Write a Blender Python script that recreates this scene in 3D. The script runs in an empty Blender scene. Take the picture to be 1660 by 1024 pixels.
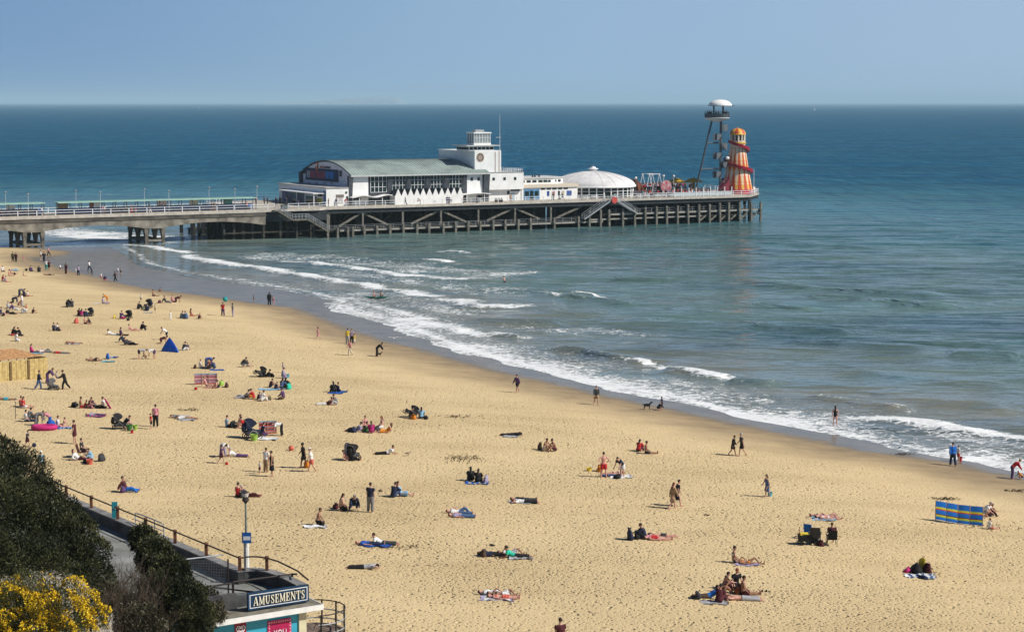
import bpy, bmesh, math, random
import numpy as np
from mathutils import Vector, Matrix, Euler
SC = bpy.context.scene
COL = SC.collection
R = math.radians
rng = random.Random(7)
# ---------------------------------------------------------------- camera, sky, sun, exposure
CAM_H = 28.0
PITCH = math.atan((512 - 166) / 3100.0)
cam_d = bpy.data.cameras.new('camera'); cam = bpy.data.objects.new('camera', cam_d); COL.objects.link(cam)
cam.location = (0, 0, CAM_H); cam.rotation_euler = (math.pi / 2 - PITCH, 0, 0)
cam_d.sensor_width = 36; cam_d.lens = 3100 / 1660 * 36; cam_d.clip_start = 0.5; cam_d.clip_end = 90000
SC.camera = cam
SUN_EL, SUN_ROT = R(42.5), R(105)
wd = bpy.data.worlds.new('World'); SC.world = wd; wd.use_nodes = True
nt = wd.node_tree
sky = nt.nodes.new('ShaderNodeTexSky'); sky.sky_type = 'NISHITA'; sky.sun_disc = False
sky.sun_elevation = SUN_EL; sky.sun_rotation = SUN_ROT
sky.air_density = 0.40; sky.dust_density = 0.03; sky.ozone_density = 8.0; sky.altitude = 10
bgn = nt.nodes['Background']; bgn.inputs[1].default_value = 0.086
tcw = nt.nodes.new('ShaderNodeTexCoord'); sxyz = nt.nodes.new('ShaderNodeSeparateXYZ'); nt.links.new(tcw.outputs['Generated'], sxyz.inputs[0])
def wmr(v, a0, a1, b0, b1):
    n = nt.nodes.new('ShaderNodeMapRange'); n.interpolation_type = 'SMOOTHSTEP'
    for i, q in zip((1, 2, 3, 4), (a0, a1, b0, b1)): n.inputs[i].default_value = q
    nt.links.new(v, n.inputs[0]); return n.outputs[0]
def wmix(f, a, c):
    n = nt.nodes.new('ShaderNodeMix'); n.data_type = 'RGBA'; nt.links.new(f, n.inputs[0])
    for i, q in ((6, a), (7, c)):
        if isinstance(q, tuple): n.inputs[i].default_value = (*q, 1)
        else: nt.links.new(q, n.inputs[i])
    return n.outputs[2]
SKS = 0.086                       # hazy spring sky: pale towards the horizon and towards the sun's side
lowsky = wmix(wmr(sxyz.outputs[0], -0.30, 0.06, 0, 1), tuple(q / SKS for q in (.170, .305, .515)), tuple(q / SKS for q in (.312, .468, .660)))
lowsky = wmix(wmr(sxyz.outputs[0], 0.0, 0.34, 0, 1), lowsky, tuple(q / SKS for q in (.385, .525, .705)))
skc = wmix(wmr(sxyz.outputs[2], 0.10, 0.42, 0.93, 0.0), sky.outputs[0], lowsky)
nt.links.new(skc, bgn.inputs[0])
sd = bpy.data.lights.new('sun', 'SUN'); sun = bpy.data.objects.new('sun', sd); COL.objects.link(sun)
sd.energy = 5.0; sd.angle = R(0.5); sd.color = (1.0, 0.95, 0.87)
sun.rotation_euler = (0, math.pi / 2 - SUN_EL, math.pi / 2 - SUN_ROT); sun.location = (200, 0, 200)
SC.view_settings.view_transform = 'Standard'; SC.view_settings.look = 'None'
SC.view_settings.exposure = 0.0; SC.view_settings.gamma = 1.0
SC.cycles.max_bounces = 5; SC.cycles.diffuse_bounces = 2; SC.cycles.glossy_bounces = 3
SC.cycles.transparent_max_bounces = 6; SC.cycles.volume_bounces = 2

# ---------------------------------------------------------------- photo geometry (pinhole of the camera above)
FP = 3100.0
def ray(x, y):
    u = x - 830.0; v = 512.0 - y
    return (u, v * math.sin(PITCH) + FP * math.cos(PITCH), v * math.cos(PITCH) - FP * math.sin(PITCH))
def gz(x, y, z=0.0):
    d = ray(x, y); k = (z - CAM_H) / d[2]
    return Vector((d[0] * k, d[1] * k, z))
def smooth(t): 
    t = np.clip(t, 0, 1); return t * t * (3 - 2 * t)
_nr = np.random.RandomState(11)
_NG = _nr.rand(256, 256)
def vnoise(x, y, s=0):
    """smooth value noise in world metres, numpy"""
    x = np.asarray(x, float) + 17.3 * s; y = np.asarray(y, float) + 41.7 * s
    xi = np.floor(x).astype(int); yi = np.floor(y).astype(int); fx = x - xi; fy = y - yi
    fx = fx * fx * (3 - 2 * fx); fy = fy * fy * (3 - 2 * fy)
    a = _NG[xi % 256, yi % 256]; b = _NG[(xi + 1) % 256, yi % 256]; c = _NG[xi % 256, (yi + 1) % 256]; d = _NG[(xi + 1) % 256, (yi + 1) % 256]
    return (a + (b - a) * fx) * (1 - fy) + (c + (d - c) * fx) * fy

# ---------------------------------------------------------------- materials
MATS = {}
def nodes_of(name):
    m = bpy.data.materials.new(name); m.use_nodes = True
    t = m.node_tree
    return m, t, t.nodes['Principled BSDF']
def N(t, kind, **kw):
    n = t.nodes.new(kind)
    for k, v in kw.items():
        if k.startswith('i_'):
            n.inputs[int(k[2:])].default_value = v
        else: setattr(n, k, v)
    return n
def mat(name, col, rough=0.7, var=0.12, scale=6.0, metal=0.0, spec=0.3, bump=0.0, bscale=30.0, col2=None, emit=None):
    """procedural paint / cloth / wood: two-tone noise over object coordinates"""
    if name in MATS: return MATS[name]
    m, t, b = nodes_of(name)
    tc = N(t, 'ShaderNodeTexCoord')
    nz = N(t, 'ShaderNodeTexNoise'); nz.inputs['Scale'].default_value = scale; nz.inputs['Detail'].default_value = 4
    t.links.new(tc.outputs['Object'], nz.inputs['Vector'])
    cr = N(t, 'ShaderNodeValToRGB')
    c2 = col2 if col2 else tuple(max(0, c * (1 - 2.2 * var)) for c in col)
    c1 = tuple(min(1, c * (1 + var)) for c in col)
    cr.color_ramp.elements[0].position = 0.3; cr.color_ramp.elements[1].position = 0.68
    cr.color_ramp.elements[0].color = (*c2, 1); cr.color_ramp.elements[1].color = (*c1, 1)
    t.links.new(nz.outputs[0], cr.inputs[0]); t.links.new(cr.outputs[0], b.inputs['Base Color'])
    b.inputs['Roughness'].default_value = rough; b.inputs['Metallic'].default_value = metal
    b.inputs['Specular IOR Level'].default_value = spec
    if emit:
        b.inputs['Emission Color'].default_value = (*col, 1); b.inputs['Emission Strength'].default_value = emit
    if bump:
        n2 = N(t, 'ShaderNodeTexNoise'); n2.inputs['Scale'].default_value = bscale; n2.inputs['Detail'].default_value = 3
        t.links.new(tc.outputs['Object'], n2.inputs['Vector'])
        bp = N(t, 'ShaderNodeBump'); bp.inputs['Strength'].default_value = bump; bp.inputs['Distance'].default_value = 0.05
        t.links.new(n2.outputs[0], bp.inputs['Height']); t.links.new(bp.outputs[0], b.inputs['Normal'])
    MATS[name] = m
    return m

# ---------------------------------------------------------------- objects
def mesh_obj(name, verts, faces, m=None, parent=None, smooth_=False, mats=None, fm=None):
    me = bpy.data.meshes.new(name); me.from_pydata(verts, [], faces); me.update()
    if mats: 
        for q in mats: me.materials.append(q)
        if fm: me.polygons.foreach_set('material_index', fm)
    elif m: me.materials.append(m)
    if smooth_: me.polygons.foreach_set('use_smooth', [True] * len(me.polygons))
    o = bpy.data.objects.new(name, me); COL.objects.link(o)
    if parent: o.parent = parent
    return o
def empty(name, loc=(0, 0, 0), rz=0.0):
    o = bpy.data.objects.new(name, None); COL.objects.link(o); o.location = loc; o.rotation_euler = (0, 0, rz)
    o.empty_display_size = 0.3
    return o
def tag(o, label=None, cat=None, group=None, kind=None):
    if label: o['label'] = label
    if cat: o['category'] = cat
    if group: o['group'] = group
    if kind: o['kind'] = kind
    return o
class MB:
    """collects simple solids into ONE mesh"""
    def __init__(s): s.v = []; s.f = []; s.m = []
    def _add(s, vs, fs, mi=0):
        n = len(s.v); s.v += [tuple(v) for v in vs]; s.f += [tuple(i + n for i in f) for f in fs]; s.m += [mi] * len(fs)
        return s
    def hexa(s, p, mi=0):
        return s._add(p, [(0, 3, 2, 1), (4, 5, 6, 7), (0, 1, 5, 4), (1, 2, 6, 5), (2, 3, 7, 6), (3, 0, 4, 7)], mi)
    def box(s, x0, x1, y0, y1, z0, z1, mi=0):
        return s.hexa([(x0, y0, z0), (x1, y0, z0), (x1, y1, z0), (x0, y1, z0), (x0, y0, z1), (x1, y0, z1), (x1, y1, z1), (x0, y1, z1)], mi)
    def prism(s, poly, z0, z1, mi=0):
        n = len(poly)
        vs = [(x, y, z0) for x, y in poly] + [(x, y, z1) for x, y in poly]
        fs = [tuple(range(n - 1, -1, -1)), tuple(range(n, 2 * n))] + [(i, (i + 1) % n, n + (i + 1) % n, n + i) for i in range(n)]
        return s._add(vs, fs, mi)
    def extr(s, poly, axis, a0, a1, mi=0):
        """polygon of two coordinates extruded along axis 0 or 1 (poly in the other horizontal axis and z)"""
        n = len(poly); f = (lambda a, p: (a, p[0], p[1])) if axis == 0 else (lambda a, p: (p[0], a, p[1]))
        vs = [f(a0, p) for p in poly] + [f(a1, p) for p in poly]
        fs = [tuple(range(n - 1, -1, -1)), tuple(range(n, 2 * n))] + [(i, (i + 1) % n, n + (i + 1) % n, n + i) for i in range(n)]
        return s._add(vs, fs, mi)
    def tube(s, pts, r, n=8, mi=0, cap=True, closed=False):
        pts = [Vector(p) for p in pts]; k = len(pts); rs = r if isinstance(r, (list, tuple)) else [r] * k
        vs = []; fs = []; up = None
        for i, p in enumerate(pts):
            if closed: d = pts[(i + 1) % k] - pts[i - 1]
            else: d = (pts[min(i + 1, k - 1)] - pts[max(i - 1, 0)])
            d = d.normalized() if d.length > 1e-9 else Vector((0, 0, 1))
            if up is None: up = Vector((0, 0, 1)) if abs(d.z) < 0.9 else Vector((1, 0, 0))
            a = d.cross(up)
            if a.length < 1e-6: a = d.cross(Vector((0, 1, 0)))
            a.normalize(); b = a.cross(d).normalized(); up = b
            for j in range(n):
                t = 2 * math.pi * j / n
                vs.append(p + (a * math.cos(t) + b * math.sin(t)) * rs[i])
        for i in range(k if closed else k - 1):
            i2 = (i + 1) % k
            for j in range(n):
                j2 = (j + 1) % n
                fs.append((i * n + j, i * n + j2, i2 * n + j2, i2 * n + j))
        if cap and not closed:
            fs.append(tuple(range(n - 1, -1, -1))); fs.append(tuple((k - 1) * n + j for j in range(n)))
        return s._add(vs, fs, mi)
    def bar(s, p, q, w, h, mi=0):
        p = Vector(p); q = Vector(q); d = (q - p).normalized()
        up = Vector((0, 0, 1)) if abs(d.z) < 0.95 else Vector((1, 0, 0))
        a = d.cross(up).normalized() * (w / 2); b = a.cross(d).normalized() * (h / 2)
        return s.hexa([p - a - b, p + a - b, p + a + b, p - a + b, q - a - b, q + a - b, q + a + b, q - a + b], mi)
    def lathe(s, prof, n=24, c=(0, 0), mi=0, a0=0, a1=2 * math.pi):
        full = abs(a1 - a0 - 2 * math.pi) < 1e-6; k = n if full else n + 1
        vs = []
        for r_, z in prof:
            for j in range(k):
                t = a0 + (a1 - a0) * j / n
                vs.append((c[0] + r_ * math.cos(t), c[1] + r_ * math.sin(t), z))
        fs = []
        for i in range(len(prof) - 1):
            for j in range(n):
                j2 = (j + 1) % k
                fs.append((i * k + j, i * k + j2, (i + 1) * k + j2, (i + 1) * k + j))
        return s._add(vs, fs, mi)
    def ball(s, c, rx, ry=None, rz=None, n=12, m_=8, mi=0):
        ry = ry or rx; rz = rz or rx; vs = []; fs = []
        for i in range(m_ + 1):
            ph = math.pi * i / m_
            for j in range(n):
                t = 2 * math.pi * j / n
                vs.append((c[0] + rx * math.sin(ph) * math.cos(t), c[1] + ry * math.sin(ph) * math.sin(t), c[2] - rz * math.cos(ph)))
        for i in range(m_):
            for j in range(n):
                fs.append((i * n + j, i * n + (j + 1) % n, (i + 1) * n + (j + 1) % n, (i + 1) * n + j))
        return s._add(vs, fs, mi)
    def build(s, name, m, parent=None, smooth_=False):
        if isinstance(m, (list, tuple)): return mesh_obj(name, s.v, s.f, None, parent, smooth_, list(m), s.m)
        return mesh_obj(name, s.v, s.f, m, parent, smooth_)
def copy_tree(o, parent=None):
    c = o.copy(); COL.objects.link(c)
    if parent: c.parent = parent
    for ch in [q for q in KIDS(o)]: copy_tree(ch, c)
    return c
def KIDS(o): return list(o.children)
# ================================================================ shore: sand and sea
S_PX = [(-260, 396), (-60, 400), (0, 402), (50, 403), (100, 406), (116, 411), (98, 415), (58, 416), (48, 420), (80, 429), (122, 442), (152, 447),
        (190, 458), (243, 469), (329, 479), (400, 490), (476, 499), (521, 516), (562, 533), (620, 553), (678, 565), (729, 581),
        (815, 604), (900, 622), (982, 642), (1070, 660), (1160, 680), (1269, 702), (1390, 729), (1539, 749), (1636, 772), (1800, 806), (2200, 900)]
F_PX = [(-300, 392), (-60, 397), (0, 399), (110, 400), (195, 400), (218, 413), (226, 421), (245, 431), (320, 447), (400, 459), (480, 470), (540, 486),
        (560, 505), (615, 517), (651, 530), (693, 546), (737, 563), (782, 577), (837, 592), (892, 605), (960, 622), (1030, 634),
        (1100, 649), (1201, 674), (1300, 690), (1404, 715), (1505, 733), (1606, 753), (1720, 778), (2200, 880)]
def w2(pts, z=0.0): return np.array([[*gz(x, y, z)[:2]] for x, y in pts])
S_W = w2(S_PX, 0.12); F_W = w2(F_PX, 0.0)
def sdist(X, Y, P):
    """distance to polyline, positive on the sea side"""
    best = np.full(np.shape(X), 1e18); sg = np.zeros(np.shape(X))
    for a, b in zip(P[:-1], P[1:]):
        d = b - a; L2 = d @ d
        t = np.clip(((X - a[0]) * d[0] + (Y - a[1]) * d[1]) / L2, 0, 1)
        ex = X - a[0] - t * d[0]; ey = Y - a[1] - t * d[1]; D = ex * ex + ey * ey
        s = np.sign(d[0] * (Y - a[1]) - d[1] * (X - a[0]))
        m = D < best - 1e-9
        best = np.where(m, D, best); sg = np.where(m, s, sg)
    return np.sqrt(best) * np.where(sg == 0, 1, sg)
def sand_z(X, Y, dS=None, dF=None):
    X = np.asarray(X, float); Y = np.asarray(Y, float)
    if dS is None: dS = sdist(X, Y, S_W); dF = sdist(X, Y, F_W)
    up = 0.12 + 3.3 * (1 - np.exp(-np.maximum(-dS, 0) / 38.0)) 
    und = (vnoise(X / 14, Y / 14, 1) - 0.5) * 0.35 + (vnoise(X / 5, Y / 5, 2) - 0.5) * 0.14
    up = up + und * smooth((-dS - 3) / 14)
    t = np.clip(-dF / np.maximum(np.maximum(-dF, 0) + np.maximum(dS, 0), 1e-6), 0, 1)
    wet = 0.12 * t + (vnoise(X / 9, Y / 9, 3) - 0.5) * 0.03
    sea = -0.05 * np.maximum(dF, 0); sea = np.maximum(sea, -4)
    return np.where(dS <= 0, np.where(dF > 0, sea, up), np.where(dF > 0, sea, wet))
def gp(px, py):
    """where the ray of a photo pixel meets the sand (or the water)"""
    z = 2.0
    for _ in range(12):
        p = gz(px, py, z); z = 0.5 * z + 0.5 * max(float(sand_z(np.array([p.x]), np.array([p.y]))[0]), 0.0)
    p = gz(px, py, z); return p
def grid_mesh(name, xs, ys, Z, keep=None, attrs=None, m=None):
    nx, ny = len(xs), len(ys)
    XX, YY = np.meshgrid(xs, ys)
    co = np.stack([XX.ravel(), YY.ravel(), Z.ravel()], 1).astype(np.float32)
    i = np.arange((nx - 1) * (ny - 1)); r_ = i // (nx - 1); c_ = i % (nx - 1); a = r_ * nx + c_
    q = np.stack([a, a + 1, a + nx + 1, a + nx], 1)
    if keep is not None:
        k = keep.ravel(); q = q[k[q].any(1)]
        used = np.zeros(len(co), bool); used[q.ravel()] = True
        idx = np.cumsum(used) - 1; co = co[used]; q = idx[q]
    else: used = np.ones(len(co), bool)
    me = bpy.data.meshes.new(name)
    me.vertices.add(len(co)); me.vertices.foreach_set('co', co.ravel())
    me.loops.add(q.size); me.loops.foreach_set('vertex_index', q.ravel().astype(np.int32))
    me.polygons.add(len(q)); me.polygons.foreach_set('loop_start', (np.arange(len(q)) * 4).astype(np.int32))
    try: me.polygons.foreach_set('loop_total', np.full(len(q), 4, np.int32))
    except Exception: pass
    me.polygons.foreach_set('use_smooth', np.ones(len(q), bool))
    for k, v in (attrs or {}).items():
        at = me.attributes.new(k, 'FLOAT', 'POINT'); at.data.foreach_set('value', v.ravel()[used].astype(np.float32))
    me.update(calc_edges=True)
    if m: me.materials.append(m)
    o = bpy.data.objects.new(name, me); COL.objects.link(o); return o
def axis(lo, core0, core1, hi, step, grow=1.12):
    a = list(np.arange(core0, core1 + step / 2, step)); s = step; x = a[-1]
    while x < hi: s *= grow; x += s; a.append(min(x, hi))
    s = step; x = a[0]; pre = []
    while x > lo: s *= grow; x -= s; pre.append(max(x, lo))
    return np.array(pre[::-1] + a)

# ---- sand
def sand_material():
    m, t, b = nodes_of('beach_sand')
    geo = N(t, 'ShaderNodeNewGeometry')
    at = N(t, 'ShaderNodeAttribute', attribute_name='shore')       # metres inland of the damp edge
    def noise(scale, detail=3, rough=0.55, vec=None, dist=0.0):
        n = N(t, 'ShaderNodeTexNoise'); n.inputs['Scale'].default_value = scale; n.inputs['Detail'].default_value = detail
        n.inputs['Roughness'].default_value = rough; n.inputs['Distortion'].default_value = dist
        t.links.new(vec or geo.outputs['Position'], n.inputs['Vector']); return n.outputs[0]
    def mr(v, a0, a1, b0=0.0, b1=1.0):
        n = N(t, 'ShaderNodeMapRange'); n.inputs[1].default_value = a0; n.inputs[2].default_value = a1; n.inputs[3].default_value = b0; n.inputs[4].default_value = b1
        n.interpolation_type = 'SMOOTHSTEP'; t.links.new(v, n.inputs[0]); return n.outputs[0]
    def mth(op, a, c):
        n = N(t, 'ShaderNodeMath', operation=op)
        for i, q in enumerate((a, c)):
            if isinstance(q, (int, float)): n.inputs[i].default_value = q
            else: t.links.new(q, n.inputs[i])
        return n.outputs[0]
    def mixc(f, a, c):
        n = N(t, 'ShaderNodeMix', data_type='RGBA')
        t.links.new(f, n.inputs[0])
        for i, q in ((6, a), (7, c)):
            if isinstance(q, tuple): n.inputs[i].default_value = (*q, 1)
            else: t.links.new(q, n.inputs[i])
        return n.outputs[2]
    wob = mth('ADD', at.outputs['Fac'], mth('MULTIPLY', mth('SUBTRACT', noise(0.16, 4), 0.5), 9.0))
    dryc = mixc(mr(noise(0.07, 4), 0.35, 0.65), (0.62, 0.465, 0.25), (0.69, 0.53, 0.295))
    dryc = mixc(mr(noise(3.5, 4), 0.3, 0.7), dryc, (0.73, 0.565, 0.32))
    mq = N(t, 'ShaderNodeMapping'); mq.inputs['Rotation'].default_value = (0, 0, R(58)); mq.inputs['Scale'].default_value = (.022, .14, 1); t.links.new(geo.outputs['Position'], mq.inputs['Vector'])
    dryc = mixc(mr(noise(1.0, 5, .65, mq.outputs[0]), 0.45, 0.66, 0.0, 0.40), dryc, (0.53, 0.39, 0.205))
    fl = mr(noise(1.7, 2, 0.7), 0.68, 0.76); dryc = mixc(mth('MULTIPLY', fl, 0.45), dryc, (0.22, 0.145, 0.07))
    damp = mixc(mr(noise(0.5, 5), 0.3, 0.7), (0.27, 0.205, 0.125), (0.36, 0.265, 0.16))
    col = mixc(mr(wob, 1.5, 13), damp, dryc)
    wetc = mixc(mr(noise(0.35, 4), 0.35, 0.65), (0.165, 0.142, 0.115), (0.22, 0.19, 0.15))
    wetf = mr(mth('ADD', at.outputs['Fac'], mth('MULTIPLY', mth('SUBTRACT', noise(0.45, 4), 0.5), 3.5)), 2.4, -1.6)
    col = mixc(wetf, col, wetc)
    t.links.new(col, b.inputs['Base Color'])
    t.links.new(mr(wetf, 0, 1, 0.9, 0.24), b.inputs['Roughness'])
    t.links.new(mr(wetf, 0, 1, 0.10, 0.26), b.inputs['Specular IOR Level'])
    # trampled surface: dimples of footprints
    def dimple(scale, r0, r1, thr):
        vo = N(t, 'ShaderNodeTexVoronoi', feature='F1'); vo.inputs['Scale'].default_value = scale
        wv = N(t, 'ShaderNodeVectorMath', operation='ADD'); nw = N(t, 'ShaderNodeTexNoise'); nw.inputs['Scale'].default_value = scale * 1.7; t.links.new(geo.outputs['Position'], nw.inputs['Vector'])
        ws = N(t, 'ShaderNodeVectorMath', operation='SCALE'); ws.inputs['Scale'].default_value = .55 / scale; t.links.new(nw.outputs['Color'], ws.inputs[0]); t.links.new(geo.outputs['Position'], wv.inputs[0]); t.links.new(ws.outputs[0], wv.inputs[1])
        t.links.new(wv.outputs[0], vo.inputs['Vector']); sp = N(t, 'ShaderNodeSeparateColor'); t.links.new(vo.outputs['Color'], sp.inputs[0])
        return mth('MULTIPLY', mr(vo.outputs['Distance'], r0, r1, -1.0, 0.0), mr(sp.outputs[0], thr, thr + .35))
    h = mth('ADD', mth('MULTIPLY', dimple(3.8, 0.06, 0.42, .0), 0.36), mth('MULTIPLY', noise(6.8, 4, 0.7), 0.34))
    h = mth('ADD', h, mth('MULTIPLY', dimple(1.75, 0.04, 0.30, .35), 0.62))
    h = mth('MULTIPLY', h, mr(wob, 3.0, 20.0, 0.06, 1.0))
    mp = N(t, 'ShaderNodeMapping'); mp.inputs['Rotation'].default_value = (0, 0, R(62)); mp.inputs['Scale'].default_value = (.028, .19, 1); t.links.new(geo.outputs['Position'], mp.inputs['Vector'])
    h = mth('MULTIPLY', h, mr(noise(1.0, 4, .6, mp.outputs[0]), 0.38, 0.55, 0.8, 1.0))
    h = mth('MULTIPLY', h, mr(noise(0.06, 4, 0.7), 0.36, 0.62, 0.62, 1.15))
    bp = N(t, 'ShaderNodeBump'); bp.inputs['Strength'].default_value = 1.0; bp.inputs['Distance'].default_value = 0.30
    t.links.new(h, bp.inputs['Height']); t.links.new(bp.outputs[0], b.inputs['Normal'])
    return m
xs = axis(-900, -112, 72, 900, 0.42); ys = axis(-60, 82, 300, 480, 0.42)
XX, YY = np.meshgrid(xs, ys)
dS = sdist(XX, YY, S_W); dF = sdist(XX, YY, F_W)
ZZ = sand_z(XX, YY, dS, dF)
sand = grid_mesh('beach_sand', xs, ys, ZZ, keep=(dF < 40), attrs={'shore': -dS}, m=sand_material())
tag(sand, kind='structure')

# ---- sea
FOAM = [  # photo polyline, half width across in metres, strength, height of crest
    ([(60, 376), (100, 378), (150, 384), (200, 389)], 9.0, 0.95, 0.1),
    ([(20, 372), (80, 370), (140, 374)], 5.0, 0.7, 0.1),
    ([(204, 397), (240, 400), (280, 407), (292, 409)], 1.6, 0.85, 0.15),
    ([(226, 419), (245, 429), (300, 442), (350, 448), (440, 461)], 1.0, 0.55, 0.1),
    ([(300, 415), (330, 423), (374, 430), (446, 439), (512, 452), (568, 461), (634, 472), (690, 481)], 2.0, 1.0, 0.4),
    ([(462, 423), (537, 432), (595, 439), (650, 446), (735, 453)], 1.7, 1.0, 0.4),
    ([(430, 416), (520, 421), (600, 428), (700, 440)], 7.5, 0.58, 0.05),
    ([(560, 446), (640, 455), (700, 466), (760, 474)], 6.0, 0.5, 0.05),
    ([(590, 478), (660, 492), (720, 504)], 5.0, 0.5, 0.05),
    ([(715, 487), (751, 491), (752, 495), (782, 498), (832, 498)], 1.7, 1.0, 0.35),
    ([(735, 453), (790, 449), (854, 442)], 3.6, 0.62, 0.15),
    ([(717, 409), (733, 409), (750, 411)], 1.1, 1.0, 0.3), ([(688, 421), (705, 423), (726, 425)], 1.3, 1.0, 0.3),
    ([(862, 476), (880, 478), (906, 481)], 1.2, 0.62, 0.5), ([(906, 481), (945, 487), (990, 491), (1030, 497)], 0.8, 0.35, 0.6),
    ([(925, 482), (945, 484), (968, 485)], 0.9, 1.0, 0.5),
    ([(560, 483), (601, 496), (643, 509), (690, 518)], 1.5, 0.8, 0.12), ([(650, 519), (700, 529), (748, 540)], 2.6, 1.0, 0.3),
    ([(784, 542), (815, 545), (845, 548)], 1.1, 0.8, 0.45), ([(838, 531), (880, 537), (920, 541)], 2.6, 0.5, 0.05), ([(948, 537), (985, 539), (1030, 543), (1060, 543)], 2.4, 0.55, 0.05),
    ([(887, 566), (948, 571), (1020, 586)], 0.9, 0.30, 0.75), ([(1018, 586), (1030, 588), (1045, 591)], 0.8, 0.9, 0.7),
    ([(1072, 598), (1100, 603), (1140, 610), (1176, 615)], 1.3, 1.0, 0.65), ([(1176, 617), (1215, 621), (1257, 626)], 0.8, 0.1, 0.6),
    ([(1303, 640), (1340, 646), (1394, 654), (1440, 661), (1480, 667)], 0.9, 0.42, 0.6),
    ([(1376, 678), (1449, 682), (1541, 697), (1600, 704), (1662, 711), (1750, 726)], 1.3, 1.0, 0.3),
    ([(1080, 618), (1150, 632), (1230, 652)], 2.0, 0.55, 0.1), ([(1480, 693), (1600, 716), (1700, 735)], 2.5, 0.55, 0.05),
]
FOAM_W = [(w2(p), w, s, h) for p, w, s, h in FOAM]
SWELL = [([(1190, 455), (1380, 473), (1560, 482)], 0.34), ([(1280, 480), (1420, 486), (1560, 500)], 0.3), ([(1215, 493), (1330, 503)], 0.3), ([(1200, 528), (1290, 535), (1390, 541)], 0.36), ([(1270, 552), (1420, 566), (1520, 572)], 0.36),
         ([(1530, 575), (1660, 580)], 0.32), ([(1340, 600), (1480, 612), (1660, 628)], 0.3), ([(1390, 646), (1560, 656), (1660, 664)], 0.3), ([(950, 515), (1060, 522)], 0.25), ([(1080, 500), (1180, 510)], 0.25),
         ([(860, 505), (930, 508), (960, 512)], 0.25), ([(760, 520), (850, 524), (920, 524)], 0.3), ([(770, 470), (840, 472), (880, 470)], 0.25), ([(860, 430), (960, 434), (1100, 440)], 0.22), ([(980, 452), (1120, 458), (1200, 462)], 0.25)]
SWELL_W = [(w2(p), h) for p, h in SWELL]
def along(X, Y, P):
    best = np.full(np.shape(X), 1e18); u = np.zeros(np.shape(X)); L = np.r_[0, np.cumsum(np.hypot(*(P[1:] - P[:-1]).T))]
    for i, (a, b) in enumerate(zip(P[:-1], P[1:])):
        d = b - a; t = np.clip(((X - a[0]) * d[0] + (Y - a[1]) * d[1]) / (d @ d), 0, 1)
        D = (X - a[0] - t * d[0]) ** 2 + (Y - a[1] - t * d[1]) ** 2; m = D < best
        best = np.where(m, D, best); u = np.where(m, (L[i] + t * (L[i + 1] - L[i])) / L[-1], u)
    return smooth(u / .18) * smooth((1 - u) / .18)
def sea_field(X, Y):
    dF = sdist(X, Y, F_W)
    near = smooth((560 - Y) / 160) * smooth((330 - np.abs(X)) / 120)
    wx = (vnoise(X / 33, Y / 33, 5) - .5); wy = (vnoise(X / 33, Y / 33, 6) - .5)
    Z = np.zeros_like(X)
    for (kx, ky, lam, A) in ((0.25, 1, 17., .11), (0.05, 1, 11., .085), (0.45, 1, 7.3, .055), (-0.15, 1, 5.1, .035)):
        n = math.hypot(kx, ky); ph = 2 * math.pi * ((kx * X + ky * Y) / n / lam) + 9 * wx + 6 * wy
        env = 0.35 + 1.3 * vnoise(X / 21, Y / 12, lam)
        Z += A * env * (np.sin(ph) + 0.25 * np.cos(2 * ph))
    Z *= smooth(dF / 22) * 0.9 + 0.1
    foam = np.zeros_like(X)
    wash = np.exp(-np.maximum(dF - 1.0, 0) / 8.5) * 0.74 * (0.7 + 0.6 * vnoise(X / 7, Y / 7, 14))
    wash *= smooth((X + 60) / 55) * 0.75 + 0.25
    foam = np.maximum(foam, wash)
    foam = np.maximum(foam, np.exp(-((dF - 0.9) / 0.9) ** 2) * (0.55 + 0.40 * smooth((X + 45) / 40)) * (0.7 + 0.55 * vnoise(X / 4, Y / 4, 17)))
    for P, w, s, h in FOAM_W:
        sel = (X > P[:, 0].min() - 30) & (X < P[:, 0].max() + 30) & (Y > P[:, 1].min() - 40) & (Y < P[:, 1].max() + 40)
        if not sel.any(): continue
        xs_, ys_ = X[sel], Y[sel]
        jit = (vnoise(xs_ / 5.0, ys_ / 5.0, 9) - .5) * w * 0.9
        d = sdist(xs_, ys_, P) + jit
        # behind the crest the foam trails off seaward, in front it is cut off
        g = np.where(d > 0, np.exp(-(d / (w * 1.6)) ** 2), np.exp(-(d / (w * 0.75)) ** 2)) * s
        g = g * (0.62 + 0.62 * vnoise(xs_ / 3.3, ys_ / 3.3, 13))
        foam[sel] = np.maximum(foam[sel], g)
        ww = 1.6; tp = along(xs_, ys_, P) * (0.6 + 0.8 * vnoise(xs_ / 6, ys_ / 6, 12))
        Z[sel] += 0.75 * h * tp * np.where(d > 0, np.exp(-(d / (ww * 1.5)) ** 2), np.exp(-(d / (ww * 0.7)) ** 2))
    for P, h in SWELL_W:
        sel = (X > P[:, 0].min() - 30) & (X < P[:, 0].max() + 30) & (Y > P[:, 1].min() - 40) & (Y < P[:, 1].max() + 40)
        xs_, ys_ = X[sel], Y[sel]; d = sdist(xs_, ys_, P) + (vnoise(xs_ / 9, ys_ / 9, 4) - .5) * 3
        Z[sel] += 1.5 * h * along(xs_, ys_, P) * np.where(d > 0, np.exp(-(d / 3.4) ** 2), np.exp(-(d / 1.7) ** 2))
    return Z * near + 0.02, foam * near, dF
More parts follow.
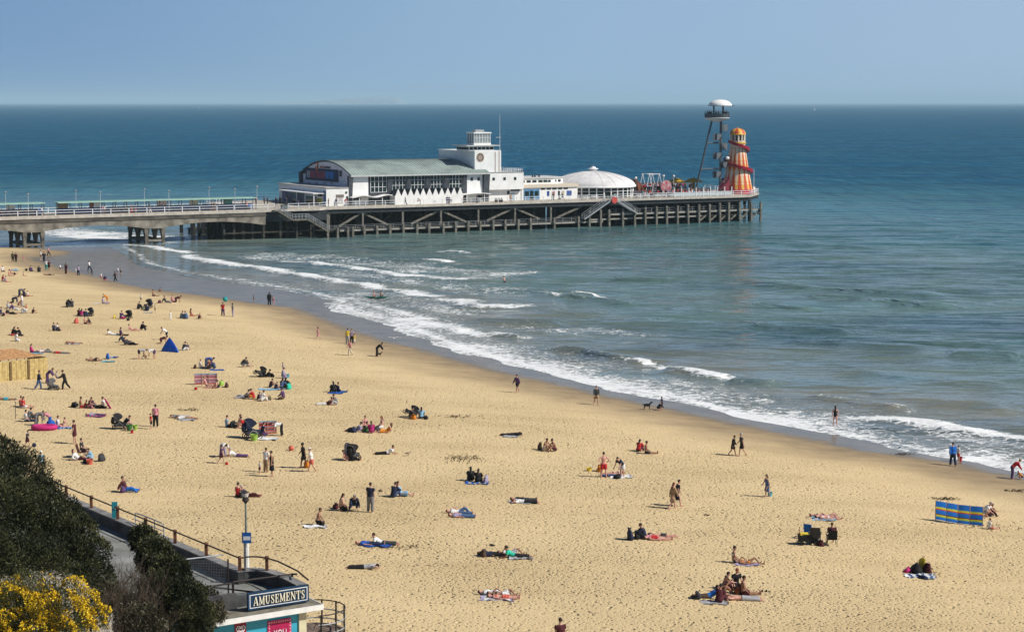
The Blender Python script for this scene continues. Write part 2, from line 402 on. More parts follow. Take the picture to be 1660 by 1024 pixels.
def sea_material():
    m, t, b = nodes_of('sea_water')
    geo = N(t, 'ShaderNodeNewGeometry')
    fo = N(t, 'ShaderNodeAttribute', attribute_name='foam'); of = N(t, 'ShaderNodeAttribute', attribute_name='offshore')
    def vecscale(sx, sy):
        n = N(t, 'ShaderNodeMapping'); n.inputs['Scale'].default_value = (sx, sy, 1); n.inputs['Rotation'].default_value = (0, 0, R(8))
        t.links.new(geo.outputs['Position'], n.inputs['Vector']); return n.outputs[0]
    def noise(scale, detail=3, rough=0.55, vec=None, dist=0.0):
        n = N(t, 'ShaderNodeTexNoise'); n.inputs['Scale'].default_value = scale; n.inputs['Detail'].default_value = detail
        n.inputs['Roughness'].default_value = rough; n.inputs['Distortion'].default_value = dist
        t.links.new(vec or geo.outputs['Position'], n.inputs['Vector']); return n.outputs[0]
    def mr(v, a0, a1, b0=0.0, b1=1.0, k='SMOOTHSTEP'):
        n = N(t, 'ShaderNodeMapRange'); n.inputs[1].default_value = a0; n.inputs[2].default_value = a1; n.inputs[3].default_value = b0; n.inputs[4].default_value = b1
        n.interpolation_type = k; t.links.new(v, n.inputs[0]); return n.outputs[0]
    def mth(op, a, c):
        n = N(t, 'ShaderNodeMath', operation=op)
        for i, q in enumerate((a, c)):
            if isinstance(q, (int, float)): n.inputs[i].default_value = q
            else: t.links.new(q, n.inputs[i])
        return n.outputs[0]
    def mixc(f, a, c):
        n = N(t, 'ShaderNodeMix', data_type='RGBA'); t.links.new(f, n.inputs[0])
        for i, q in ((6, a), (7, c)):
            if isinstance(q, tuple): n.inputs[i].default_value = (*q, 1)
            else: t.links.new(q, n.inputs[i])
        return n.outputs[2]
    # turbid, sandy shallows -> green -> deep blue
    o = mth('ADD', of.outputs['Fac'], mth('MULTIPLY', mth('SUBTRACT', noise(0.011, 3), 0.5), 130))
    c = mixc(mr(o, 0, 45), SEA_C[0], SEA_C[1])
    c = mixc(mr(o, 60, 230), c, SEA_C[2])
    c = mixc(mr(o, 190, 420), c, SEA_C[3])
    c = mixc(mr(noise(1.0, 3, 0.6, vecscale(0.006, 0.03)), 0.40, 0.62, 0.0, 0.35), c, (0.012, 0.05, 0.062))
    pat = noise(0.022, 10, 0.72, vecscale(0.7, 1.6))                 # wind-ruffled patches, ripple reflections tinted into the colour
    c = mixc(mr(pat, 0.32, 0.52, 0.55, 0.0), c, SEA_C[4]); c = mixc(mr(pat, 0.52, 0.72, 0.0, 0.5), c, SEA_C[5])
    streak = noise(1.0, 4, 0.65, vecscale(0.26, 0.022))            # unresolved far crests, their sky reflection and dark faces painted in
    farm = mr(of.outputs['Fac'], 90, 260)
    c = mixc(mth('MULTIPLY', mr(streak, 0.30, 0.50, 0.9, 0.0), farm), c, SEA_C[4]); c = mixc(mth('MULTIPLY', mr(streak, 0.52, 0.72, 0.0, 0.75), farm), c, (0.025, 0.155, 0.235))
    # foam: lacy web of bubbles, dense at the breaking crests
    vw = N(t, 'ShaderNodeTexVoronoi', feature='DISTANCE_TO_EDGE'); vw.inputs['Scale'].default_value = 1.15
    dv = N(t, 'ShaderNodeVectorMath', operation='ADD'); t.links.new(vecscale(0.75, 1.2), dv.inputs[0])
    nn = N(t, 'ShaderNodeTexNoise'); nn.inputs['Scale'].default_value = 0.9; nn.inputs['Detail'].default_value = 5; t.links.new(geo.outputs['Position'], nn.inputs['Vector'])
    sc_ = N(t, 'ShaderNodeVectorMath', operation='SCALE'); sc_.inputs['Scale'].default_value = 1.6; t.links.new(nn.outputs['Color'], sc_.inputs[0]); t.links.new(sc_.outputs[0], dv.inputs[1])
    t.links.new(dv.outputs[0], vw.inputs['Vector'])
    web = mr(vw.outputs['Distance'], 0.16, 0.0)
    n1 = noise(0.9, 8, 0.72, vecscale(0.8, 1.4), 0.8)
    fv = mth('ADD', fo.outputs['Fac'], mth('MULTIPLY', mth('SUBTRACT', n1, 0.5), 1.7))
    fv = mth('ADD', fv, mth('MULTIPLY', mth('SUBTRACT', web, 0.35), 0.30))
    ff = mr(fv, 0.42, 0.80)
    ff = mth('MULTIPLY', ff, mr(fo.outputs['Fac'], 0.05, 0.25))
    wc = mr(noise(1.0, 3, 0.6, vecscale(0.16, 0.42)), 0.70, 0.73)     # scattered small whitecaps
    wc = mth('MULTIPLY', wc, mr(of.outputs['Fac'], 90, 240))
    ff = mth('MAXIMUM', ff, mth('MULTIPLY', wc, 0.8))
    col = mixc(ff, c, (0.80, 0.82, 0.82))
    t.links.new(col, b.inputs['Base Color'])
    t.links.new(mth('MAXIMUM', mr(ff, 0, 1, 0.11, 0.8, 'LINEAR'), mr(of.outputs['Fac'], 60, 420, 0.11, 0.50)), b.inputs['Roughness'])
    b.inputs['IOR'].default_value = 1.33
    t.links.new(mth('MULTIPLY', mr(ff, 0, 1, 1.0, 0.2, 'LINEAR'), mth('MULTIPLY', mr(pat, 0.35, 0.65, 0.26, 0.6), mth('MULTIPLY', mr(of.outputs['Fac'], 120, 600, 1.0, 0.35), mr(streak, 0.35, 0.65, 0.7, 1.3)))), b.inputs['Specular IOR Level'])
    h = mth('ADD', mth('MULTIPLY', noise(1.0, 3, 0.55, vecscale(0.16, 0.40)), 0.62), mth('MULTIPLY', noise(1.0, 3, 0.6, vecscale(0.8, 1.5)), 0.10))
    h = mth('ADD', h, mth('MULTIPLY', noise(1.0, 3, 0.6, vecscale(0.035, 0.13), 0.6), 2.3))
    h = mth('ADD', h, mth('MULTIPLY', ff, 0.08))
    bp = N(t, 'ShaderNodeBump'); bp.inputs['Distance'].default_value = 1.0
    t.links.new(mr(of.outputs['Fac'], 2, 90, 0.5, 1.5), bp.inputs['Strength'])
    t.links.new(h, bp.inputs['Height']); t.links.new(bp.outputs[0], b.inputs['Normal'])
    return m
SEA_C = [(0.21, 0.21, 0.165), (0.115, 0.185, 0.17), (0.030, 0.155, 0.180), (0.0, 0.082, 0.165), (0.0, 0.055, 0.115), (0.045, 0.20, 0.25)]
xs = axis(-60000, -125, 150, 60000, 0.62, 1.10); ys = axis(100, 128, 420, 60000, 0.55, 1.06)
XX, YY = np.meshgrid(xs, ys)
Zs, fo, dF = sea_field(XX, YY)
sea = grid_mesh('sea', xs, ys, Zs, keep=(dF > -1.5), attrs={'foam': fo, 'offshore': np.minimum(dF, 5000)}, m=sea_material())
tag(sea, kind='structure')
# ---- far coast and the air in front of it
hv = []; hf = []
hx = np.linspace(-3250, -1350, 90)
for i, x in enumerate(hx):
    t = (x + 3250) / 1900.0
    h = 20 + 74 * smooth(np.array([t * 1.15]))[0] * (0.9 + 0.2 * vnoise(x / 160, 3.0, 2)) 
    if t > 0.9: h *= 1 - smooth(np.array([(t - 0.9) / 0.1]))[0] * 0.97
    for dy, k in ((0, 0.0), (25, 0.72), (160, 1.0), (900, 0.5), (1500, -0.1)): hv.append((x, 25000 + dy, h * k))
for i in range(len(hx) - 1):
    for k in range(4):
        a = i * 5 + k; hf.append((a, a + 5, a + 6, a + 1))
hills = mesh_obj('hills', hv, hf, mat('hazed_chalk', (0.30, 0.35, 0.40), 0.9, scale=0.01), smooth_=True)  # blue-grey base colour has distance haze mixed in, fading the coast into the sky
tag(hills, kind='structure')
hz = MB().box(-61000, 61000, -200, 61000, -6, 150).build('haze', None)
hm = bpy.data.materials.new('haze_air'); hm.use_nodes = True; ht = hm.node_tree; ht.nodes.remove(ht.nodes['Principled BSDF'])
pv = N(ht, 'ShaderNodeVolumePrincipled'); pv.inputs['Color'].default_value = (0.66, 0.90, 1.0, 1); pv.inputs['Density'].default_value = 0.00006
ht.links.new(pv.outputs[0], ht.nodes['Material Output'].inputs['Volume']); hz.data.materials.append(hm); tag(hz, kind='stuff')
hz['label'] = 'pale blue sea haze veiling the far water and coast'; hz['category'] = 'haze'
# ================================================================ the pier, in its own frame: s along it (seaward), t across (away from the beach), z up
PA = gz(370, 390); PBq = gz(1235, 358)
_l = (PBq - PA).length; PSd = (PBq - PA) / _l; PTd = Vector((-PSd.y, PSd.x, 0)); PRZ = math.atan2(PSd.y, PSd.x)
def pw(s, t, z=0.0): return Vector((PA.x + s * PSd.x + t * PTd.x, PA.y + s * PSd.y + t * PTd.y, z))
def PS(x, y, t):
    d = ray(x, y); k = (t + PA.x * PTd.x + PA.y * PTd.y) / (d[0] * PTd.x + d[1] * PTd.y)
    X, Y = k * d[0] - PA.x, k * d[1] - PA.y
    return (X * PSd.x + Y * PSd.y, CAM_H + k * d[2])
def PT(x, y, s):
    d = ray(x, y); k = (s + PA.x * PSd.x + PA.y * PSd.y) / (d[0] * PSd.x + d[1] * PSd.y)
    X, Y = k * d[0] - PA.x, k * d[1] - PA.y
    return (X * PTd.x + Y * PTd.y, CAM_H + k * d[2])
def pthing(name, s, t, z, label=None, cat=None, group=None):
    o = empty(name, pw(s, t, z), PRZ); o['_o'] = (s, t, z); return tag(o, label, cat, group)
def pb(mb, name, m, root, smooth_=False, base=None):
    """mesh given in pier coordinates, parented to root (or to a part of it: pass the thing as base)"""
    s, t, z = (base or root)['_o']; mb.v = [(a - s, b - t, c - z) for a, b, c in mb.v]
    return mb.build(name, m, root, smooth_)
DK = 6.0
white = mat('white_render', (0.86, 0.86, 0.84), 0.75, 0.03, 0.8, col2=(0.76, 0.76, 0.73))
conc = mat('pier_concrete', (0.29, 0.26, 0.21), 0.9, 0.2, 0.7, col2=(0.12, 0.105, 0.085))
concl = mat('kerb_concrete', (0.55, 0.50, 0.43), 0.9, 0.12, 1.0)
timber = mat('wet_timber', (0.055, 0.05, 0.04), 0.85, 0.3, 1.5, col2=(0.018, 0.017, 0.016))
blackt = mat('shaded_timber', (0.014, 0.015, 0.017), 0.9, 0.3, 1.5)  # near black: the shade under the deck is put into the timber colour
timberl = mat('grey_timber', (0.20, 0.185, 0.155), 0.85, 0.2, 2.0, col2=(0.085, 0.08, 0.065))
dark = mat('dark_steel', (0.03, 0.035, 0.04), 0.6, 0.2, 1.5)
slate = mat('slate_panel', (0.075, 0.085, 0.10), 0.6, 0.2, 1.2)
steelw = mat('white_paint', (0.82, 0.83, 0.83), 0.45, 0.05)
galv = mat('galvanised_steel', (0.40, 0.42, 0.43), 0.45, 0.12, metal=0.3)
glass = mat('dark_glass', (0.015, 0.03, 0.032), 0.08, 0.3, 0.5, spec=0.35)
copper = mat('copper_green', (0.31, 0.375, 0.35), 0.8, 0.25, 0.22, col2=(0.20, 0.235, 0.225))
roofgrey = mat('grey_felt', (0.38, 0.38, 0.37), 0.9, 0.15, 0.6)
red = mat('red_paint', (0.45, 0.025, 0.03), 0.4, 0.1); yellow = mat('yellow_paint', (0.70, 0.42, 0.03), 0.45, 0.1)
blue = mat('blue_paint', (0.02, 0.08, 0.28), 0.5, 0.12); cream = mat('cream_paint', (0.70, 0.62, 0.50), 0.5, 0.08)
deckm = mat('deck_boards', (0.46, 0.41, 0.34), 0.9, 0.15, 0.8)
orange = mat('orange_paint', (0.62, 0.16, 0.03), 0.5, 0.1)

# ---------------- pier structure
pier = pthing('pier', 60, 2, 0, 'long seaside pier on dark timber piles with concrete arched approach', 'pier')
head = [(8, -0.6), (20, -0.6), (22, 1.0), (131.5, 1.0), (141.5, 11), (141.5, 34), (130, 38), (14, 38), (8, 34)]
m = MB(); m.prism(head, DK - 0.38, DK); pb(m, 'head_deck', deckm, pier)
m = MB(); m.prism([(a, b - 0.06 if b < 5 else b) for a, b in head[:4]] + [(131.5, 1.25), (22, 1.25), (20, -0.3), (8, -0.3)], DK - 0.36, DK + 0.10); pb(m, 'kerb', concl, pier)
m = MB(); m.box(8.2, 22, -0.2, 0.3, 3.6, DK - 0.385); m.box(22, 131, 1.3, 1.7, 4.75, DK - 0.385); m.box(22, 131, 9, 9.4, 4.75, DK - 0.385); m.box(22, 131, 20, 20.4, 4.75, DK - 0.385); m.box(8, 8.4, 0.3, 36, 3.4, DK - 0.385)
for i in range(24): m.box(12 + 5 * i, 12.3 + 5 * i, 1.75, 37, 4.9, DK - 0.39)
m.bar((131, 1.5, 5.2), (141.2, 11.2, 5.2), 0.4, 0.8)
pb(m, 'edge_beam', dark, pier)
pile_s = [7.7, 11.4, 15, 18.7, 22, 24.3, 26.6, 27.8, 30.4, 33.4, 36.5, 39.6, 42.9, 45.7, 49.2, 52.2, 55.3, 58.3, 61.5, 64.5, 67.8, 70.9, 77, 83.3, 86.2, 89.2, 91.4, 95.1, 98.3, 101.2, 104.3, 107.1, 110.1, 113, 116.1, 119.1, 122, 124.6, 127.7, 131.1, 133.9]
def pile_top(s):
    return 2.0 + 0.55 * (s - 26) / 55 if s < 84 else min(4.6, 3.7 + 0.022 * (s - 84))
for i, s in enumerate(pile_s):
    zt = (4.9 if s in (22,) else (3.6 if s < 20 else pile_top(s))) + rng.uniform(-.12, .12); lean = rng.uniform(-.12, .22)
    mm = MB(); mm.bar((s + lean, 0 - 0.1, -4), (s, 0, zt), 0.46, 0.46); 
    pb(mm, 'pile', [timberl, timber][1 if s < 20 else 0], pier)
k = 0
for s in [9 + 5.4 * j for j in range(24)]:
    mm = MB(); mm.bar((s, 3.6, -4), (s, 3.6, 5.6), 0.5, 0.5); pb(mm, 'pile', timber, pier)
for t in (8, 14, 22, 30):
    for s in [9 + 6.0 * j for j in range(22)]:
        mm = MB(); mm.bar((s, t, -4), (s, t, 5.6), 0.55, 0.55); pb(mm, 'inner_pile', blackt, pier)
for s in (-0.6, 1.6, 3.6, 5.6):
    mm = MB(); mm.bar((s, 0.9, -4), (s, 0.9, 3.4), 0.46, 0.46); pb(mm, 'pile', timber, pier)
m = MB()
for j in range(16): m.box(-.4 + .6 * j, .17 + .6 * j, 2.6, 2.72, -.3 + rng.random() * .2, 3.75)
pb(m, 'shade_boarding', blackt, pier)
for i_, t in enumerate((6, 10, 15, 20, 26)):
    for s in (-.8 + .3 * (i_ % 2), 1.9, 4.6, 7.1): mm = MB(); mm.bar((s, t, -4), (s, t, 4.4), .6, .6); pb(mm, 'pile', blackt, pier)
for x in (340, 353, 367):
    a_ = PS(x, 385, 14)[0]; mm = MB(); mm.bar((a_, 14, -4), (a_, 14, 4.4), .6, .6); pb(mm, 'pile', blackt, pier)
m = MB(); m.box(-1, 22, -.1, .3, 1.3, 1.6); pb(m, 'low_waling', timber, pier)
m = MB()
for j in range(205):
    s = 9 + 0.6 * j; 
    if rng.random() < 0.97: m.box(s, s + 0.57, 5.5, 5.62, -0.3 + rng.random() * 0.2, 5.5)
pb(m, 'shade_boarding', blackt, pier)  # boarding added to shut out light and keep the underside dark
for s in (116.5, 119.5, 122.4, 125.2, 128, 131): m = MB(); m.bar((s + 0.2, 0.35, 0.6), (s + 3.0, 0.5, 2.5), 0.3, 0.35); pb(m, 'cross_brace', timberl, pier)
for s0, s1 in ((13, 18), (24, 29), (34, 39), (45, 50), (56, 61), (67, 72), (84, 89), (100, 105)):
    for a, b, t in ((s0, s1, 4.0), (s1, s0, 4.35)): m = MB(); m.bar((a, t, 0.3), (b, t, 4.5), 0.3, 0.3); pb(m, 'cross_brace', timber, pier)
for ap, l, r_, zl in ((30.8, 25.4, 37.0, 1.95), (49.4, 42.4, 55.8, 2.05), (67.8, 61.0, 74.3, 2.15), (85.6, 78.6, None, 2.2)):
    mm = MB(); mm.bar((l, 1.9, zl), (ap - 0.2, 1.9, 4.7), 0.3, 0.42); pb(mm, 'raking_strut', timberl, pier)
    if r_: mm = MB(); mm.bar((r_, 1.9, zl), (ap + 0.2, 1.9, 4.7), 0.3, 0.42); pb(mm, 'raking_strut', timberl, pier)
for s in (23, 30.8, 40.2, 49.4, 58.6, 67.8, 77.0):
    mm = MB(); mm.box(s - .2, s + .2, 1.35, 1.75, 1.35, 4.74); pb(mm, 'stage_post', timberl, pier)
m = MB(); m.box(22, 88, 0.3, 4.4, 1.05, 1.3); m.box(88, 134.4, 0.3, 3.4, 1.55, 1.75); m.box(90, 134.4, 0.28, 5, 2.55, 2.8); pb(m, 'landing_stage', timber, pier)
m = MB(); m.box(25, 90, 0.24, 0.29, 1.0, 1.34); m.box(86, 117, 0.22, 0.28, 1.5, 1.82); m.box(92, 134.2, 0.2, 0.27, 2.5, 2.9); pb(m, 'pale_waling', mat('pale_timber', (0.36, 0.34, 0.30), 0.85, 0.15, 0.6), pier)
def rail_run(pts, h=1.1, step=2.8, r_=0.035, rails=(1.0, 0.55), post=0.045):
    m = MB()
    for a, b in zip(pts[:-1], pts[1:]):
        a = Vector(a); b = Vector(b); n = max(1, round((b - a).length / step))
        for i in range(n + 1):
            p = a.lerp(b, i / n); m.bar(p, p + Vector((0, 0, h)), post * 2, post * 2)
        for q in rails: m.bar(a + Vector((0, 0, h * q)), b + Vector((0, 0, h * q)), r_ * 2, r_ * 2)
    return m
pb(rail_run([(-76, -0.55, DK + .1), (8.5, -0.55, DK + .1)], step=3.6, r_=0.05, post=0.07), 'railing', steelw, pier)
pb(rail_run([(8.5, -0.5, DK + .1), (10, -0.5, DK + .1)]), 'railing', steelw, pier)
pb(rail_run([(13, -0.5, DK + .1), (20, -0.5, DK + .1), (22.2, 1.15, DK + .1), (91, 1.15, DK + .1)], step=2.3, r_=0.04, post=0.055), 'railing', steelw, pier)
pb(rail_run([(93.5, 1.15, DK + .1), (131.4, 1.15, DK + .1), (141.3, 11.1, DK), (141.3, 33.8, DK)], step=2.3, r_=0.045, post=0.06), 'railing', steelw, pier)
pb(rail_run([(-76, 10.3, DK), (8, 10.3, DK), (8, 34, DK)], step=2.0, r_=0.045, post=0.06), 'railing', steelw, pier)
pb(rail_run([(22, 0.5, 1.3), (84, 0.5, 1.3)], h=1.0, step=2.2, r_=0.022, post=0.03, rails=(1, .66, .33)), 'stage_railing', galv, pier)
pb(rail_run([(92, 0.5, 2.8), (134, 0.5, 2.8), (134, 5, 2.8)], h=1.05, step=1.6, r_=0.022, post=0.035, rails=(1, .5)), 'stage_railing', galv, pier)
def stair(p, q, w=1.2):
    m = MB(); p = Vector(p); q = Vector(q); n = max(4, int(abs(p.z - q.z) / 0.2))
    for i in range(n):
        c = p.lerp(q, (i + .5) / n); ds = abs(q.x - p.x) / n
        m.box(c.x - ds * .6, c.x + ds * .6, c.y, c.y + w, c.z - 0.05, c.z + 0.02)
    for o_ in (0, w): m.bar(p + Vector((0, o_, -.1)), q + Vector((0, o_, -.1)), 0.08, 0.3)
    r_ = MB()
    for o_ in (0, w):
        for h in (0.55, 1.05): r_.bar(p + Vector((0, o_, h)), q + Vector((0, o_, h)), 0.06, 0.06)
        for i in range(4):
            c = p.lerp(q, i / 3); r_.bar(c + Vector((0, o_, 0)), c + Vector((0, o_, 1.05)), 0.06, 0.06)
    return m, r_
for p, q in (((10.2, -1.9, 6.0), (13.4, -1.9, 4.05)), ((17.0, -1.9, 3.95), (21.6, -1.9, 1.3)), ((91.4, -0.9, 6.0), (84.4, -0.9, 2.0)), ((93.0, -0.9, 6.0), (98.6, -0.9, 2.9))):
    a, b = stair(p, q); a2 = pb(a, 'stair', galv if p[0] > 50 else timberl, pier); pb(b, 'stair_rail', galv, a2, base=pier)
m = MB(); m.box(13.4, 17, -1.9, -0.6, 3.75, 4.0); m.box(91.4, 93.0, -0.95, 1.0, 5.75, 6.0); m.box(9.4, 10.3, -1.9, -0.6, 5.8, 6.0); pb(m, 'stair_landing', timberl, pier)
pb(rail_run([(13.4, -1.85, 4), (17, -1.85, 4)], step=0.8), 'stair_landing_rail', galv, pier)
# approach
m = MB(); m.box(-78, 8, -0.7, 10.6, DK - 0.34, DK - 0.01); pb(m, 'approach_deck', deckm, pier)
m = MB(); m.box(-78, 8, -0.76, -0.35, DK - 0.44, DK + 0.09); m.box(-78, 8, 10.2, 10.6, DK - 0.4, DK + 0.09); pb(m, 'kerb', concl, pier)
BENT = (-64.2, -39.9, -15.6)
def girder(t0):
    m = MB(); n = 120; s0, s1 = -78, 8; top = DK - 0.45; pr = None
    for i in range(n + 1):
        s = s0 + (s1 - s0) * i / n; d = min(abs(s - b) for b in BENT + (9.0,))
        z = 3.95 - 0.95 * max(0, 1 - max(d - 1.5, 0) / 10.0) ** 1.8
        if pr: m.hexa([(pr[0], t0, pr[1]), (s, t0, z), (s, t0 + .55, z), (pr[0], t0 + .55, pr[1]), (pr[0], t0, top), (s, t0, top), (s, t0 + .55, top), (pr[0], t0 + .55, top)])
        pr = (s, z)
    return m
for t0 in (-.5, 4.7, 9.6): pb(girder(t0), 'arched_girder', conc, pier)
m = MB(); m.box(-78, 8, -0.64, -0.51, 4.85, DK - 0.45); pb(m, 'edge_fascia', mat('stained_concrete', (0.12, 0.105, 0.085), .9, .25, .6, col2=(.06, .052, .045)), pier)
def bent_frame(s):
    m = MB(); c = (-.2, 4.95, 10.1); w = 0.28
    for t in c: m.box(s - .3, s + .3, t - w, t + w, -3, 2.2)
    for a, b in zip(c[:-1], c[1:]):
        r_ = (b - a) / 2 - w; mid = (a + b) / 2; n = 12; prev = None
        for i in range(n + 1):
            th = math.pi * i / n; p = (mid - r_ * math.cos(th), 1.1 + 1.8 * math.sin(th))
            if prev: m.hexa([(s - .38, prev[0], prev[1]), (s - .38, p[0], p[1]), (s + .38, p[0], p[1]), (s + .38, prev[0], prev[1]), (s - .38, prev[0], 3.06), (s - .38, p[0], 3.06), (s + .38, p[0], 3.06), (s + .38, prev[0], 3.06)])
            prev = p
        m.box(s - .25, s + .25, a + w, b - w, 0.45, 0.85)
    m.box(s - .39, s + .39, -.5, 0.1, 2.2, 3.06); m.box(s - .39, s + .39, 4.65, 5.25, 2.2, 3.06); m.box(s - .39, s + .39, 9.74, 10.46, 2.2, 3.06)
    return m
for b in BENT:
    for o_ in (-1.75, 1.75): pb(bent_frame(b + o_), 'arched_bent', mat('wet_shaded_concrete', (.17, .15, .12), .85, .3, .9, col2=(.05, .045, .04)), pier)  # dark tone is partly wet concrete, partly shade put into the colour
    for t in (-.2, 4.95, 10.1):
        mm = MB(); mm.box(b - 1.44, b + 1.44, t - .25, t + .25, 0.4, 0.8); pb(mm, 'tie_beam', conc, pier)
# small lower jetty seen beneath the approach
s0, t0 = PS(309, 378, 24)[0], 24
m = MB(); m.box(s0, s0 + 9, 22, 26, 0.9, 1.2)
for i in range(7):
    for t in (22.3, 25.7): m.bar((s0 + .3 + 1.4 * i, t, -3), (s0 + .3 + 1.4 * i, t, 1.2), .35, .35)
j = pb(m, 'lower_jetty', timber, pier); pb(rail_run([(s0, 22.2, 1.2), (s0 + 9, 22.2, 1.2)], step=1.1, r_=.03), 'jetty_rail', dark, j, base=pier)
# hoop sign over the twin stair
m = MB(); m.lathe([(0.02, 0), (0.75, 0), (0.75, 0.12), (0.02, 0.12)], 20)
m.v = [(92.2 + a, -1.05 - c, 6.0 + b) for a, b, c in m.v]
m.box(92.15, 92.25, -0.95, -0.85, 5.2, 6.0); pb(m, 'round_sign', mat('faded_red', (0.62, 0.09, 0.07), .5), pier)

# ---------------- shelters on the approach
def shelter(s0, s1, label):
    r_ = pthing('promenade_shelter', (s0 + s1) / 2, 5, DK, label, 'shelter', 'promenade shelters on the pier approach')
    m = MB(); m.hexa([(s0, 3.2, 8.38), (s1, 3.2, 8.38), (s1, 6.4, 8.46), (s0, 6.4, 8.46), (s0, 3.2, 8.46), (s1, 3.2, 8.46), (s1, 6.4, 8.54), (s0, 6.4, 8.54)]); pb(m, 'roof', mat('sea_green', (0.22, 0.42, 0.34), .6), r_)
    m = MB(); m.box(s0 - .05, s1 + .05, 3.1, 3.19, 8.32, 8.52); pb(m, 'fascia', mat('pale_green', (0.42, 0.62, 0.52), .5), r_)
    m = MB(); m.box(s0 + .2, s1 - .2, 4.95, 5.1, 6.0, 7.15); pb(m, 'bench_back', blue, r_)
    m = MB(); m.box(s0 + .2, s1 - .2, 4.4, 4.94, 6.38, 6.46); m.box(s0 + .2, s1 - .2, 5.11, 5.6, 6.38, 6.46); pb(m, 'seat', blue, r_)
    n = int((s1 - s0) / 2.25)
    for i in range(n + 1):
        s = s0 + 0.15 + (s1 - s0 - 0.3) * i / n
        m = MB(); m.box(s - .06, s + .06, 3.3, 3.42, 6.0, 8.37); m.box(s - .05, s + .05, 3.43, 5.0, 8.2, 8.32); m.box(s - .05, s + .05, 4.97, 5.08, 7.152, 8.4); pb(m, 'post', dark, r_)
    m = MB()
    for i in range(n):
        s = s0 + 0.2 + (s1 - s0 - 0.3) * i / n; m.box(s, s + (s1 - s0) / n - .12, 5.0, 5.05, 7.9, 7.95); m.box(s, s + (s1 - s0) / n - .12, 5.0, 5.05, 7.152, 7.2)
    pb(m, 'glazing_bar', dark, r_)
    return r_
sh = shelter(-62, -36.6, 'left pier shelter cut by the frame, flat green roof over blue benches')
m = MB(); m.box(-43.5, -42.0, 4.9, 4.95, 7.2, 8.1); pb(m, 'poster', white, sh)
sh = shelter(-34, 7.6, 'long pier shelter with flat green roof, blue benches and poster panels')
for a, b, c in ((-33.7, -31.6, mat('brown_poster', (.28, .2, .13))), (-27.2, -26.3, mat('rust_poster', (.33, .13, .08))), (-26.2, -25.1, white), (-13.2, -11.2, mat('white_red_poster', (.62, .5, .48), var=.2, scale=1.5)), (-6.4, -4.5, mat('pale_poster', (.6, .58, .45), var=.15, scale=1.5)), (0.9, 2.9, mat('green_poster', (.16, .36, .3)))):
    m = MB(); m.box(a, b, 4.88, 4.94, 7.2, 8.2); pb(m, 'poster', c, sh)
# ---------------- lamp posts along the approach
def lamp(s, t, label):
    r_ = pthing('pier_lamp', s, t, DK, label, 'lamp post', 'lamp posts on the pier approach')
    m = MB(); m.tube([(s, t, 6), (s, t, 8), (s, t, 10.2)], [.065, .05, .04], 8); pb(m, 'post', mat('lamp_pale', (.6, .62, .62), .5), r_)
    m = MB(); m.lathe([(0.03, 10.2), (.2, 10.28), (.26, 10.45), (.05, 10.62)], 10, (s, t)); pb(m, 'lantern', galv, r_)
nth = ('leftmost', 'second', 'third', 'rightmost')
for i, x in enumerate((46, 163, 274, 381)): lamp(PS(x, 335, -0.2)[0], -0.2, nth[i] + ' white lamp post on the beach side railing of the pier approach')
nth = ('leftmost', 'second', 'third', 'fourth', 'rightmost')
for i, x in enumerate((9, 123, 234, 339, 416.6)): lamp(PS(x, 320, 9.6)[0], 9.6, nth[i] + ' white lamp post behind the pier shelters')
# ---------------- theatre hall
hall = pthing('theatre_hall', 47, 20, DK, 'white pier theatre with curved green copper roof and tall windows', 'theatre')
HS0, HS1, HT0, HT1 = 31.0, 64.4, 8.0, 34.0
def arc(t0, t1, zb, h, n=24):
    w = (t1 - t0) / 2; Rr = (w * w + h * h) / (2 * h); c = (t0 + t1) / 2; zc = zb + h - Rr; a = math.asin(w / Rr)
    return [(c + Rr * math.sin(-a + 2 * a * i / n), zc + Rr * math.cos(-a + 2 * a * i / n)) for i in range(n + 1)]
m = MB(); m.extr([(HT0 + .02, 6)] + [(a, b - .12) for a, b in arc(HT0 + .02, HT1, 12.35, 2.75)] + [(HT1, 6)], 0, HS0, HS0 + .4); pb(m, 'gable_wall', mat('shaded_white_render', (0.74, 0.72, 0.77), .8, .04, .8), hall)  # white gable render with its lavender shade put into the colour
m = MB(); m.box(HS0 + .4, HS1, 8.35, 8.7, 6, 12.3); m.box(HS0 + .4, HS1, HT1 - .3, HT1, 6, 12.3); m.extr([(8.7, 6), (8.7, 12.3), (21, 14.9), (33.7, 12.3), (33.7, 6)], 0, HS1 - .4, HS1 - .1); pb(m, 'wall', slate, hall)
# roof shell with standing seams
m = MB(); A = arc(7.2, 34.6, 12.28, 2.85, 30); B = [(t, z + .16) for t, z in A]
for (a, b, c, d) in zip(A[:-1], A[1:], B[1:], B[:-1]):
    m.hexa([(HS0 - .25, a[0], a[1]), (HS1 + .2, a[0], a[1]), (HS1 + .2, b[0], b[1]), (HS0 - .25, b[0], b[1]), (HS0 - .25, d[0], d[1]), (HS1 + .2, d[0], d[1]), (HS1 + .2, c[0], c[1]), (HS0 - .25, c[0], c[1])])
rf = pb(m, 'roof', copper, hall)
m = MB(); s = HS0 - .1
while s < HS1:
    for a, b in zip(B[:-1], B[1:]): m.bar((s, a[0], a[1] + .03), (s, b[0], b[1] + .03), .09, .1)
    s += 0.72
pb(m, 'seam', mat('copper_seam', (0.33, 0.41, 0.375), .7, .2, .6), rf, base=hall)
m = MB(); m.box(HS0 - .3, HS1 + .25, 7.08, 7.19, 12.1, 12.42); pb(m, 'gutter', mat('pale_gutter', (.55, .57, .55), .6), hall)
m = MB()
for a, b in zip(A[:-1], A[1:]): m.bar((HS0 - .27, a[0], a[1] + .05), (HS0 - .27, b[0], b[1] + .05), .08, .2)
pb(m, 'barge_board', slate, hall)
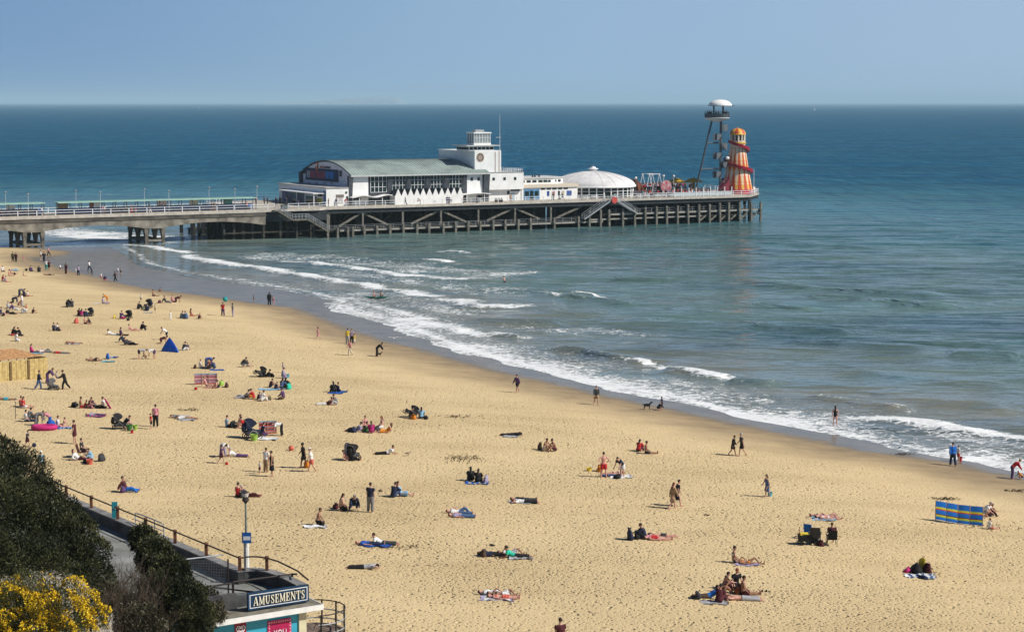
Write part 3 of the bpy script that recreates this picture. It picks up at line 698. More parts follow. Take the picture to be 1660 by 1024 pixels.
# raking slate fins at the ends and between the windows
def fin(s0, s1, z0, z1, tin, tout):
    return MB().hexa([(s0, tin, z0), (s1, tin, z0), (s1, 8.34, z0), (s0, 8.34, z0), (s0, tout, z1), (s1, tout, z1), (s1, 8.34, z1), (s0, 8.34, z1)])
pb(fin(30.4, 31.3, 6, 12.3, 7.95, 7.2), 'fin', slate, hall); pb(fin(63.3, 64.7, 6, 12.3, 7.95, 7.2), 'fin', slate, hall)
m = MB(); m.box(30.3, 31.1, 34.0, 34.9, 6, 12.5); pb(m, 'fin', slate, hall)
for s0, s1 in ((39.75, 40.9), (44.4, 45.4), (49.0, 50.2), (53.5, 54.8), (58.2, 59.1)): pb(fin(s0, s1, 7.9, 12.28, 8.2, 7.5), 'fin', slate, hall)
for a_, b_ in ((31.3, 35.2), (59.3, 63.2)): m = MB(); m.box(a_, b_, 8.05, 8.34, 6, 12.28); pb(m, 'white_bay', white, hall)
for s in (60.2, 61.9): m = MB(); m.box(s, s + .6, 7.99, 8.04, 10.7, 11.4); pb(m, 'small_window', glass, hall)
m = MB(); m.box(31.6, 33.4, 7.98, 8.04, 7.1, 7.6); pb(m, 'small_window', glass, hall)
for s0, s1, zb in ((35.8, 39.6, 8.6), (41.0, 44.3, 9.0), (45.5, 48.9, 9.0), (50.3, 53.4, 9.0), (54.9, 58.1, 9.0)):
    m = MB(); m.box(s0, s1, 8.22, 8.32, zb, 12.2); w_ = pb(m, 'window', glass, hall)
    m = MB()
    for i in range(5): s = s0 + (s1 - s0) * i / 4; m.box(s - .045, s + .045, 8.1, 8.21, zb, 12.2)
    for z in (zb + .05, zb + (12.2 - zb) / 3, zb + 2 * (12.2 - zb) / 3): m.box(s0, s1, 8.12, 8.2, z - .04, z + .04)
    pb(m, 'mullion', steelw, w_, base=hall)
# gable signs
def gsign(name, x0, y0, x1, y1, mt, off=.06, parent=hall):
    t0, z0 = PT(x0, y1, HS0); t1, z1 = PT(x1, y0, HS0)
    m = MB(); m.box(HS0 - off, HS0 - off + .05, min(t0, t1), max(t0, t1), z0, z1); return pb(m, name, mt, parent, base=hall)
bn = gsign('banner', 496, 275.5, 549, 291, mat('banner_navy', (0.02, 0.03, 0.07), .6), .08)
gsign('banner_patch', 498, 277, 503, 287.5, mat('banner_pale', (.42, .38, .42), .6, .25, 1.5), .12, bn)
gsign('banner_patch', 503.5, 277.5, 527.5, 288, mat('banner_red', (.30, .045, .06), .6, .35, .8, col2=(.10, .03, .07)), .12, bn)
gsign('banner_patch', 528, 279, 542, 289.5, mat('banner_blue', (.03, .16, .42), .6, .35, .9, col2=(.02, .07, .2)), .12, bn)
gsign('side_lamp', 493, 273, 496, 281, dark, .3); gsign('side_lamp', 552, 276.5, 554.6, 286, dark, .3)
t_, z_ = PT(513.5, 269.5, HS0); m = MB()
for a0, a1, r0 in ((0.5, 4.4, .95), (2.6, 6.2, .55)):
    for i in range(14):
        p = a0 + (a1 - a0) * i / 14; q = a0 + (a1 - a0) * (i + 1) / 14
        m.bar((HS0 - .1, t_ + r0 * math.cos(p), z_ + r0 * math.sin(p)), (HS0 - .1, t_ + r0 * math.cos(q), z_ + r0 * math.sin(q)), .12, .34)
pb(m, 'swirl_logo', orange, hall)
def word(name, txt, s_face, x0, y0, x1, y1, mt, parent, base):
    """lettering as a solid mesh on a wall facing the land (plane s = s_face)"""
    t0, z0 = PT(x0, y1, s_face); t1, z1 = PT(x1, y0, s_face)
    return text_mesh(name, txt, mt, lambda u, v, w: (s_face - .04 - w, t0 + (t1 - t0) * u, z0 + (z1 - z0) * v), parent, base)
def text_mesh(name, txt, mt, fn, parent, base=None, depth=0.03):
    cu = bpy.data.curves.new('lettering', 'FONT'); cu.body = txt; cu.extrude = 0.02; cu.resolution_u = 3
    ob = bpy.data.objects.new('lettering', cu); COL.objects.link(ob)
    dg = bpy.context.evaluated_depsgraph_get(); dg.update(); me = bpy.data.meshes.new_from_object(ob.evaluated_get(dg))
    V_ = [v.co.copy() for v in me.vertices]; F_ = [tuple(p.vertices) for p in me.polygons]
    bpy.data.objects.remove(ob); bpy.data.curves.remove(cu); bpy.data.meshes.remove(me)
    x0 = min(v.x for v in V_); x1 = max(v.x for v in V_); y0 = min(v.y for v in V_); y1 = max(v.y for v in V_)
    m = MB(); m._add([fn((v.x - x0) / (x1 - x0), (v.y - y0) / (y1 - y0), (v.z + .02) / .04 * depth) for v in V_], F_)
    if base is not None: return pb(m, name, mt, parent, base=base)
    return m.build(name, mt, parent)
gsign('wordmark', 519, 269.5, 527, 272.5, mat('wordmark_orange', (.45, .17, .12), .6, .3, 3), .07); gsign('wordmark', 527.3, 270, 536, 273, mat('wordmark_grey', (.12, .11, .13), .6, .3, 3), .07)
for x in (499, 511, 524, 535): gsign('vent', x, 296.2, x + 5, 297.4, mat('vent_grey', (.3, .28, .3)), .05)
# folded white front with a zigzag crest
m = MB(); m.box(40.3, 57.0, 5.4, 8.0, 6, 7.9); pb(m, 'front_lobby', white, hall)
n = 11; w_ = 16.6 / n
for i in range(n):
    a = 40.35 + w_ * i
    m = MB(); m.extr([(a + .06, 7.902), (a + w_ - .06, 7.902), (a + w_ / 2, 9.45)], 1, 5.4, 5.56); pb(m, 'zigzag_gable', white, hall)
m = MB()
for i in range(n):
    a = 40.35 + w_ * i; m.extr([(a + .1, 7.905), (a + w_ - .1, 7.905), (a + w_ / 2, 9.3)], 1, 5.57, 8.0)
pb(m, 'zigzag_roof', slate, hall)
m = MB(); m.box(52.9, 54.3, 5.33, 5.39, 6.35, 6.85); m.box(49.8, 50.2, 5.33, 5.39, 6.4, 6.6); pb(m, 'louvre', mat('vent_grey', (.3, .28, .3)), hall)
def wavy(s0, s1, z, amp, waves, t0=5.9, t1=8.0):
    m = MB(); n = 28; pr = None
    for i in range(n + 1):
        s = s0 + (s1 - s0) * i / n; zz = z + amp * math.sin(2 * math.pi * waves * i / n - 1.2)
        if pr: m.hexa([(pr[0], t0, pr[1]), (s, t0, zz), (s, t1, zz), (pr[0], t1, pr[1]), (pr[0], t0, pr[1] + .16), (s, t0, zz + .16), (s, t1, zz + .16), (pr[0], t1, pr[1] + .16)])
        pr = (s, zz)
    return m
pb(wavy(30.5, 40.0, 7.85, .22, 1.6), 'wavy_canopy', white, hall); pb(wavy(57.05, 64.2, 7.8, .14, .8), 'wavy_canopy', white, hall)
for s in (32.2, 37.6, 58.2, 62.6): m = MB(); m.box(s - .06, s + .06, 6.0, 6.12, 6, 7.6); pb(m, 'canopy_post', steelw, hall)
m = MB(); m.box(57.2, 59.2, 8.2, 8.33, 6, 7.6); m.box(61.9, 63.0, 7.95, 8.04, 6.9, 7.5); pb(m, 'doorway', glass, hall)
# ---------------- entrance block at the landward end
ent = pthing('entrance_block', 26, 14, DK, 'low flat-roofed entrance block at the theatre gable with glazed doors', 'entrance')
E0 = PS(529, 330, 7.6)[0]; tL = PT(458, 318, E0)[0]
m = MB(); m.box(E0, 30.35, 7.6, 34, 6, 9.75); pb(m, 'wall', white, ent)
m = MB(); m.box(E0 - .25, 30.3, 7.45, 34.2, 9.752, 9.95); pb(m, 'roof', roofgrey, ent)
def esign(name, x0, y0, x1, y1, mt, off=.05, par=None):
    t0, z0 = PT(x0, y1, E0); t1, z1 = PT(x1, y0, E0)
    m = MB(); m.box(E0 - off, E0 - off + .045, min(t0, t1), max(t0, t1), max(z0, 6.02), z1); return pb(m, name, mt, par or ent, base=ent)
esign('shopfront', 458, 309, 493, 333, mat('shop_purple', (.13, .10, .17), .5, .5, .6, col2=(.03, .03, .05)))
esign('shop_sign', 467, 309.5, 492, 312.5, mat('shop_green', (.18, .30, .16), .5, .3, 2), .09)
esign('door', 474.5, 316, 481, 333, glass, .10); esign('door', 496, 319, 513, 333, glass)
esign('poster', 515, 322, 523, 330, mat('poster_yellow', (.55, .55, .05), .5, .2, 2)); esign('poster', 515.5, 312.5, 523, 318, dark); esign('poster', 524.5, 310, 528.5, 333, mat('poster_blue', (.07, .14, .38), .5, .3, 2))
t0 = PT(510, 309, E0 - 2.5)[0]; t1 = PT(453, 305, E0 - 2.5)[0]
m = MB(); m.box(E0 - 2.8, E0 - .02, t0, t1, 8.62, 8.78); pb(m, 'canopy', steelw, ent)
for t in (t0 + .4, (t0 + t1) / 2, t1 - .4): m = MB(); m.box(E0 - 2.6, E0 - 2.45, t - .07, t + .07, 6, 8.61); pb(m, 'canopy_post', steelw, ent)
m = MB(); m.box(27.4, 29.2, 7.52, 7.59, 7.8, 8.4); pb(m, 'shutter', mat('shutter_brown', (.2, .17, .14)), ent)
m = MB(); m.box(27.6, 29.0, 7.53, 7.59, 6.5, 7.7); pb(m, 'notice_board', mat('notice', (.6, .58, .58), .6, .2, 2), ent)
m = MB(); m.box(29.6, 30.0, 7.5, 7.59, 8.6, 9.0); m.box(29.8, 30.2, 7.5, 7.59, 7.2, 8.0); pb(m, 'lamp_box', dark, ent)
# ---------------- control tower block
tow = pthing('tower_block', 68, 12, DK, 'white tower block with window band and glazed lantern beside the theatre', 'tower')
m = MB(); m.box(64.75, 73.5, 9.0, 30, 6, 8.55); pb(m, 'ground_floor', white, tow)
m = MB(); m.box(64.7, 73.7, 8.0, 30, 8.56, 12.35); pb(m, 'upper_floor', white, tow)
m = MB(); m.box(64.6, 73.8, 7.9, 30, 12.352, 12.5); pb(m, 'flat_roof', roofgrey, tow)
pb(rail_run([(68.6, 8.1, 12.5), (73.5, 8.1, 12.5), (73.5, 25, 12.5)], h=.7, step=1.0, r_=.03, post=.03), 'roof_rail', steelw, tow)
for s in (66.0, 68.8, 71.5): m = MB(); m.box(s - .3, s + .3, 7.95, 7.99, 10.65, 11.3); pb(m, 'small_window', glass, tow)
m = MB(); m.box(70.9, 73.2, 8.93, 8.99, 8.1, 8.5); m.box(70.0, 70.6, 8.93, 8.99, 7.4, 8.2); pb(m, 'window_strip', glass, tow)
m = MB(); m.box(71.0, 71.9, 8.93, 8.99, 6.02, 7.7); pb(m, 'door', mat('door_pale', (.4, .5, .55)), tow)
m = MB(); m.box(61.7, 68.4, 8.9, 17.6, 12.0, 17.3); pb(m, 'tower_shaft', white, tow)
m = MB(); m.box(61.7, 66.5, 17.62, 26.5, 11.5, 17.1); m.box(61.5, 66.6, 17.62, 26.7, 17.102, 17.25); pb(m, 'rear_wing', white, tow)
m = MB(); m.box(60.4, 66.9, 9.3, 15.2, 17.302, 17.5); m.box(60.4, 66.9, 9.3, 15.2, 18.1, 18.3); m.box(60.5, 66.8, 9.4, 15.1, 17.5, 18.1); ob_ = pb(m, 'observation_room', white, tow)
m = MB()
for i in range(6): a = 60.7 + 1.03 * i; m.box(a, a + .78, 9.3, 9.39, 17.52, 18.08)
for i in range(5): a = 9.6 + 1.12 * i; m.box(60.4, 60.49, a, a + .9, 17.52, 18.08); m.box(66.81, 66.9, a, a + .9, 17.52, 18.08)
pb(m, 'window_band', glass, ob_, base=tow)
m = MB(); m.box(59.6, 67.9, 8.6, 16, 18.302, 18.5); pb(m, 'roof_slab', mat('pale_slab', (.58, .58, .56), .8), tow)
m = MB(); m.box(62.1, 66.4, 10.0, 13.4, 18.502, 18.95); m.box(62.0, 66.5, 9.9, 13.5, 21.05, 21.35); ln = pb(m, 'lantern', white, tow)
m = MB(); m.box(62.2, 66.3, 10.15, 13.3, 18.952, 21.048); pb(m, 'lantern_glass', mat('lantern_pane', (.30, .34, .34), .12, .1, spec=.6), ln, base=tow)
m = MB()
for i in range(7): a = 62.15 + 4.15 * i / 6; m.box(a - .05, a + .05, 10.05, 10.14, 18.952, 21.048)
for i in range(4): a = 10.1 + 3.2 * i / 3; m.box(62.1, 62.19, a - .05, a + .05, 18.952, 21.048)
m.box(62.1, 66.4, 10.04, 10.13, 20.0, 20.08); pb(m, 'glazing_bar', steelw, ln, base=tow)
m = MB(); m.box(63.0, 65.2, 11, 12.5, 21.352, 21.9); m.tube([(63.6, 11.5, 21.9), (63.6, 11.5, 22.6)], .03); m.tube([(62.3, 10.5, 21.3), (62.3, 10.5, 23.2)], .02); pb(m, 'roof_plant', galv, tow)
m = MB(); m.tube([(68.25, 9.2, 17.0), (68.25, 9.2, 25.2)], [.06, .03]); m.tube([(67.2, 9.2, 20.2), (68.6, 9.2, 20.2)], .03); pb(m, 'mast', steelw, tow)
m = MB(); m.tube([(66.9, 8.85, 12.4), (66.9, 8.85, 17.0)], .05); m.tube([(67.9, 8.85, 12.4), (67.9, 8.85, 17.2)], .05); pb(m, 'drainpipe', mat('rust_pipe', (.35, .22, .15)), tow)
m = MB(); c = (63.1, 8.86, 15.8)
for ring, k in ((.22, 1), (.5, 8), (.78, 12)):
    for i in range(k):
        a = 2 * math.pi * i / k + ring; 
        m.ball((c[0] + (ring if k > 1 else 0) * math.cos(a), c[1], c[2] + (ring if k > 1 else 0) * 1.05 * math.sin(a)), .17, .05, .17, 8, 6)
pb(m, 'crest', mat('crest_bronze', (.22, .13, .08), .5, .3, 3), tow)
m = MB(); m.lathe([(0.01, 0), (1.0, 0), (1.0, .02), (.01, .02)], 24); m.v = [(c[0] + a, 8.895 - d, c[2] + b * 1.06) for a, b, d in m.v]; pb(m, 'crest_plate', mat('crest_ground', (.58, .52, .46), .6), tow)
# ---------------- cafe
caf = pthing('cafe_building', 80, 13, DK, 'low white two storey cafe between the tower and the domed pavilion', 'cafe')
m = MB(); m.box(73.75, 88.5, 9.0, 24, 6, 8.75); pb(m, 'ground_floor', white, caf)
m = MB(); m.box(73.75, 88.6, 8.7, 24, 8.752, 9.45); pb(m, 'parapet', cream, caf)
A_ = [(73.8, 11.0)] + [(73.8 + 13.5 * i / 10, 11.0 + 2.6 * max(0, (i - 6) / 4) ** 2) for i in range(11)][1:] + [(87.3, 22), (73.8, 22)]
m = MB(); m.prism(A_, 9.452, 10.75); pb(m, 'upper_floor', white, caf)
m = MB(); m.prism([(a + (.2 if a > 80 else -.04), b - .25 if b < 20 else b) for a, b in A_], 10.752, 10.92); pb(m, 'roof', mat('pale_slab', (.58, .58, .56), .8), caf)
for i, s in enumerate((74.6, 76.2, 77.7, 79.3, 80.6)): m = MB(); m.box(s, s + 1.05, 10.93, 10.99, 9.85, 10.35); pb(m, 'upper_window', glass, caf)
for s, t in ((82.4, 11.02), (83.9, 11.4), (85.4, 12.0)): m = MB(); m.bar((s - .5, t - .12, 10.1), (s + .5, t + .2, 10.1), .08, .5); pb(m, 'upper_window', glass, caf)
m = MB(); m.box(74.3, 78.4, 8.93, 8.99, 6.05, 8.4); sf = pb(m, 'shopfront', mat('shop_blue', (.10, .26, .46), .5, .2, 1.2), caf)
m = MB(); m.box(74.6, 75.6, 8.88, 8.925, 6.9, 8.0); m.box(77.1, 78.1, 8.88, 8.925, 6.9, 8.0); m.box(75.9, 76.8, 8.88, 8.925, 6.05, 8.1); pb(m, 'shop_window', glass, sf, base=caf)
for s, w_, mt in ((80.4, .6, blue), (81.9, .6, mat('poster_rose', (.5, .3, .35))), (83.3, .5, dark), (84.4, .55, mat('poster_sand', (.5, .45, .35))), (85.6, 1.3, mat('poster_blue', (.07, .14, .38), .5, .3, 2))):
    m = MB(); m.box(s, s + w_, 8.94, 8.99, 6.7, 7.9); pb(m, 'poster', mt, caf)
m = MB()
for s in (78.8, 80.3, 81.8, 83.3, 84.8): m.box(s, s + 1.1, 8.93, 8.99, 8.25, 8.6)
pb(m, 'clerestory', glass, caf)
for s, h in ((79.4, .35), (80.0, .45), (81.1, .6)): m = MB(); m.box(s, s + .3, 14, 14.3, 10.921, 10.92 + h); pb(m, 'vent_pipe', dark, caf)
# ---------------- domed pavilion
pav = pthing('domed_pavilion', 97.6, 17, DK, 'round glazed pavilion with shallow white dome and small finial', 'pavilion')
c = (97.6, 17.0); Rp = 9.6
m = MB(); m.lathe([(Rp - .2, 6), (Rp - .2, 6.35), (Rp - .35, 6.35), (Rp - .35, 8.3)], 48, c); pb(m, 'glass_wall', glass, pav)
m = MB()
for i in range(34):
    a = 2 * math.pi * i / 34; p = (c[0] + (Rp - .15) * math.cos(a), c[1] + (Rp - .15) * math.sin(a)); m.bar((*p, 6), (*p, 8.3), .22, .22)
m.lathe([(Rp - .12, 6.3), (Rp - .02, 6.3), (Rp - .02, 6.4), (Rp - .12, 6.4)], 48, c); m.lathe([(Rp - .12, 7.5), (Rp - .02, 7.5), (Rp - .02, 7.58), (Rp - .12, 7.58)], 48, c); pb(m, 'window_frame', steelw, pav)
m = MB(); m.lathe([(Rp - .6, 8.3), (Rp + .5, 8.3), (Rp + .55, 8.36), (Rp + .55, 8.72), (Rp + .3, 8.76)], 60, c); pb(m, 'eaves', white, pav, True)
prof = [(Rp + .3 - (Rp + .3) * (1 - math.cos(math.pi / 2 * i / 14)), 8.74 + 3.2 * math.sin(math.pi / 2 * i / 14) ** 1.15) for i in range(15)]
prof = [((Rp + .3) * math.cos(math.pi / 2 * i / 16), 8.74 + 3.25 * math.sin(math.pi / 2 * i / 16) ** 1.0 * (0.75 + .25 * i / 16)) for i in range(16)] + [(0.8, 11.98)]
m = MB(); m.lathe(prof, 60, c); pb(m, 'dome', mat('dome_white', (.72, .71, .70), .7, .06, .6), pav, True)
m = MB()
for k in range(20):
    a = 2 * math.pi * k / 20; m.tube([(c[0] + r_ * math.cos(a), c[1] + r_ * math.sin(a), z + .02) for r_, z in prof], .04, 5)
pb(m, 'dome_rib', mat('dome_seam', (.6, .59, .58), .7), pav)
m = MB(); m.lathe([(.85, 11.9), (.8, 12.3), (1.25, 12.42), (1.25, 12.52), (.7, 12.62), (.5, 12.9), (.02, 13.0)], 20, c); m.tube([(*c, 12.9), (*c, 13.4)], .03); pb(m, 'finial', white, pav)
# ---------------- zip wire tower
zt = pthing('zip_wire_tower', 130.6, 12, DK, 'tall steel zip wire tower with round platform under white shell canopy', 'tower')
m = MB(); m.tube([(130.6, 12, 6), (130.6, 12, 23.6)], .30, 12); pb(m, 'mast', mat('tower_steel', (.085, .10, .115), .5, .15, metal=.2), zt)
ts = MATS['tower_steel']
m = MB(); m.tube([(123.2, 12, 6), (127.9, 12, 23.5)], .25, 10); pb(m, 'raking_leg', ts, zt)
for z, a in ((18.3, 126.6), (12.1, 124.9)): m = MB(); m.tube([(a, 12, z), (130.35, 12, z)], .2, 10); pb(m, 'cross_tube', ts, zt)
c = (129.4, 12)
m = MB(); m.lathe([(.3, 23.3), (1.6, 23.5), (2.7, 24.0), (3.05, 24.2), (3.05, 24.35), (.02, 24.35)], 32, c); pb(m, 'platform', mat('pale_bowl', (.62, .63, .64), .5), zt, True)
m = MB()
for i in range(26):
    a = 2 * math.pi * i / 26; p = (c[0] + 2.95 * math.cos(a), c[1] + 2.95 * math.sin(a)); m.bar((*p, 24.35), (*p, 25.7), .06, .06)
for h in (24.6, 24.9, 25.2, 25.68): m.lathe([(2.93, h), (2.99, h), (2.99, h + .05), (2.93, h + .05)], 32, c)
pb(m, 'railing', dark, zt)
m = MB(); m.lathe([(2.88, 24.4), (2.9, 24.4), (2.9, 25.3), (2.88, 25.3)], 32, c); pb(m, 'mesh_panel', mat('mesh_grey', (.16, .19, .21), .6), zt)
for s in (128.6, 131.3): m = MB(); m.tube([(s, 12.2, 24.35), (s, 12.2, 27.3)], .2, 10); pb(m, 'canopy_column', dark, zt)
m = MB(); m.lathe([(2.85 * math.cos(math.pi / 2 * i / 10), 27.15 + 1.5 * math.sin(math.pi / 2 * i / 10)) for i in range(10)] + [(.02, 28.65)], 32, (130.3, 12)); pb(m, 'shell_canopy', white, zt, True)
m = MB(); m.lathe([(2.87, 27.1), (2.87, 27.2), (.1, 27.25)], 32, (130.3, 12)); m.bar((130.3, 12, 27.15), (134.4, 12, 27.15), .3, .16); pb(m, 'canopy_beam', ts, zt)
for k in range(7):                        # caged stair flights winding round the mast
    z = 7.6 + 2.25 * k; sd_ = -1 if k % 2 else 1
    m = MB(); s0, s1 = (130.9, 132.1) if sd_ > 0 else (128.9, 130.3)
    m.box(s0, s1, 11.2, 12.8, z, z + .1)
    for a in (s0, s1 - .06):
        for b in (11.2, 12.74): m.box(a, a + .06, b, b + .06, z, z + 1.7)
    for h in (.55, 1.1, 1.65):
        m.box(s0, s1, 11.2, 11.24, z + h, z + h + .05); m.box(s0, s1, 12.76, 12.8, z + h, z + h + .05); m.box(s0, s0 + .04, 11.2, 12.8, z + h, z + h + .05); m.box(s1 - .04, s1, 11.2, 12.8, z + h, z + h + .05)
    q = (131.5, 129.6) if sd_ > 0 else (129.6, 131.5)
    if k < 6:
        for i in range(9): zz = z + .1 + 2.1 * i / 9; s_ = q[0] + (q[1] - q[0]) * i / 8; m.box(s_ - .15, s_ + .15, 10.5, 11.2, zz, zz + .05)
    m.box(s0 + .05, s1 - .05, 11.22, 11.25, z + .15, z + 1.55); m.box(s0 + .05, s1 - .05, 12.7, 12.73, z + .15, z + 1.55)
    pb(m, 'stair_flight', mat('stair_grey', (.15, .17, .19), .5, .15), zt)
# ---------------- helter skelter
hs = pthing('helter_skelter', 135.6, 12, DK, 'red and yellow painted helter skelter tower with spiral slide at pier end', 'helter skelter')
c = (135.6, 12.0)
def hrad(z): 
    k = (z - 6) / 12.0; return 4.05 - 2.25 * k ** 0.82
def flame(u, z):
    """painted flames: u 0..1 across one gore, z height"""
    x = abs(u - .5) * 2
    for z0, z1, wmx in ((6.6, 12.2, 1.0), (11.5, 17.4, .98)):
        if z0 <= z <= z1:
            k = (z - z0) / (z1 - z0); w = wmx * (math.sin(math.pi * min(1, k * 1.9 + .12)) if k < .36 else (1 - k) ** .8 * 1.15)
            if x < w * .68: return 1
            if x < w: return 2
    return 0
m = MB(); NG, NU, NZ = 14, 10, 60
vs = []; fs = []; mi = []
for i in range(NZ + 1):
    z = 6 + 12 * i / NZ
    for j in range(NG * NU): a = 2 * math.pi * j / (NG * NU); vs.append((c[0] + hrad(z) * math.cos(a), c[1] + hrad(z) * math.sin(a), z))
k = NG * NU
for i in range(NZ):
    for j in range(k):
        fs.append((i * k + j, i * k + (j + 1) % k, (i + 1) * k + (j + 1) % k, (i + 1) * k + j)); mi.append(flame((j % NU + .5) / NU, 6 + 12 * (i + .5) / NZ))
m.v = vs; m.f = fs; m.m = mi
hred = mat('flame_red', (.60, .085, .04), .45, .15); hyel = mat('flame_yellow', (.78, .47, .07), .45, .1)
pb(m, 'tower_body', [mat('tower_cream', (.78, .62, .48), .5, .08), hred, hyel], hs, True)
m = MB(); m.lathe([(4.15, 6.0), (4.15, 7.0), (4.08, 7.05)], 40, c); pb(m, 'base_skirt', mat('skirt_red', (.55, .05, .07), .5, .2, 1), hs)
m = MB(); m.lathe([(1.8, 18.0), (2.05, 18.05), (2.05, 18.3), (1.85, 18.35), (1.7, 18.4)], 32, c); pb(m, 'gallery', hyel, hs)
m = MB(); m.lathe([(1.55, 18.3), (1.55, 20.2)], 32, c); pb(m, 'lantern_window', glass, hs)
m = MB()
for i in range(12):
    a = 2 * math.pi * i / 12; p = (c[0] + 1.66 * math.cos(a), c[1] + 1.66 * math.sin(a)); m.bar((*p, 18.4), (*p, 20.2), .34, .3)
m.lathe([(1.62, 18.4), (1.8, 18.4), (1.8, 18.75), (1.62, 18.8)], 32, c); pb(m, 'lantern_arch', cream, hs)
m = MB(); vs = []; fs = []; mi = []; n = 36
prof = [(1.95, 20.2), (1.98, 20.4)] + [(1.92 * math.cos(math.pi / 2 * i / 8), 20.42 + 1.35 * math.sin(math.pi / 2 * i / 8)) for i in range(9)]
prof[-1] = (.03, 21.78)
for r_, z in prof:
    for j in range(n): vs.append((c[0] + r_ * math.cos(2 * math.pi * j / n), c[1] + r_ * math.sin(2 * math.pi * j / n), z))
for i in range(len(prof) - 1):
    for j in range(n): fs.append((i * n + j, i * n + (j + 1) % n, (i + 1) * n + (j + 1) % n, (i + 1) * n + j)); mi.append(2 if i == 0 else (1 if (j // 3) % 2 else 2))
m.v, m.f, m.m = vs, fs, mi; pb(m, 'dome', [cream, hred, hyel], hs, True)
m = MB(); m.ball((c[0], c[1], 21.85), .12); pb(m, 'finial', hyel, hs)
m = MB(); pr = None; n = 110
for i in range(n + 1):
    th = math.pi * 0.98 + 2 * math.pi * 2.12 * i / n; z = 18.5 - 11.0 * (i / n) ** 1.02; r0 = hrad(max(6, min(18, z))) + .05; r1 = r0 + .75
    pts = [(r0, z), (r1, z - .05), (r1, z + .5), (r1 + .1, z + .5), (r1 + .1, z - .18), (r0, z - .14)]
    cur = [(c[0] + a * math.cos(th), c[1] + a * math.sin(th), b) for a, b in pts]
    if pr is not None:
        b0 = len(m.v) - 6; m.v += cur; m.f += [(b0 + q, b0 + (q + 1) % 6, b0 + 6 + (q + 1) % 6, b0 + 6 + q) for q in range(6)]; m.m += [0] * 6
    else: m.v += cur
    pr = cur
pb(m, 'spiral_slide', mat('slide_crimson', (.33, .012, .035), .35, .12), hs)
m = MB(); m.hexa([(127.6, 9.2, 6), (131.6, 9.6, 6), (131.6, 10.6, 6), (127.6, 10.2, 6), (127.6, 9.2, 6.3), (131.6, 9.6, 9.6), (131.6, 10.6, 9.6), (127.6, 10.2, 6.3)])
for i in range(6): a = 127.8 + .7 * i; m.bar((a, 9.25, 6.2 + .8 * i * .7), (a, 9.25, 7.4 + .8 * i * .7), .08, .08)
m.bar((127.6, 9.25, 7.4), (131.6, 9.6, 10.6), .1, .1); pb(m, 'entry_stair', mat('stair_maroon', (.20, .03, .05), .5), hs)
m = MB(); m.ball((131.9, 11.0, 14.6), .5, .5, .42); pb(m, 'loudhailer', white, hs)
m = MB(); m.box(138.4, 139.0, 9.2, 9.7, 6.0, 7.6); m.tube([(138.7, 9.4, 7.6), (138.7, 9.4, 12.0)], .05); pb(m, 'flag_post', white, pier)
# ---------------- funfair on the deck
ride = pthing('swing_boat_ride', 112.5, 12, DK, 'fairground swing ride with white zigzag frame and globe lamps', 'ride')
m = MB()
for a in (110.2, 113.0): m.bar((a - 1.3, 12, 6), (a, 12, 11.2), .09, .09); m.bar((a + 1.3, 12, 6), (a, 12, 11.2), .09, .09); m.bar((a - .75, 12, 8.3), (a + .75, 12, 8.3), .1, .1); m.bar((a - 1.3, 15, 6), (a, 15, 11.2), .09, .09); m.bar((a + 1.3, 15, 6), (a, 15, 11.2), .09, .09)
for t in (12, 15): m.bar((109.9, t, 11.1), (113.3, t, 11.1), .12, .12)
m.bar((110.2, 12, 11.15), (110.2, 15, 11.15), .1, .1); m.bar((113.0, 12, 11.15), (113.0, 15, 11.15), .1, .1)
pb(m, 'frame', steelw, ride)
m = MB(); m.hexa([(107.4, 12, 6), (110.4, 12, 6), (110.4, 15, 6), (107.4, 15, 6), (106.6, 12, 9.9), (109.2, 12, 7.4), (109.2, 15, 7.4), (106.6, 15, 9.9)]); pb(m, 'boat', mat('ride_brown', (.22, .07, .04), .5, .3, 1), ride)
for s, z in ((106.7, 10.1), (114.5, 10.4), (117.4, 10.3)):
    m = MB(); m.tube([(s, 12.5, 6), (s, 12.5, z)], .06); m.ball((s, 12.5, z + .2), .3); pb(m, 'globe_lamp', mat('globe_white', (.85, .8, .7), .3), ride)
m = MB(); m.lathe([(0.1, 0), (1.5, 0), (1.5, .2), (.1, .2)], 16); m.v = [(113.8 + a, 10.5 - q, 8.2 + b) for a, b, q in m.v]; pb(m, 'wheel_board', mat('ride_maroon', (.3, .05, .07), .5, .4, 1.5, col2=(.5, .4, .4)), ride)
rb = pthing('fairground_roundabout', 125.5, 20, DK, 'small roundabout with yellow scalloped canopy under the zip tower leg', 'ride')
for cc in ((123.2, 20), (128.3, 20)):
    m = MB(); vs = []
    m.lathe([(.1, 9.7), (1.2, 9.35), (2.3, 8.8), (2.35, 8.6), (2.2, 8.75), (.1, 9.5)], 12, cc); pb(m, 'canopy', yellow, rb)
    m = MB(); m.tube([(*cc, 6), (*cc, 9.6)], .35, 10); pb(m, 'column', mat('ochre', (.5, .32, .05), .5), rb)
m = MB(); m.lathe([(2.6, 6.0), (2.6, 6.4), (.2, 6.4)], 24, (125.8, 20)); pb(m, 'turntable', red, rb)
for i in range(6):
    a = 2 * math.pi * i / 6; m = MB(); m.ball((125.8 + 2.1 * math.cos(a), 20 + 2.1 * math.sin(a), 6.95), .65, .4, .5); pb(m, 'car', [red, blue, yellow][i % 3], rb)
kk = pthing('fairground_kiosk', 105.5, 15, DK, 'small blue fairground kiosk with pale roof between pavilion and rides', 'kiosk')
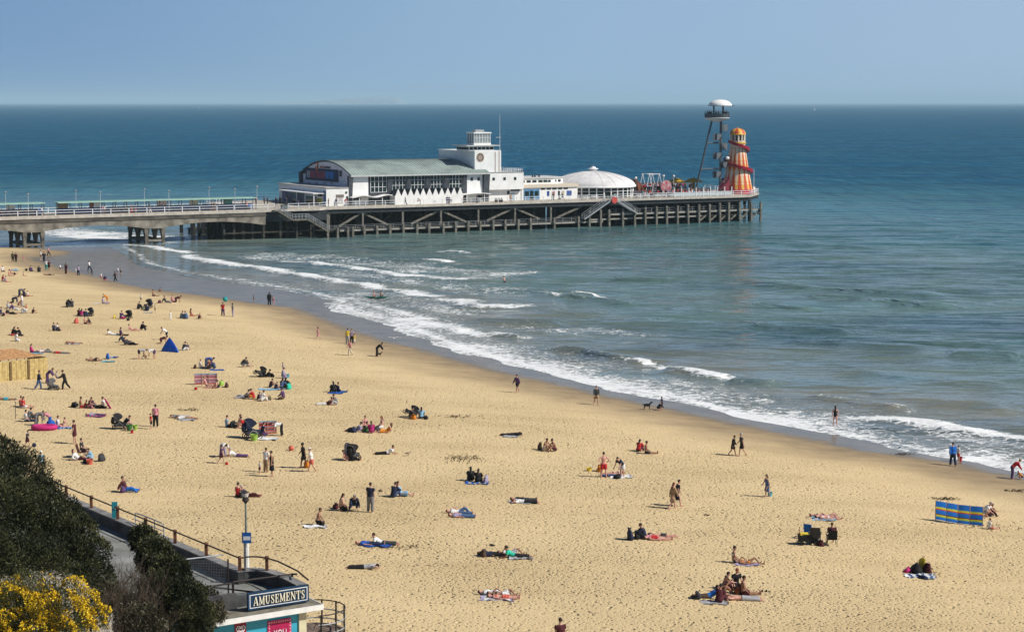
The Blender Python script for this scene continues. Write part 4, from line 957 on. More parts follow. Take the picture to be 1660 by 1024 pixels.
m = MB(); m.box(104.6, 106.8, 14, 16, 6, 8.3); pb(m, 'wall', blue, kk); m = MB(); m.extr([(13.8, 8.302), (16.2, 8.302), (15, 9.1)], 0, 104.4, 107.0); pb(m, 'roof', mat('pale_slab', (.58, .58, .56), .8), kk)
m = MB(); m.box(104.9, 106.5, 13.93, 13.99, 7, 8); pb(m, 'hatch', dark, kk)
wf = pthing('wind_screen_fence', 119, 4.2, DK, 'row of pale posts with low panels along the funfair deck edge', 'fence')
for i in range(9):
    s = 112 + 2.05 * i; m = MB(); m.box(s - .07, s + .07, 4.1, 4.3, 6, 8.15); pb(m, 'post', steelw, wf)
    if i < 8: m = MB(); m.box(s + .12, s + 1.93, 4.17, 4.23, 6.1, 6.95); pb(m, 'panel', mat('screen_panel', (.45, .52, .55), .4), wf)
tb0 = None
for i, (s, t) in enumerate(((101.5, 3.2), (104, 4.0), (106.3, 3.0), (108.6, 4.2), (110.4, 3.0), (87.6, 4.3), (90.5, 4.8), (95.6, 4.4))):
    if tb0 is None:
        tb0 = pthing('picnic_table', s, t, DK, None, 'table', 'white picnic tables along the pier deck'); o = tb0
        m = MB(); m.box(s - .8, s + .8, t - .4, t + .4, 6.72, 6.78); pb(m, 'table_top', steelw, tb0)
        for q in (-.75, .75): m = MB(); m.box(s - .8, s + .8, t + q - .14, t + q + .14, 6.42, 6.47); pb(m, 'bench', steelw, tb0)
        m = MB()
        for q in (-.6, .6): m.bar((s + q, t - .7, 6), (s + q, t + .25, 6.71), .07, .07); m.bar((s + q, t + .7, 6), (s + q, t - .25, 6.71), .07, .07); m.bar((s + q, t - .85, 6.4), (s + q, t + .85, 6.4), .06, .06)
        pb(m, 'trestle', steelw, tb0)
    else: o = copy_tree(tb0); o.location = pw(s, t, DK)
    o['label'] = 'white picnic table on the deck ' + ('by the funfair railing' if s > 100 else 'in front of the domed pavilion')
bins = pthing('bin_store', 12.6, 1.0, DK, 'grey slatted litter bin by the pier railing before the theatre entrance', 'bin')
m = MB(); m.box(12.0, 13.6, .3, 1.1, 6, 6.85); pb(m, 'box', mat('bin_grey', (.16, .19, .20), .6), bins); m = MB(); m.box(11.95, 13.65, .25, 1.15, 6.852, 6.93); pb(m, 'lid', dark, bins)
life = pthing('lifebuoy_stand', 27.0, 1.6, DK, 'red lifebuoy on a post by the deck railing', 'lifebuoy')
m = MB(); m.bar((27.0, 1.7, 6), (27.0, 1.7, 7.6), .1, .1); pb(m, 'post', dark, life)
m = MB(); m.tube([(27.0 + .34 * math.cos(2 * math.pi * i / 16), 1.55, 7.3 + .34 * math.sin(2 * math.pi * i / 16)) for i in range(16)], .09, 8, closed=True); pb(m, 'ring', red, life)
# ================================================================ foreground: cliff path, kiosk, bushes
WZ = 8.5
def wp(x, y, z): return gz(x, y, z)
w_a = wp(104.8, 807, WZ); w_b = wp(385.6, 925.6, WZ)
wdir = (w_b - w_a).normalized(); wnrm = Vector((wdir.y, -wdir.x, 0))           # wnrm: towards the beach side
if wnrm.y < 0: wnrm = -wnrm
STEP = (w_b - w_a).length / 6
wall_pts = [w_a + wdir * (STEP * k) for k in range(-4, 6)] + [wp(x, y, WZ) for x, y in ((386, 925.8), (394, 924), (404, 923.2), (416, 923.4), (430, 925.5), (448, 931), (466, 940), (480, 947))]
wall_rc = mat('shaded_wall_concrete', (0.085, 0.088, 0.092), .9, .22, 1.2, col2=(.035, .036, .038), bump=.4, bscale=9)  # concrete colour darkened to carry the shade on the inner face
rust = mat('rusty_iron', (0.17, 0.07, 0.035), .8, .35, 5, col2=(.06, .035, .025)); iron = mat('dark_iron', (0.045, 0.035, 0.03), .6, .2)
pathc = mat('path_concrete', (0.25, 0.255, 0.245), .95, .2, .7, col2=(.13, .135, .12), bump=.3, bscale=6)
def strip_wall(name, pts, thick, z0, z1, m, parent=None):
    mb = MB(); L = []
    for i, p in enumerate(pts):
        d = (pts[min(i + 1, len(pts) - 1)] - pts[max(i - 1, 0)]); d.z = 0; d.normalize(); n = Vector((-d.y, d.x, 0))
        if n.y < 0 and abs(n.y) > .05: n = -n
        L.append((p, p + n * thick))
    for (a, b), (c, d) in zip(L[:-1], L[1:]):
        mb.hexa([(a.x, a.y, z0), (c.x, c.y, z0), (d.x, d.y, z0), (b.x, b.y, z0), (a.x, a.y, z1), (c.x, c.y, z1), (d.x, d.y, z1), (b.x, b.y, z1)])
    return mb.build(name, m, parent)
wall = empty('parapet_wall', w_a); wall_l = tag(wall, 'shaded concrete parapet wall with rusty railing edging the cliff path', 'wall')
def rel(mb, o): mb.v = [(a - o.location.x, b - o.location.y, c - o.location.z) for a, b, c in mb.v]; return mb
def fpart(mb, name, m, root, par=None, sm=False): return rel(mb, root).build(name, m, par or root, sm)
def wall_mb(pts, thick, z0, z1):
    o = strip_wall('tmp', pts, thick, z0, z1, None); mb = MB(); mb.v = [tuple(v.co) for v in o.data.vertices]; mb.f = [tuple(p.vertices) for p in o.data.polygons]; mb.m = [0] * len(mb.f)
    me = o.data; bpy.data.objects.remove(o); bpy.data.meshes.remove(me); return mb
fpart(wall_mb(wall_pts, .38, 3.0, WZ - .06), 'wall', wall_rc, wall)
fpart(wall_mb([p - Vector((0, 0.04, 0)) for p in wall_pts], .46, WZ - .058, WZ), 'coping', mat('coping', (.24, .235, .23), .9, .2, 1.5, bump=.3, bscale=9), wall)
rp = [p + Vector((0.05, .16, 0)) for p in wall_pts]
post_i = list(range(0, 10)) + [10, 14]
for i in post_i:
    p = rp[i]; m = MB(); m.bar(p + Vector((0, 0, 0.0)), p + Vector((0, 0, .55)), .13, .13); m.ball((p.x, p.y, p.z + .56), .1, .1, .08, 8, 6); fpart(m, 'post', rust, wall)
m = MB(); m.tube([p + Vector((0, 0, .53)) for p in rp] + [rp[-1] + Vector((.5, -.6, .3))], .035, 8); fpart(m, 'top_rail', iron, wall)
hoop = empty('hoop_rail', rp[7]); tag(hoop, 'grey hooped hand rail just behind the rusty railing of the wall', 'rail')
a = rp[6] + wdir * 1.2; b = rp[7] + wdir * .9; n_ = wnrm * .35
m = MB(); m.tube([a + n_, a + n_ + Vector((0, 0, .45)), a.lerp(b, .3) + n_ + Vector((0, 0, .5)), b + n_ + Vector((0, 0, .5)), b + wdir * .25 + n_ + Vector((0, 0, .42)), b + wdir * .3 + n_ + Vector((0, 0, -.1))], .03, 8); fpart(m, 'hoop', galv, hoop)
m = MB(); m.tube([a + n_ + Vector((0, 0, .15)), b + wdir * .3 + n_ + Vector((0, 0, .15))], .025, 8); m.bar(a.lerp(b, .75) + n_ + Vector((0, 0, -.1)), a.lerp(b, .75) + n_ + Vector((0, 0, .5)), .05, .05); fpart(m, 'mid_rail', galv, hoop)
cy = empty('marker_board', wp(186, 840, WZ)); tag(cy, 'narrow turquoise marker board standing on the wall beside a rusty post', 'sign')
p = cy.location + wnrm * .05 - wdir * .1; m = MB(); m.bar(p, p + Vector((0, 0, .78)), .05, .27); fpart(m, 'board', mat('turquoise', (.03, .33, .40), .5, .1, 3), cy)
m = MB(); m.box(p.x - .06, p.x + .06, p.y - .04, p.y - .03, p.z + .42, p.z + .52); fpart(m, 'label_plate', mat('plate_pale', (.35, .55, .60), .5), cy)

# cliff path and terrace floor
inner = [p - wnrm * 4.6 for p in wall_pts[:10]]
K_L = wp(341, 1008, 7.9); K_R = wp(524, 979, 7.9); kdir = (K_R - K_L).normalized(); kn = Vector((-kdir.y, kdir.x, 0))
T0 = K_L + kn * 1.25; T1 = K_R + kn * 1.25
poly = [(p.x, p.y) for p in wall_pts] + [(T1.x - .2, T1.y), (T0.x + kdir.x * .6, T0.y + kdir.y * .6)] + [(p.x, p.y) for p in inner[::-1]]
m = MB(); m.prism(poly, 7.6, 7.94); pth = m.build('cliff_path', pathc); tag(pth, kind='structure')
# hillside
def hill_z(X, Y):
    d = -((X - inner[0].x) * wnrm.x + (Y - inner[0].y) * wnrm.y)
    z = 7.7 + 4.2 * smooth(d / 8.0) + 1.5 * smooth((d - 8) / 14) + (vnoise(X / 1.7, Y / 1.7, 4) - .5) * .5 + (vnoise(X / .6, Y / .6, 5) - .5) * .22
    k = smooth((-(X + 11.2) - 0.16 * (74 - Y)) / 2.5)
    return 4.2 + (z - 4.2) * k
gx = np.arange(-40, 6, .28); gy = np.arange(36, 97, .28); GX, GY = np.meshgrid(gx, gy)
dd = -((GX - inner[0].x) * wnrm.x + (GY - inner[0].y) * wnrm.y)
hside = grid_mesh('hillside', gx, gy, hill_z(GX, GY), keep=(dd > 0.0) & (GX < -8.5) & ((GY < 73.5) | (GX < -11.5)), m=mat('cliff_soil', (.30, .27, .23), .95, .3, .35, col2=(.10, .085, .06), bump=.6, bscale=4))
tag(hside, kind='structure')

# ---------------- kiosk with the AMUSEMENTS sign
kio = empty('amusement_kiosk', K_R, math.atan2(kdir.y, kdir.x)); tag(kio, 'turquoise seaside kiosk with white edged concrete roof below the cliff path', 'kiosk')
KL = (K_R - K_L).length
# local frame: x along the front (0 at right end, negative to the left), y inwards (away from camera), z from slab top
def kp(mb, name, m, par=None, sm=False): return mb.build(name, m, par or kio, sm)
m = MB(); m.box(-KL - .3, -.02, .02, 2.6, -.17, 0); kp(m, 'roof_slab', mat('mossy_concrete', (.22, .20, .16), .95, .3, 1.5, col2=(.10, .095, .07), bump=.4, bscale=10))
m = MB(); m.box(-KL - .3, 0, -.04, .018, -.20, .01); m.box(-.018, .02, .02, 2.6, -.20, .01); kp(m, 'fascia', mat('fascia_white', (.80, .80, .78), .7, .06, 2))
m = MB(); m.box(-KL + .2, -3.2, 1.25, 1.5, 0.002, .62); kp(m, 'upstand', mat('black_concrete', (.07, .07, .07), .9, .3, 2, col2=(.035, .035, .035)))
m = MB(); m.box(-3.2, -.4, 1.3, 1.5, 0.002, .5); kp(m, 'upstand', wall_rc)
tq = mat('kiosk_turquoise', (.045, .36, .50), .45, .08, 1)
m = MB(); m.box(-KL + .25, -.95, .35, 5.5, -3.3, -.171); kp(m, 'wall', tq)
m = MB(); m.box(-.948, -.62, .28, .7, -3.3, -.172); kp(m, 'corner_pier', mat('kiosk_cream', (.62, .58, .40), .6, .08, 2))
def klocal(px, py, yloc):
    """point of the kiosk's vertical plane y = yloc seen at a photo pixel, in its local frame"""
    d = Vector(ray(px, py)); o = Vector((0, 0, CAM_H)); p0 = K_R + kn * yloc
    k = (p0 - o).dot(kn) / d.dot(kn); q = o + d * k - K_R
    return (q.dot(kdir), q.z)
def kpanel(name, x0, y0, x1, y1, yl, th, m, par=None):
    a = klocal(x0, y1, yl); b = klocal(x1, y1, yl); zt = klocal(x0, y0, yl)[1]; zb = a[1]
    q = MB(); q.box(a[0], b[0], yl - th, yl, zb, zt); return kp(q, name, m, par), a[0], b[0], zb, zt
rs, ax, bx_, zb, zt_ = kpanel('ice_cream_sign', 380.5, 1007, 399, 1042, .345, .03, mat('sign_crimson', (.33, .015, .04), .4, .1, 2))
# two interlocking heart loops and lettering
cxm, czm = (ax + bx_) / 2, zt_ - .34
def heart(k):
    return [(cxm + k * .0118 * 16 * math.sin(q) ** 3, .296, czm + k * .0118 * (13 * math.cos(q) - 5 * math.cos(2 * q) - 2 * math.cos(3 * q) - math.cos(4 * q))) for q in [2 * math.pi * i / 40 + .0 for i in range(40)]]
for k in (1.0, .52): m = MB(); m.tube(heart(k), .021, 6, closed=True); kp(m, 'heart_logo', steelw, rs)
text_mesh('lettering', 'WALLS', steelw, lambda u, v, w: (ax + .06 + (bx_ - ax - .12) * u, .312 - w, zt_ - .72 + .14 * v), rs)
pk, ax, bx_, zb, zt_ = kpanel('pink_sign', 434, 1006, 472, 1048, .345, .04, mat('sign_pink', (.62, .05, .17), .45, .15, 4))
m = MB(); m.box(ax + .12, bx_ - .12, .295, .304, zt_ - .95, zt_ - .14); kp(m, 'panel_centre', mat('sign_deep_pink', (.42, .015, .09), .5), pk)
for i in range(10):
    m = MB(); m.ball((ax + .06 + (bx_ - ax - .12) * i / 9, .29, zt_ - .07), .03, .02, .03, 8, 6); kp(m, 'bulb', mat('bulb_pink', (.85, .55, .55), .3), pk)
for i in range(5):
    for q in (ax + .06, bx_ - .06): m = MB(); m.ball((q, .29, zt_ - .18 - .13 * i), .03, .02, .03, 8, 6); kp(m, 'bulb', mat('bulb_pink', (.85, .55, .55), .3), pk)
text_mesh('lettering', 'YOU', steelw, lambda u, v, w: (ax + .24 + (bx_ - ax - .48) * u, .293 - w, zt_ - .70 + .30 * v), pk)
# the big sign on the roof edge
a = klocal(402, 989, .55); b = klocal(500.6, 973, .55); zt_ = klocal(451, 954, .55)[1]; zb = klocal(451, 981.5, .55)[1]
sg = empty('amusements_sign', K_R + kdir * ((a[0] + b[0]) / 2) + kn * .55 + Vector((0, 0, max(zb, .02))), math.atan2(kdir.y, kdir.x)); tag(sg, 'navy sign reading AMUSEMENTS in cream letters on the kiosk roof', 'sign')
SW = b[0] - a[0]; SH = zt_ - zb
m = MB(); m.box(-SW / 2, SW / 2, -.02, .10, 0, SH); m.build('board', mat('sign_navy', (.012, .045, .10), .35, .15, 2), sg)
m = MB(); e = .07
for x0, x1, z0, z1 in ((-SW / 2 + e, SW / 2 - e, e, e + .03), (-SW / 2 + e, SW / 2 - e, SH - e - .03, SH - e), (-SW / 2 + e, -SW / 2 + e + .03, e + .03, SH - e - .03), (SW / 2 - e - .03, SW / 2 - e, e + .03, SH - e - .03)): m.box(x0, x1, -.026, -.021, z0, z1)
m.build('border_line', steelw, sg)
GL = {  # thick and thin strokes with slab serifs in a unit box: (x0, y0, x1, y1, width)
 'A': [(.10, 0, .46, 1, .09), (.52, 1, .86, 0, .2), (.26, .32, .72, .32, .09), (0, .035, .26, .035, .08), (.66, .035, 1, .035, .08)],
 'M': [(.12, 0, .12, 1, .09), (.14, 1, .46, .12, .17), (.5, .12, .80, 1, .09), (.84, 0, .84, 1, .18), (0, .035, .26, .035, .08), (.68, .035, 1, .035, .08), (0, .965, .2, .965, .08), (.8, .965, 1, .965, .08)],
 'U': [(.2, 1, .2, .3, .2), (.2, .32, .34, .08, .17), (.32, .07, .62, .07, .12), (.6, .08, .78, .32, .1), (.8, .3, .8, 1, .09), (.02, .965, .4, .965, .08), (.64, .965, .98, .965, .08)],
 'S': [(.84, .66, .84, 1, .06), (.84, .86, .6, .95, .1), (.62, .955, .3, .93, .1), (.33, .95, .17, .74, .14), (.17, .76, .34, .56, .17), (.3, .59, .7, .42, .2), (.66, .46, .84, .26, .17), (.84, .28, .68, .06, .14), (.7, .06, .36, .05, .1), (.4, .05, .15, .15, .1), (.15, 0, .15, .34, .06)],
 'E': [(.24, 0, .24, 1, .2), (.04, .04, .92, .04, .09), (.04, .96, .88, .96, .09), (.24, .52, .66, .52, .09), (.9, .0, .9, .3, .07), (.86, .72, .86, 1, .07), (.66, .4, .66, .64, .06)],
 'N': [(.14, 0, .14, 1, .09), (.16, 1, .84, .04, .2), (.86, 0, .86, 1, .09), (0, .035, .3, .035, .08), (0, .965, .24, .965, .08), (.7, .965, 1, .965, .08)],
 'T': [(.5, 0, .5, 1, .2), (.05, .955, .95, .955, .1), (.06, .68, .06, 1, .07), (.94, .68, .94, 1, .07), (.3, .035, .7, .035, .08)]}
def letters(name, mt, off, gx_):
    word_ = 'AMUSEMENTS'; wid = {'M': 1.2, 'A': 1.08, 'N': 1.05, 'U': 1.0, 'E': .86, 'T': .94, 'S': .78}; tot = sum(wid[c] for c in word_) + .16 * 9
    x = -SW / 2 + .21; un = (SW - .42) / tot; z0 = SH * .25; hh = SH * .5; y = -.022 - off
    m = MB()
    for i, c in enumerate(word_):
        for j, (ax_, ay, bx2, by, w_) in enumerate(GL[c]):
            p = Vector((x + ax_ * wid[c] * un, 0, z0 + ay * hh)); q = Vector((x + bx2 * wid[c] * un, 0, z0 + by * hh)); d = (q - p).normalized(); nn_ = Vector((-d.z, 0, d.x)) * (w_ * un * .5); ee = d * .004
            dy = y - .0006 * j; P4 = [p - ee + nn_, p - ee - nn_, q + ee - nn_, q + ee + nn_]
            m.hexa([(v.x + gx_, dy - .012, v.z - gx_ * .5) for v in P4] + [(v.x + gx_, dy, v.z - gx_ * .5) for v in P4])
        x += (wid[c] + .16) * un
    m.build(name, mt, sg)
letters('letter_shadow', mat('letter_gold', (.48, .33, .10), .5), .004, .02); letters('lettering', mat('letter_cream', (.85, .82, .66), .5, .04), .030, 0)
m = MB()
for x in (-SW * .35, SW * .35): m.bar((x, .12, .05), (x, .62, -.0 if zb > .02 else .02), .04, .04); m.bar((x, .12, SH * .8), (x, .62, .02), .03, .03)
m.build('stay', iron, sg)
# railings on the terrace
fr = empty('mesh_fence', wp(370.5, 966, 8.0)); tag(fr, 'wire mesh fence with pale top bar crossing the terrace above the kiosk', 'fence')
A_ = wp(283, 950, 8.0); B_ = wp(370.5, 966, 8.0); hB = 1.55
m = MB(); m.bar(B_, B_ + Vector((0, 0, hB)), .06, .06); m.bar(A_, A_ + Vector((0, 0, hB)), .06, .06); fpart(m, 'post', iron, fr)
m = MB(); m.tube([A_ + Vector((0, 0, 1.1)), wp(361, 899, 8.9) , ], .03, 8); fpart(m, 'top_bar', galv, fr)
m = MB()
for i in range(34):
    q = A_.lerp(B_, i / 33); m.bar(q + Vector((0, 0, .03)), q + Vector((0, 0, hB * (.7 + .3 * i / 33))), .008, .008)
for i in range(12): m.bar(A_ + Vector((0, 0, .1 + .09 * i)), B_ + Vector((0, 0, .1 + .125 * i)), .008, .008)
fpart(m, 'wire', galv, fr)
hr = empty('hand_rail', wp(378, 966, 8.0)); tag(hr, 'bent dark iron hand rail across the kiosk terrace', 'rail')
P0 = wp(300, 975, 8.0); P1 = wp(378, 966, 8.0); P2 = wp(474, 953, 8.0); up = Vector((0, 0, .6))
m = MB(); m.tube([P0 + up * .8, P1 + up * .93, P1 + up, P2 + up, wp(481, 930, 8.75)], .04, 8); fpart(m, 'rail', iron, hr)
for q in (P1, P2): m = MB(); m.bar(q, q + up, .09, .09); fpart(m, 'post', iron, hr)
# round balcony to the right of the kiosk
bc = wp(508, 1022, 5.3); bal = empty('round_balcony', bc); tag(bal, 'small round decked balcony with iron railing right of the kiosk', 'balcony')
RB = 1.38
m = MB(); m.lathe([(.02, 5.3), (RB, 5.3), (RB, 5.1), (RB - .1, 3.0)], 40, (bc.x, bc.y)); fpart(m, 'deck', mat('balcony_brown', (.20, .145, .115), .9, .2, 2), bal)
m = MB()
for i in range(16):
    a = 2 * math.pi * i / 16; m.bar((bc.x + .3 * math.cos(a), bc.y + .3 * math.sin(a), 5.303), (bc.x + RB * .97 * math.cos(a), bc.y + RB * .97 * math.sin(a), 5.303), .035, .008)
fpart(m, 'joint', iron, bal)
for i in range(8):
    a = R(-70 + 30 * i); p = Vector((bc.x + RB * math.cos(a), bc.y + RB * math.sin(a), 5.1)); m = MB(); m.bar(p, p + Vector((0, 0, 1.25)), .07, .07); fpart(m, 'post', iron, bal)
for h, mm in ((1.22, iron), (.82, galv), (.42, galv)):
    m = MB(); m.tube([(bc.x + RB * math.cos(R(-75 + 5 * i)), bc.y + RB * math.sin(R(-75 + 5 * i)), 5.1 + h) for i in range(46)], .028, 8); fpart(m, 'rail', mm, bal)
# lamp post with the blue notice, standing on the sand behind the wall
lb = wp(388, 948, 5.0); lb = Vector((lb.x, lb.y, 0)); lb = Vector(((388 - 830) / 3119.3 * 82.8, 82.8, 3.6)); lp = empty('street_lamp', lb); tag(lp, 'tall slender street lamp with blue notice behind the parapet wall', 'street lamp')
zt_ = 28 - (808 - 166) / 3119.3 * 82.8
m = MB(); m.tube([(lb.x, lb.y, 3.4), (lb.x, lb.y, 8.9)], .12, 10); fpart(m, 'base_column', mat('lamp_white', (.72, .72, .68), .5, .08), lp)
m = MB(); m.tube([(lb.x, lb.y, 8.9), (lb.x, lb.y, zt_ - .42)], [.055, .04], 8); fpart(m, 'column', mat('lamp_green', (.22, .25, .22), .5, .1), lp)
m = MB(); m.lathe([(.04, zt_ - .50), (.16, zt_ - .36), (.13, zt_ - .24), (.04, zt_ - .19)], 12, (lb.x, lb.y)); fpart(m, 'lantern_base', iron, lp)
m = MB(); m.lathe([(.11, zt_ - .2), (.15, zt_ - .03), (.02, zt_ - .02)], 12, (lb.x, lb.y)); fpart(m, 'lantern_glass', mat('lamp_glass', (.72, .66, .60), .3), lp)
m = MB(); m.lathe([(.15, zt_ - .02), (.08, zt_ + .05), (.02, zt_ + .09)], 16, (lb.x, lb.y)); fpart(m, 'lantern_cap', iron, lp)
nb = empty('notice', (lb.x, lb.y - .2, 8.95)); tag(nb, 'blue and white notice fixed to the lamp post', 'notice')
m = MB(); m.box(lb.x - .13, lb.x + .24, lb.y - .2, lb.y - .17, 8.72, 9.2); fpart(m, 'board', mat('notice_blue', (.02, .12, .42), .4, .08), nb)
m = MB(); m.box(lb.x - .10, lb.x + .21, lb.y - .206, lb.y - .201, 8.86, 9.03); fpart(m, 'white_band', steelw, nb)
m = MB(); m.hexa([(lb.x - .20, lb.y + .05, 8.72), (lb.x - .131, lb.y - .2, 8.72), (lb.x - .131, lb.y - .17, 8.72), (lb.x - .19, lb.y + .08, 8.72), (lb.x - .20, lb.y + .05, 9.2), (lb.x - .131, lb.y - .2, 9.2), (lb.x - .131, lb.y - .17, 9.2), (lb.x - .19, lb.y + .08, 9.2)]); fpart(m, 'side_board', mat('notice_dark', (.03, .04, .07), .5), nb)

# ---------------- bushes
def leaf_mat(name, c0, c1, c2):
    m, t, b = nodes_of(name); geo = N(t, 'ShaderNodeNewGeometry')
    wn = N(t, 'ShaderNodeTexWhiteNoise'); wn.noise_dimensions = '3D'
    at = N(t, 'ShaderNodeAttribute', attribute_name='tint')
    cr = N(t, 'ShaderNodeValToRGB'); e = cr.color_ramp.elements; e[0].color = (*c0, 1); e[1].color = (*c2, 1); e.new(.5).color = (*c1, 1)
    t.links.new(at.outputs['Fac'], cr.inputs[0]); t.links.new(cr.outputs[0], b.inputs['Base Color'])
    b.inputs['Roughness'].default_value = .55; b.inputs['Specular IOR Level'].default_value = .25
    return m
def blob(px, py, rpx, Y):
    s = Y / 3119.3; return Vector(((px - 830) * s, Y, CAM_H - (py - 166) * s)), rpx * s
def leaves(blobs, n, size, seed, up=0.0, elong=1.9, shell=(.45, 1.04), keep=None):
    r_ = np.random.RandomState(seed); V_ = []; T_ = []
    vol = np.array([b[1] ** 2 for b in blobs]); vol = vol / vol.sum()
    for (c, r), w in zip(blobs, vol):
        k = int(n * w); d = r_.normal(size=(k, 3)); d /= np.linalg.norm(d, axis=1)[:, None]
        bump = 1 + .26 * (vnoise(d[:, 0] * 2.6 + c.x, d[:, 1] * 2.6 + d[:, 2] * 2.2, seed) - .5) * 2 + .12 * (vnoise(d[:, 0] * 7, d[:, 2] * 7 + d[:, 1] * 5, seed + 1) - .5) * 2
        rad = r * bump * (shell[0] + (shell[1] - shell[0]) * r_.rand(k) ** .55)
        p = np.array(c)[None] + d * rad[:, None]
        ax = d * .7 + r_.normal(size=(k, 3)) * .55 + np.array([0, 0, up]); ax /= np.linalg.norm(ax, axis=1)[:, None]
        sd_ = np.cross(ax, r_.normal(size=(k, 3))); sd_ /= np.linalg.norm(sd_, axis=1)[:, None]
        L = size * (.6 + .9 * r_.rand(k))[:, None]; W = L / elong / 2
        q = np.stack([p - sd_ * W * .5, p + ax * L * .45 - sd_ * W, p + ax * L, p + ax * L * .45 + sd_ * W], 1)
        V_.append(q.reshape(-1, 3)); cl = .5 * vnoise(p[:, 0] * .9 + 3, p[:, 2] * .9 + p[:, 1] * .5, seed + 3) + .5 * vnoise(p[:, 0] * 2.7, p[:, 2] * 2.7 + p[:, 1] * 2, seed + 4)
        T_.append(np.repeat(np.clip(r_.rand(k) ** 1.6 * .62 + (cl - .38) * 1.05, 0, 1), 4))
    return np.concatenate(V_), np.concatenate(T_)
def leaf_mesh(name, V_, T_, m, root):
    V_ = V_ - np.array(root.location)[None]; nq = len(V_) // 4
    me = bpy.data.meshes.new(name); me.vertices.add(len(V_)); me.vertices.foreach_set('co', V_.astype(np.float32).ravel())
    me.loops.add(nq * 4); me.loops.foreach_set('vertex_index', np.arange(nq * 4, dtype=np.int32)); me.polygons.add(nq); me.polygons.foreach_set('loop_start', (np.arange(nq) * 4).astype(np.int32))
    at = me.attributes.new('tint', 'FLOAT', 'POINT'); at.data.foreach_set('value', T_.astype(np.float32)); me.update(calc_edges=True); me.materials.append(m)
    o = bpy.data.objects.new(name, me); COL.objects.link(o); o.parent = root; return o
def twigs(base, n, h, spread, seed, thick=.018):
    r_ = random.Random(seed); m = MB()
    def grow(p, d, L, th, lev):
        q = p + d * L; m.tube([p, p.lerp(q, .5) + Vector((r_.uniform(-1, 1), r_.uniform(-1, 1), r_.uniform(-1, 1))) * L * .06, q], [th, th * .8, th * .6], 4)
        if lev > 0:
            for _ in range(r_.choice((2, 3, 3))):
                nd = (d + Vector((r_.uniform(-1, 1), r_.uniform(-1, 1), r_.uniform(-.3, .8))) * .75).normalized(); grow(p.lerp(q, r_.uniform(.45, 1)), nd, L * r_.uniform(.55, .8), th * .6, lev - 1)
    for _ in range(n):
        d = Vector((r_.uniform(-1, 1) * spread, r_.uniform(-1, 1) * spread, 1)).normalized(); grow(base + Vector((r_.uniform(-.3, .3), r_.uniform(-.3, .3), 0)), d, h * r_.uniform(.4, .6), thick, 3)
    return m
evg = leaf_mat('evergreen_leaf', (.010, .013, .005), (.033, .039, .013), (.135, .13, .05))
bark = mat('twig_brown', (.10, .075, .055), .9, .3, 6); stemd = mat('dark_stem', (.03, .025, .02), .9)
def bush(name, label, cat, blobs, n, size, seed, lm, up=0.0, elong=1.9):
    bl = [blob(*b) for b in blobs]; c = bl[len(bl) // 2][0]; gzv = float(hill_z(np.array([c.x]), np.array([c.y]))[0])
    r_ = empty(name, (c.x, c.y, gzv)); tag(r_, label, cat)
    V_, T_ = leaves(bl, n, size, seed, up, elong); leaf_mesh('foliage', V_, T_, lm, r_)
    for q, rr in bl[:4]:
        g = float(hill_z(np.array([q.x]), np.array([q.y]))[0])
        if q.z - rr * .55 > g: m = MB(); m.tube([(q.x - .1, q.y, g - .2), (q.x, q.y, q.z - rr * .5)], [.07, .04], 6); fpart(m, 'stem', stemd, r_)
    return r_, bl
bush('evergreen_bush', 'large dark evergreen bush covering the cliff slope at left edge', 'bush', [(-35, 762, 60, 73), (8, 792, 56, 72), (48, 826, 46, 71), (80, 852, 40, 70.5), (40, 885, 70, 69), (-20, 860, 84, 68), (112, 880, 34, 70), (96, 925, 46, 68), (30, 950, 72, 65), (-40, 930, 66, 64), (142, 905, 22, 70), (80, 890, 46, 69), (134, 950, 34, 68.5), (104, 975, 46, 67)], 130000, .105, 3, evg, .35, 2.8)
bush('evergreen_bush', 'upright dark evergreen bush between the cliff path and bare twigs', 'bush', [(216, 888, 24, 75), (236, 918, 34, 74), (262, 948, 36, 73), (246, 985, 42, 72), (284, 990, 36, 72), (296, 1018, 34, 71)], 56000, .105, 5, evg, .35, 2.8)
grs = leaf_mat('gorse_spine', (.02, .028, .008), (.05, .06, .015), (.10, .10, .03))
gr, gbl = bush('gorse_bush', 'gorse bush thick with yellow flowers in the bottom left corner', 'bush', [(20, 1000, 52, 57), (84, 1008, 46, 57.5), (-20, 1010, 50, 56), (126, 1022, 28, 58), (50, 1030, 60, 56)], 26000, .10, 8, grs, .5, 5.0)
V_, T_ = leaves(gbl, 46000, .055, 9, .2, 1.2, (.84, 1.10)); q = V_.reshape(-1, 4, 3); cen = q.mean(1)
kf = (0.6 * vnoise(cen[:, 0] * 2.6, cen[:, 2] * 2.6 + cen[:, 1] * 2, 21) + 0.4 * vnoise(cen[:, 0] * 8, cen[:, 2] * 8 + cen[:, 1] * 6, 22) > .56) & (cen[:, 2] > np.min(cen[:, 2]) + .6)
leaf_mesh('flowers', q[kf].reshape(-1, 3), np.repeat(T_.reshape(-1, 4)[kf, 0], 4), leaf_mat('gorse_flower', (.48, .28, .008), (.72, .47, .010), (.82, .62, .04)), gr)
low = leaf_mat('low_scrub', (.02, .022, .01), (.06, .055, .03), (.11, .095, .06))
bush('scrub_bush', 'low brown green scrub at the foot of the cliff slope', 'bush', [(180, 1015, 34, 68), (150, 985, 26, 67), (215, 1030, 34, 67), (330, 1016, 22, 73), (320, 985, 18, 75)], 12000, .10, 12, low)
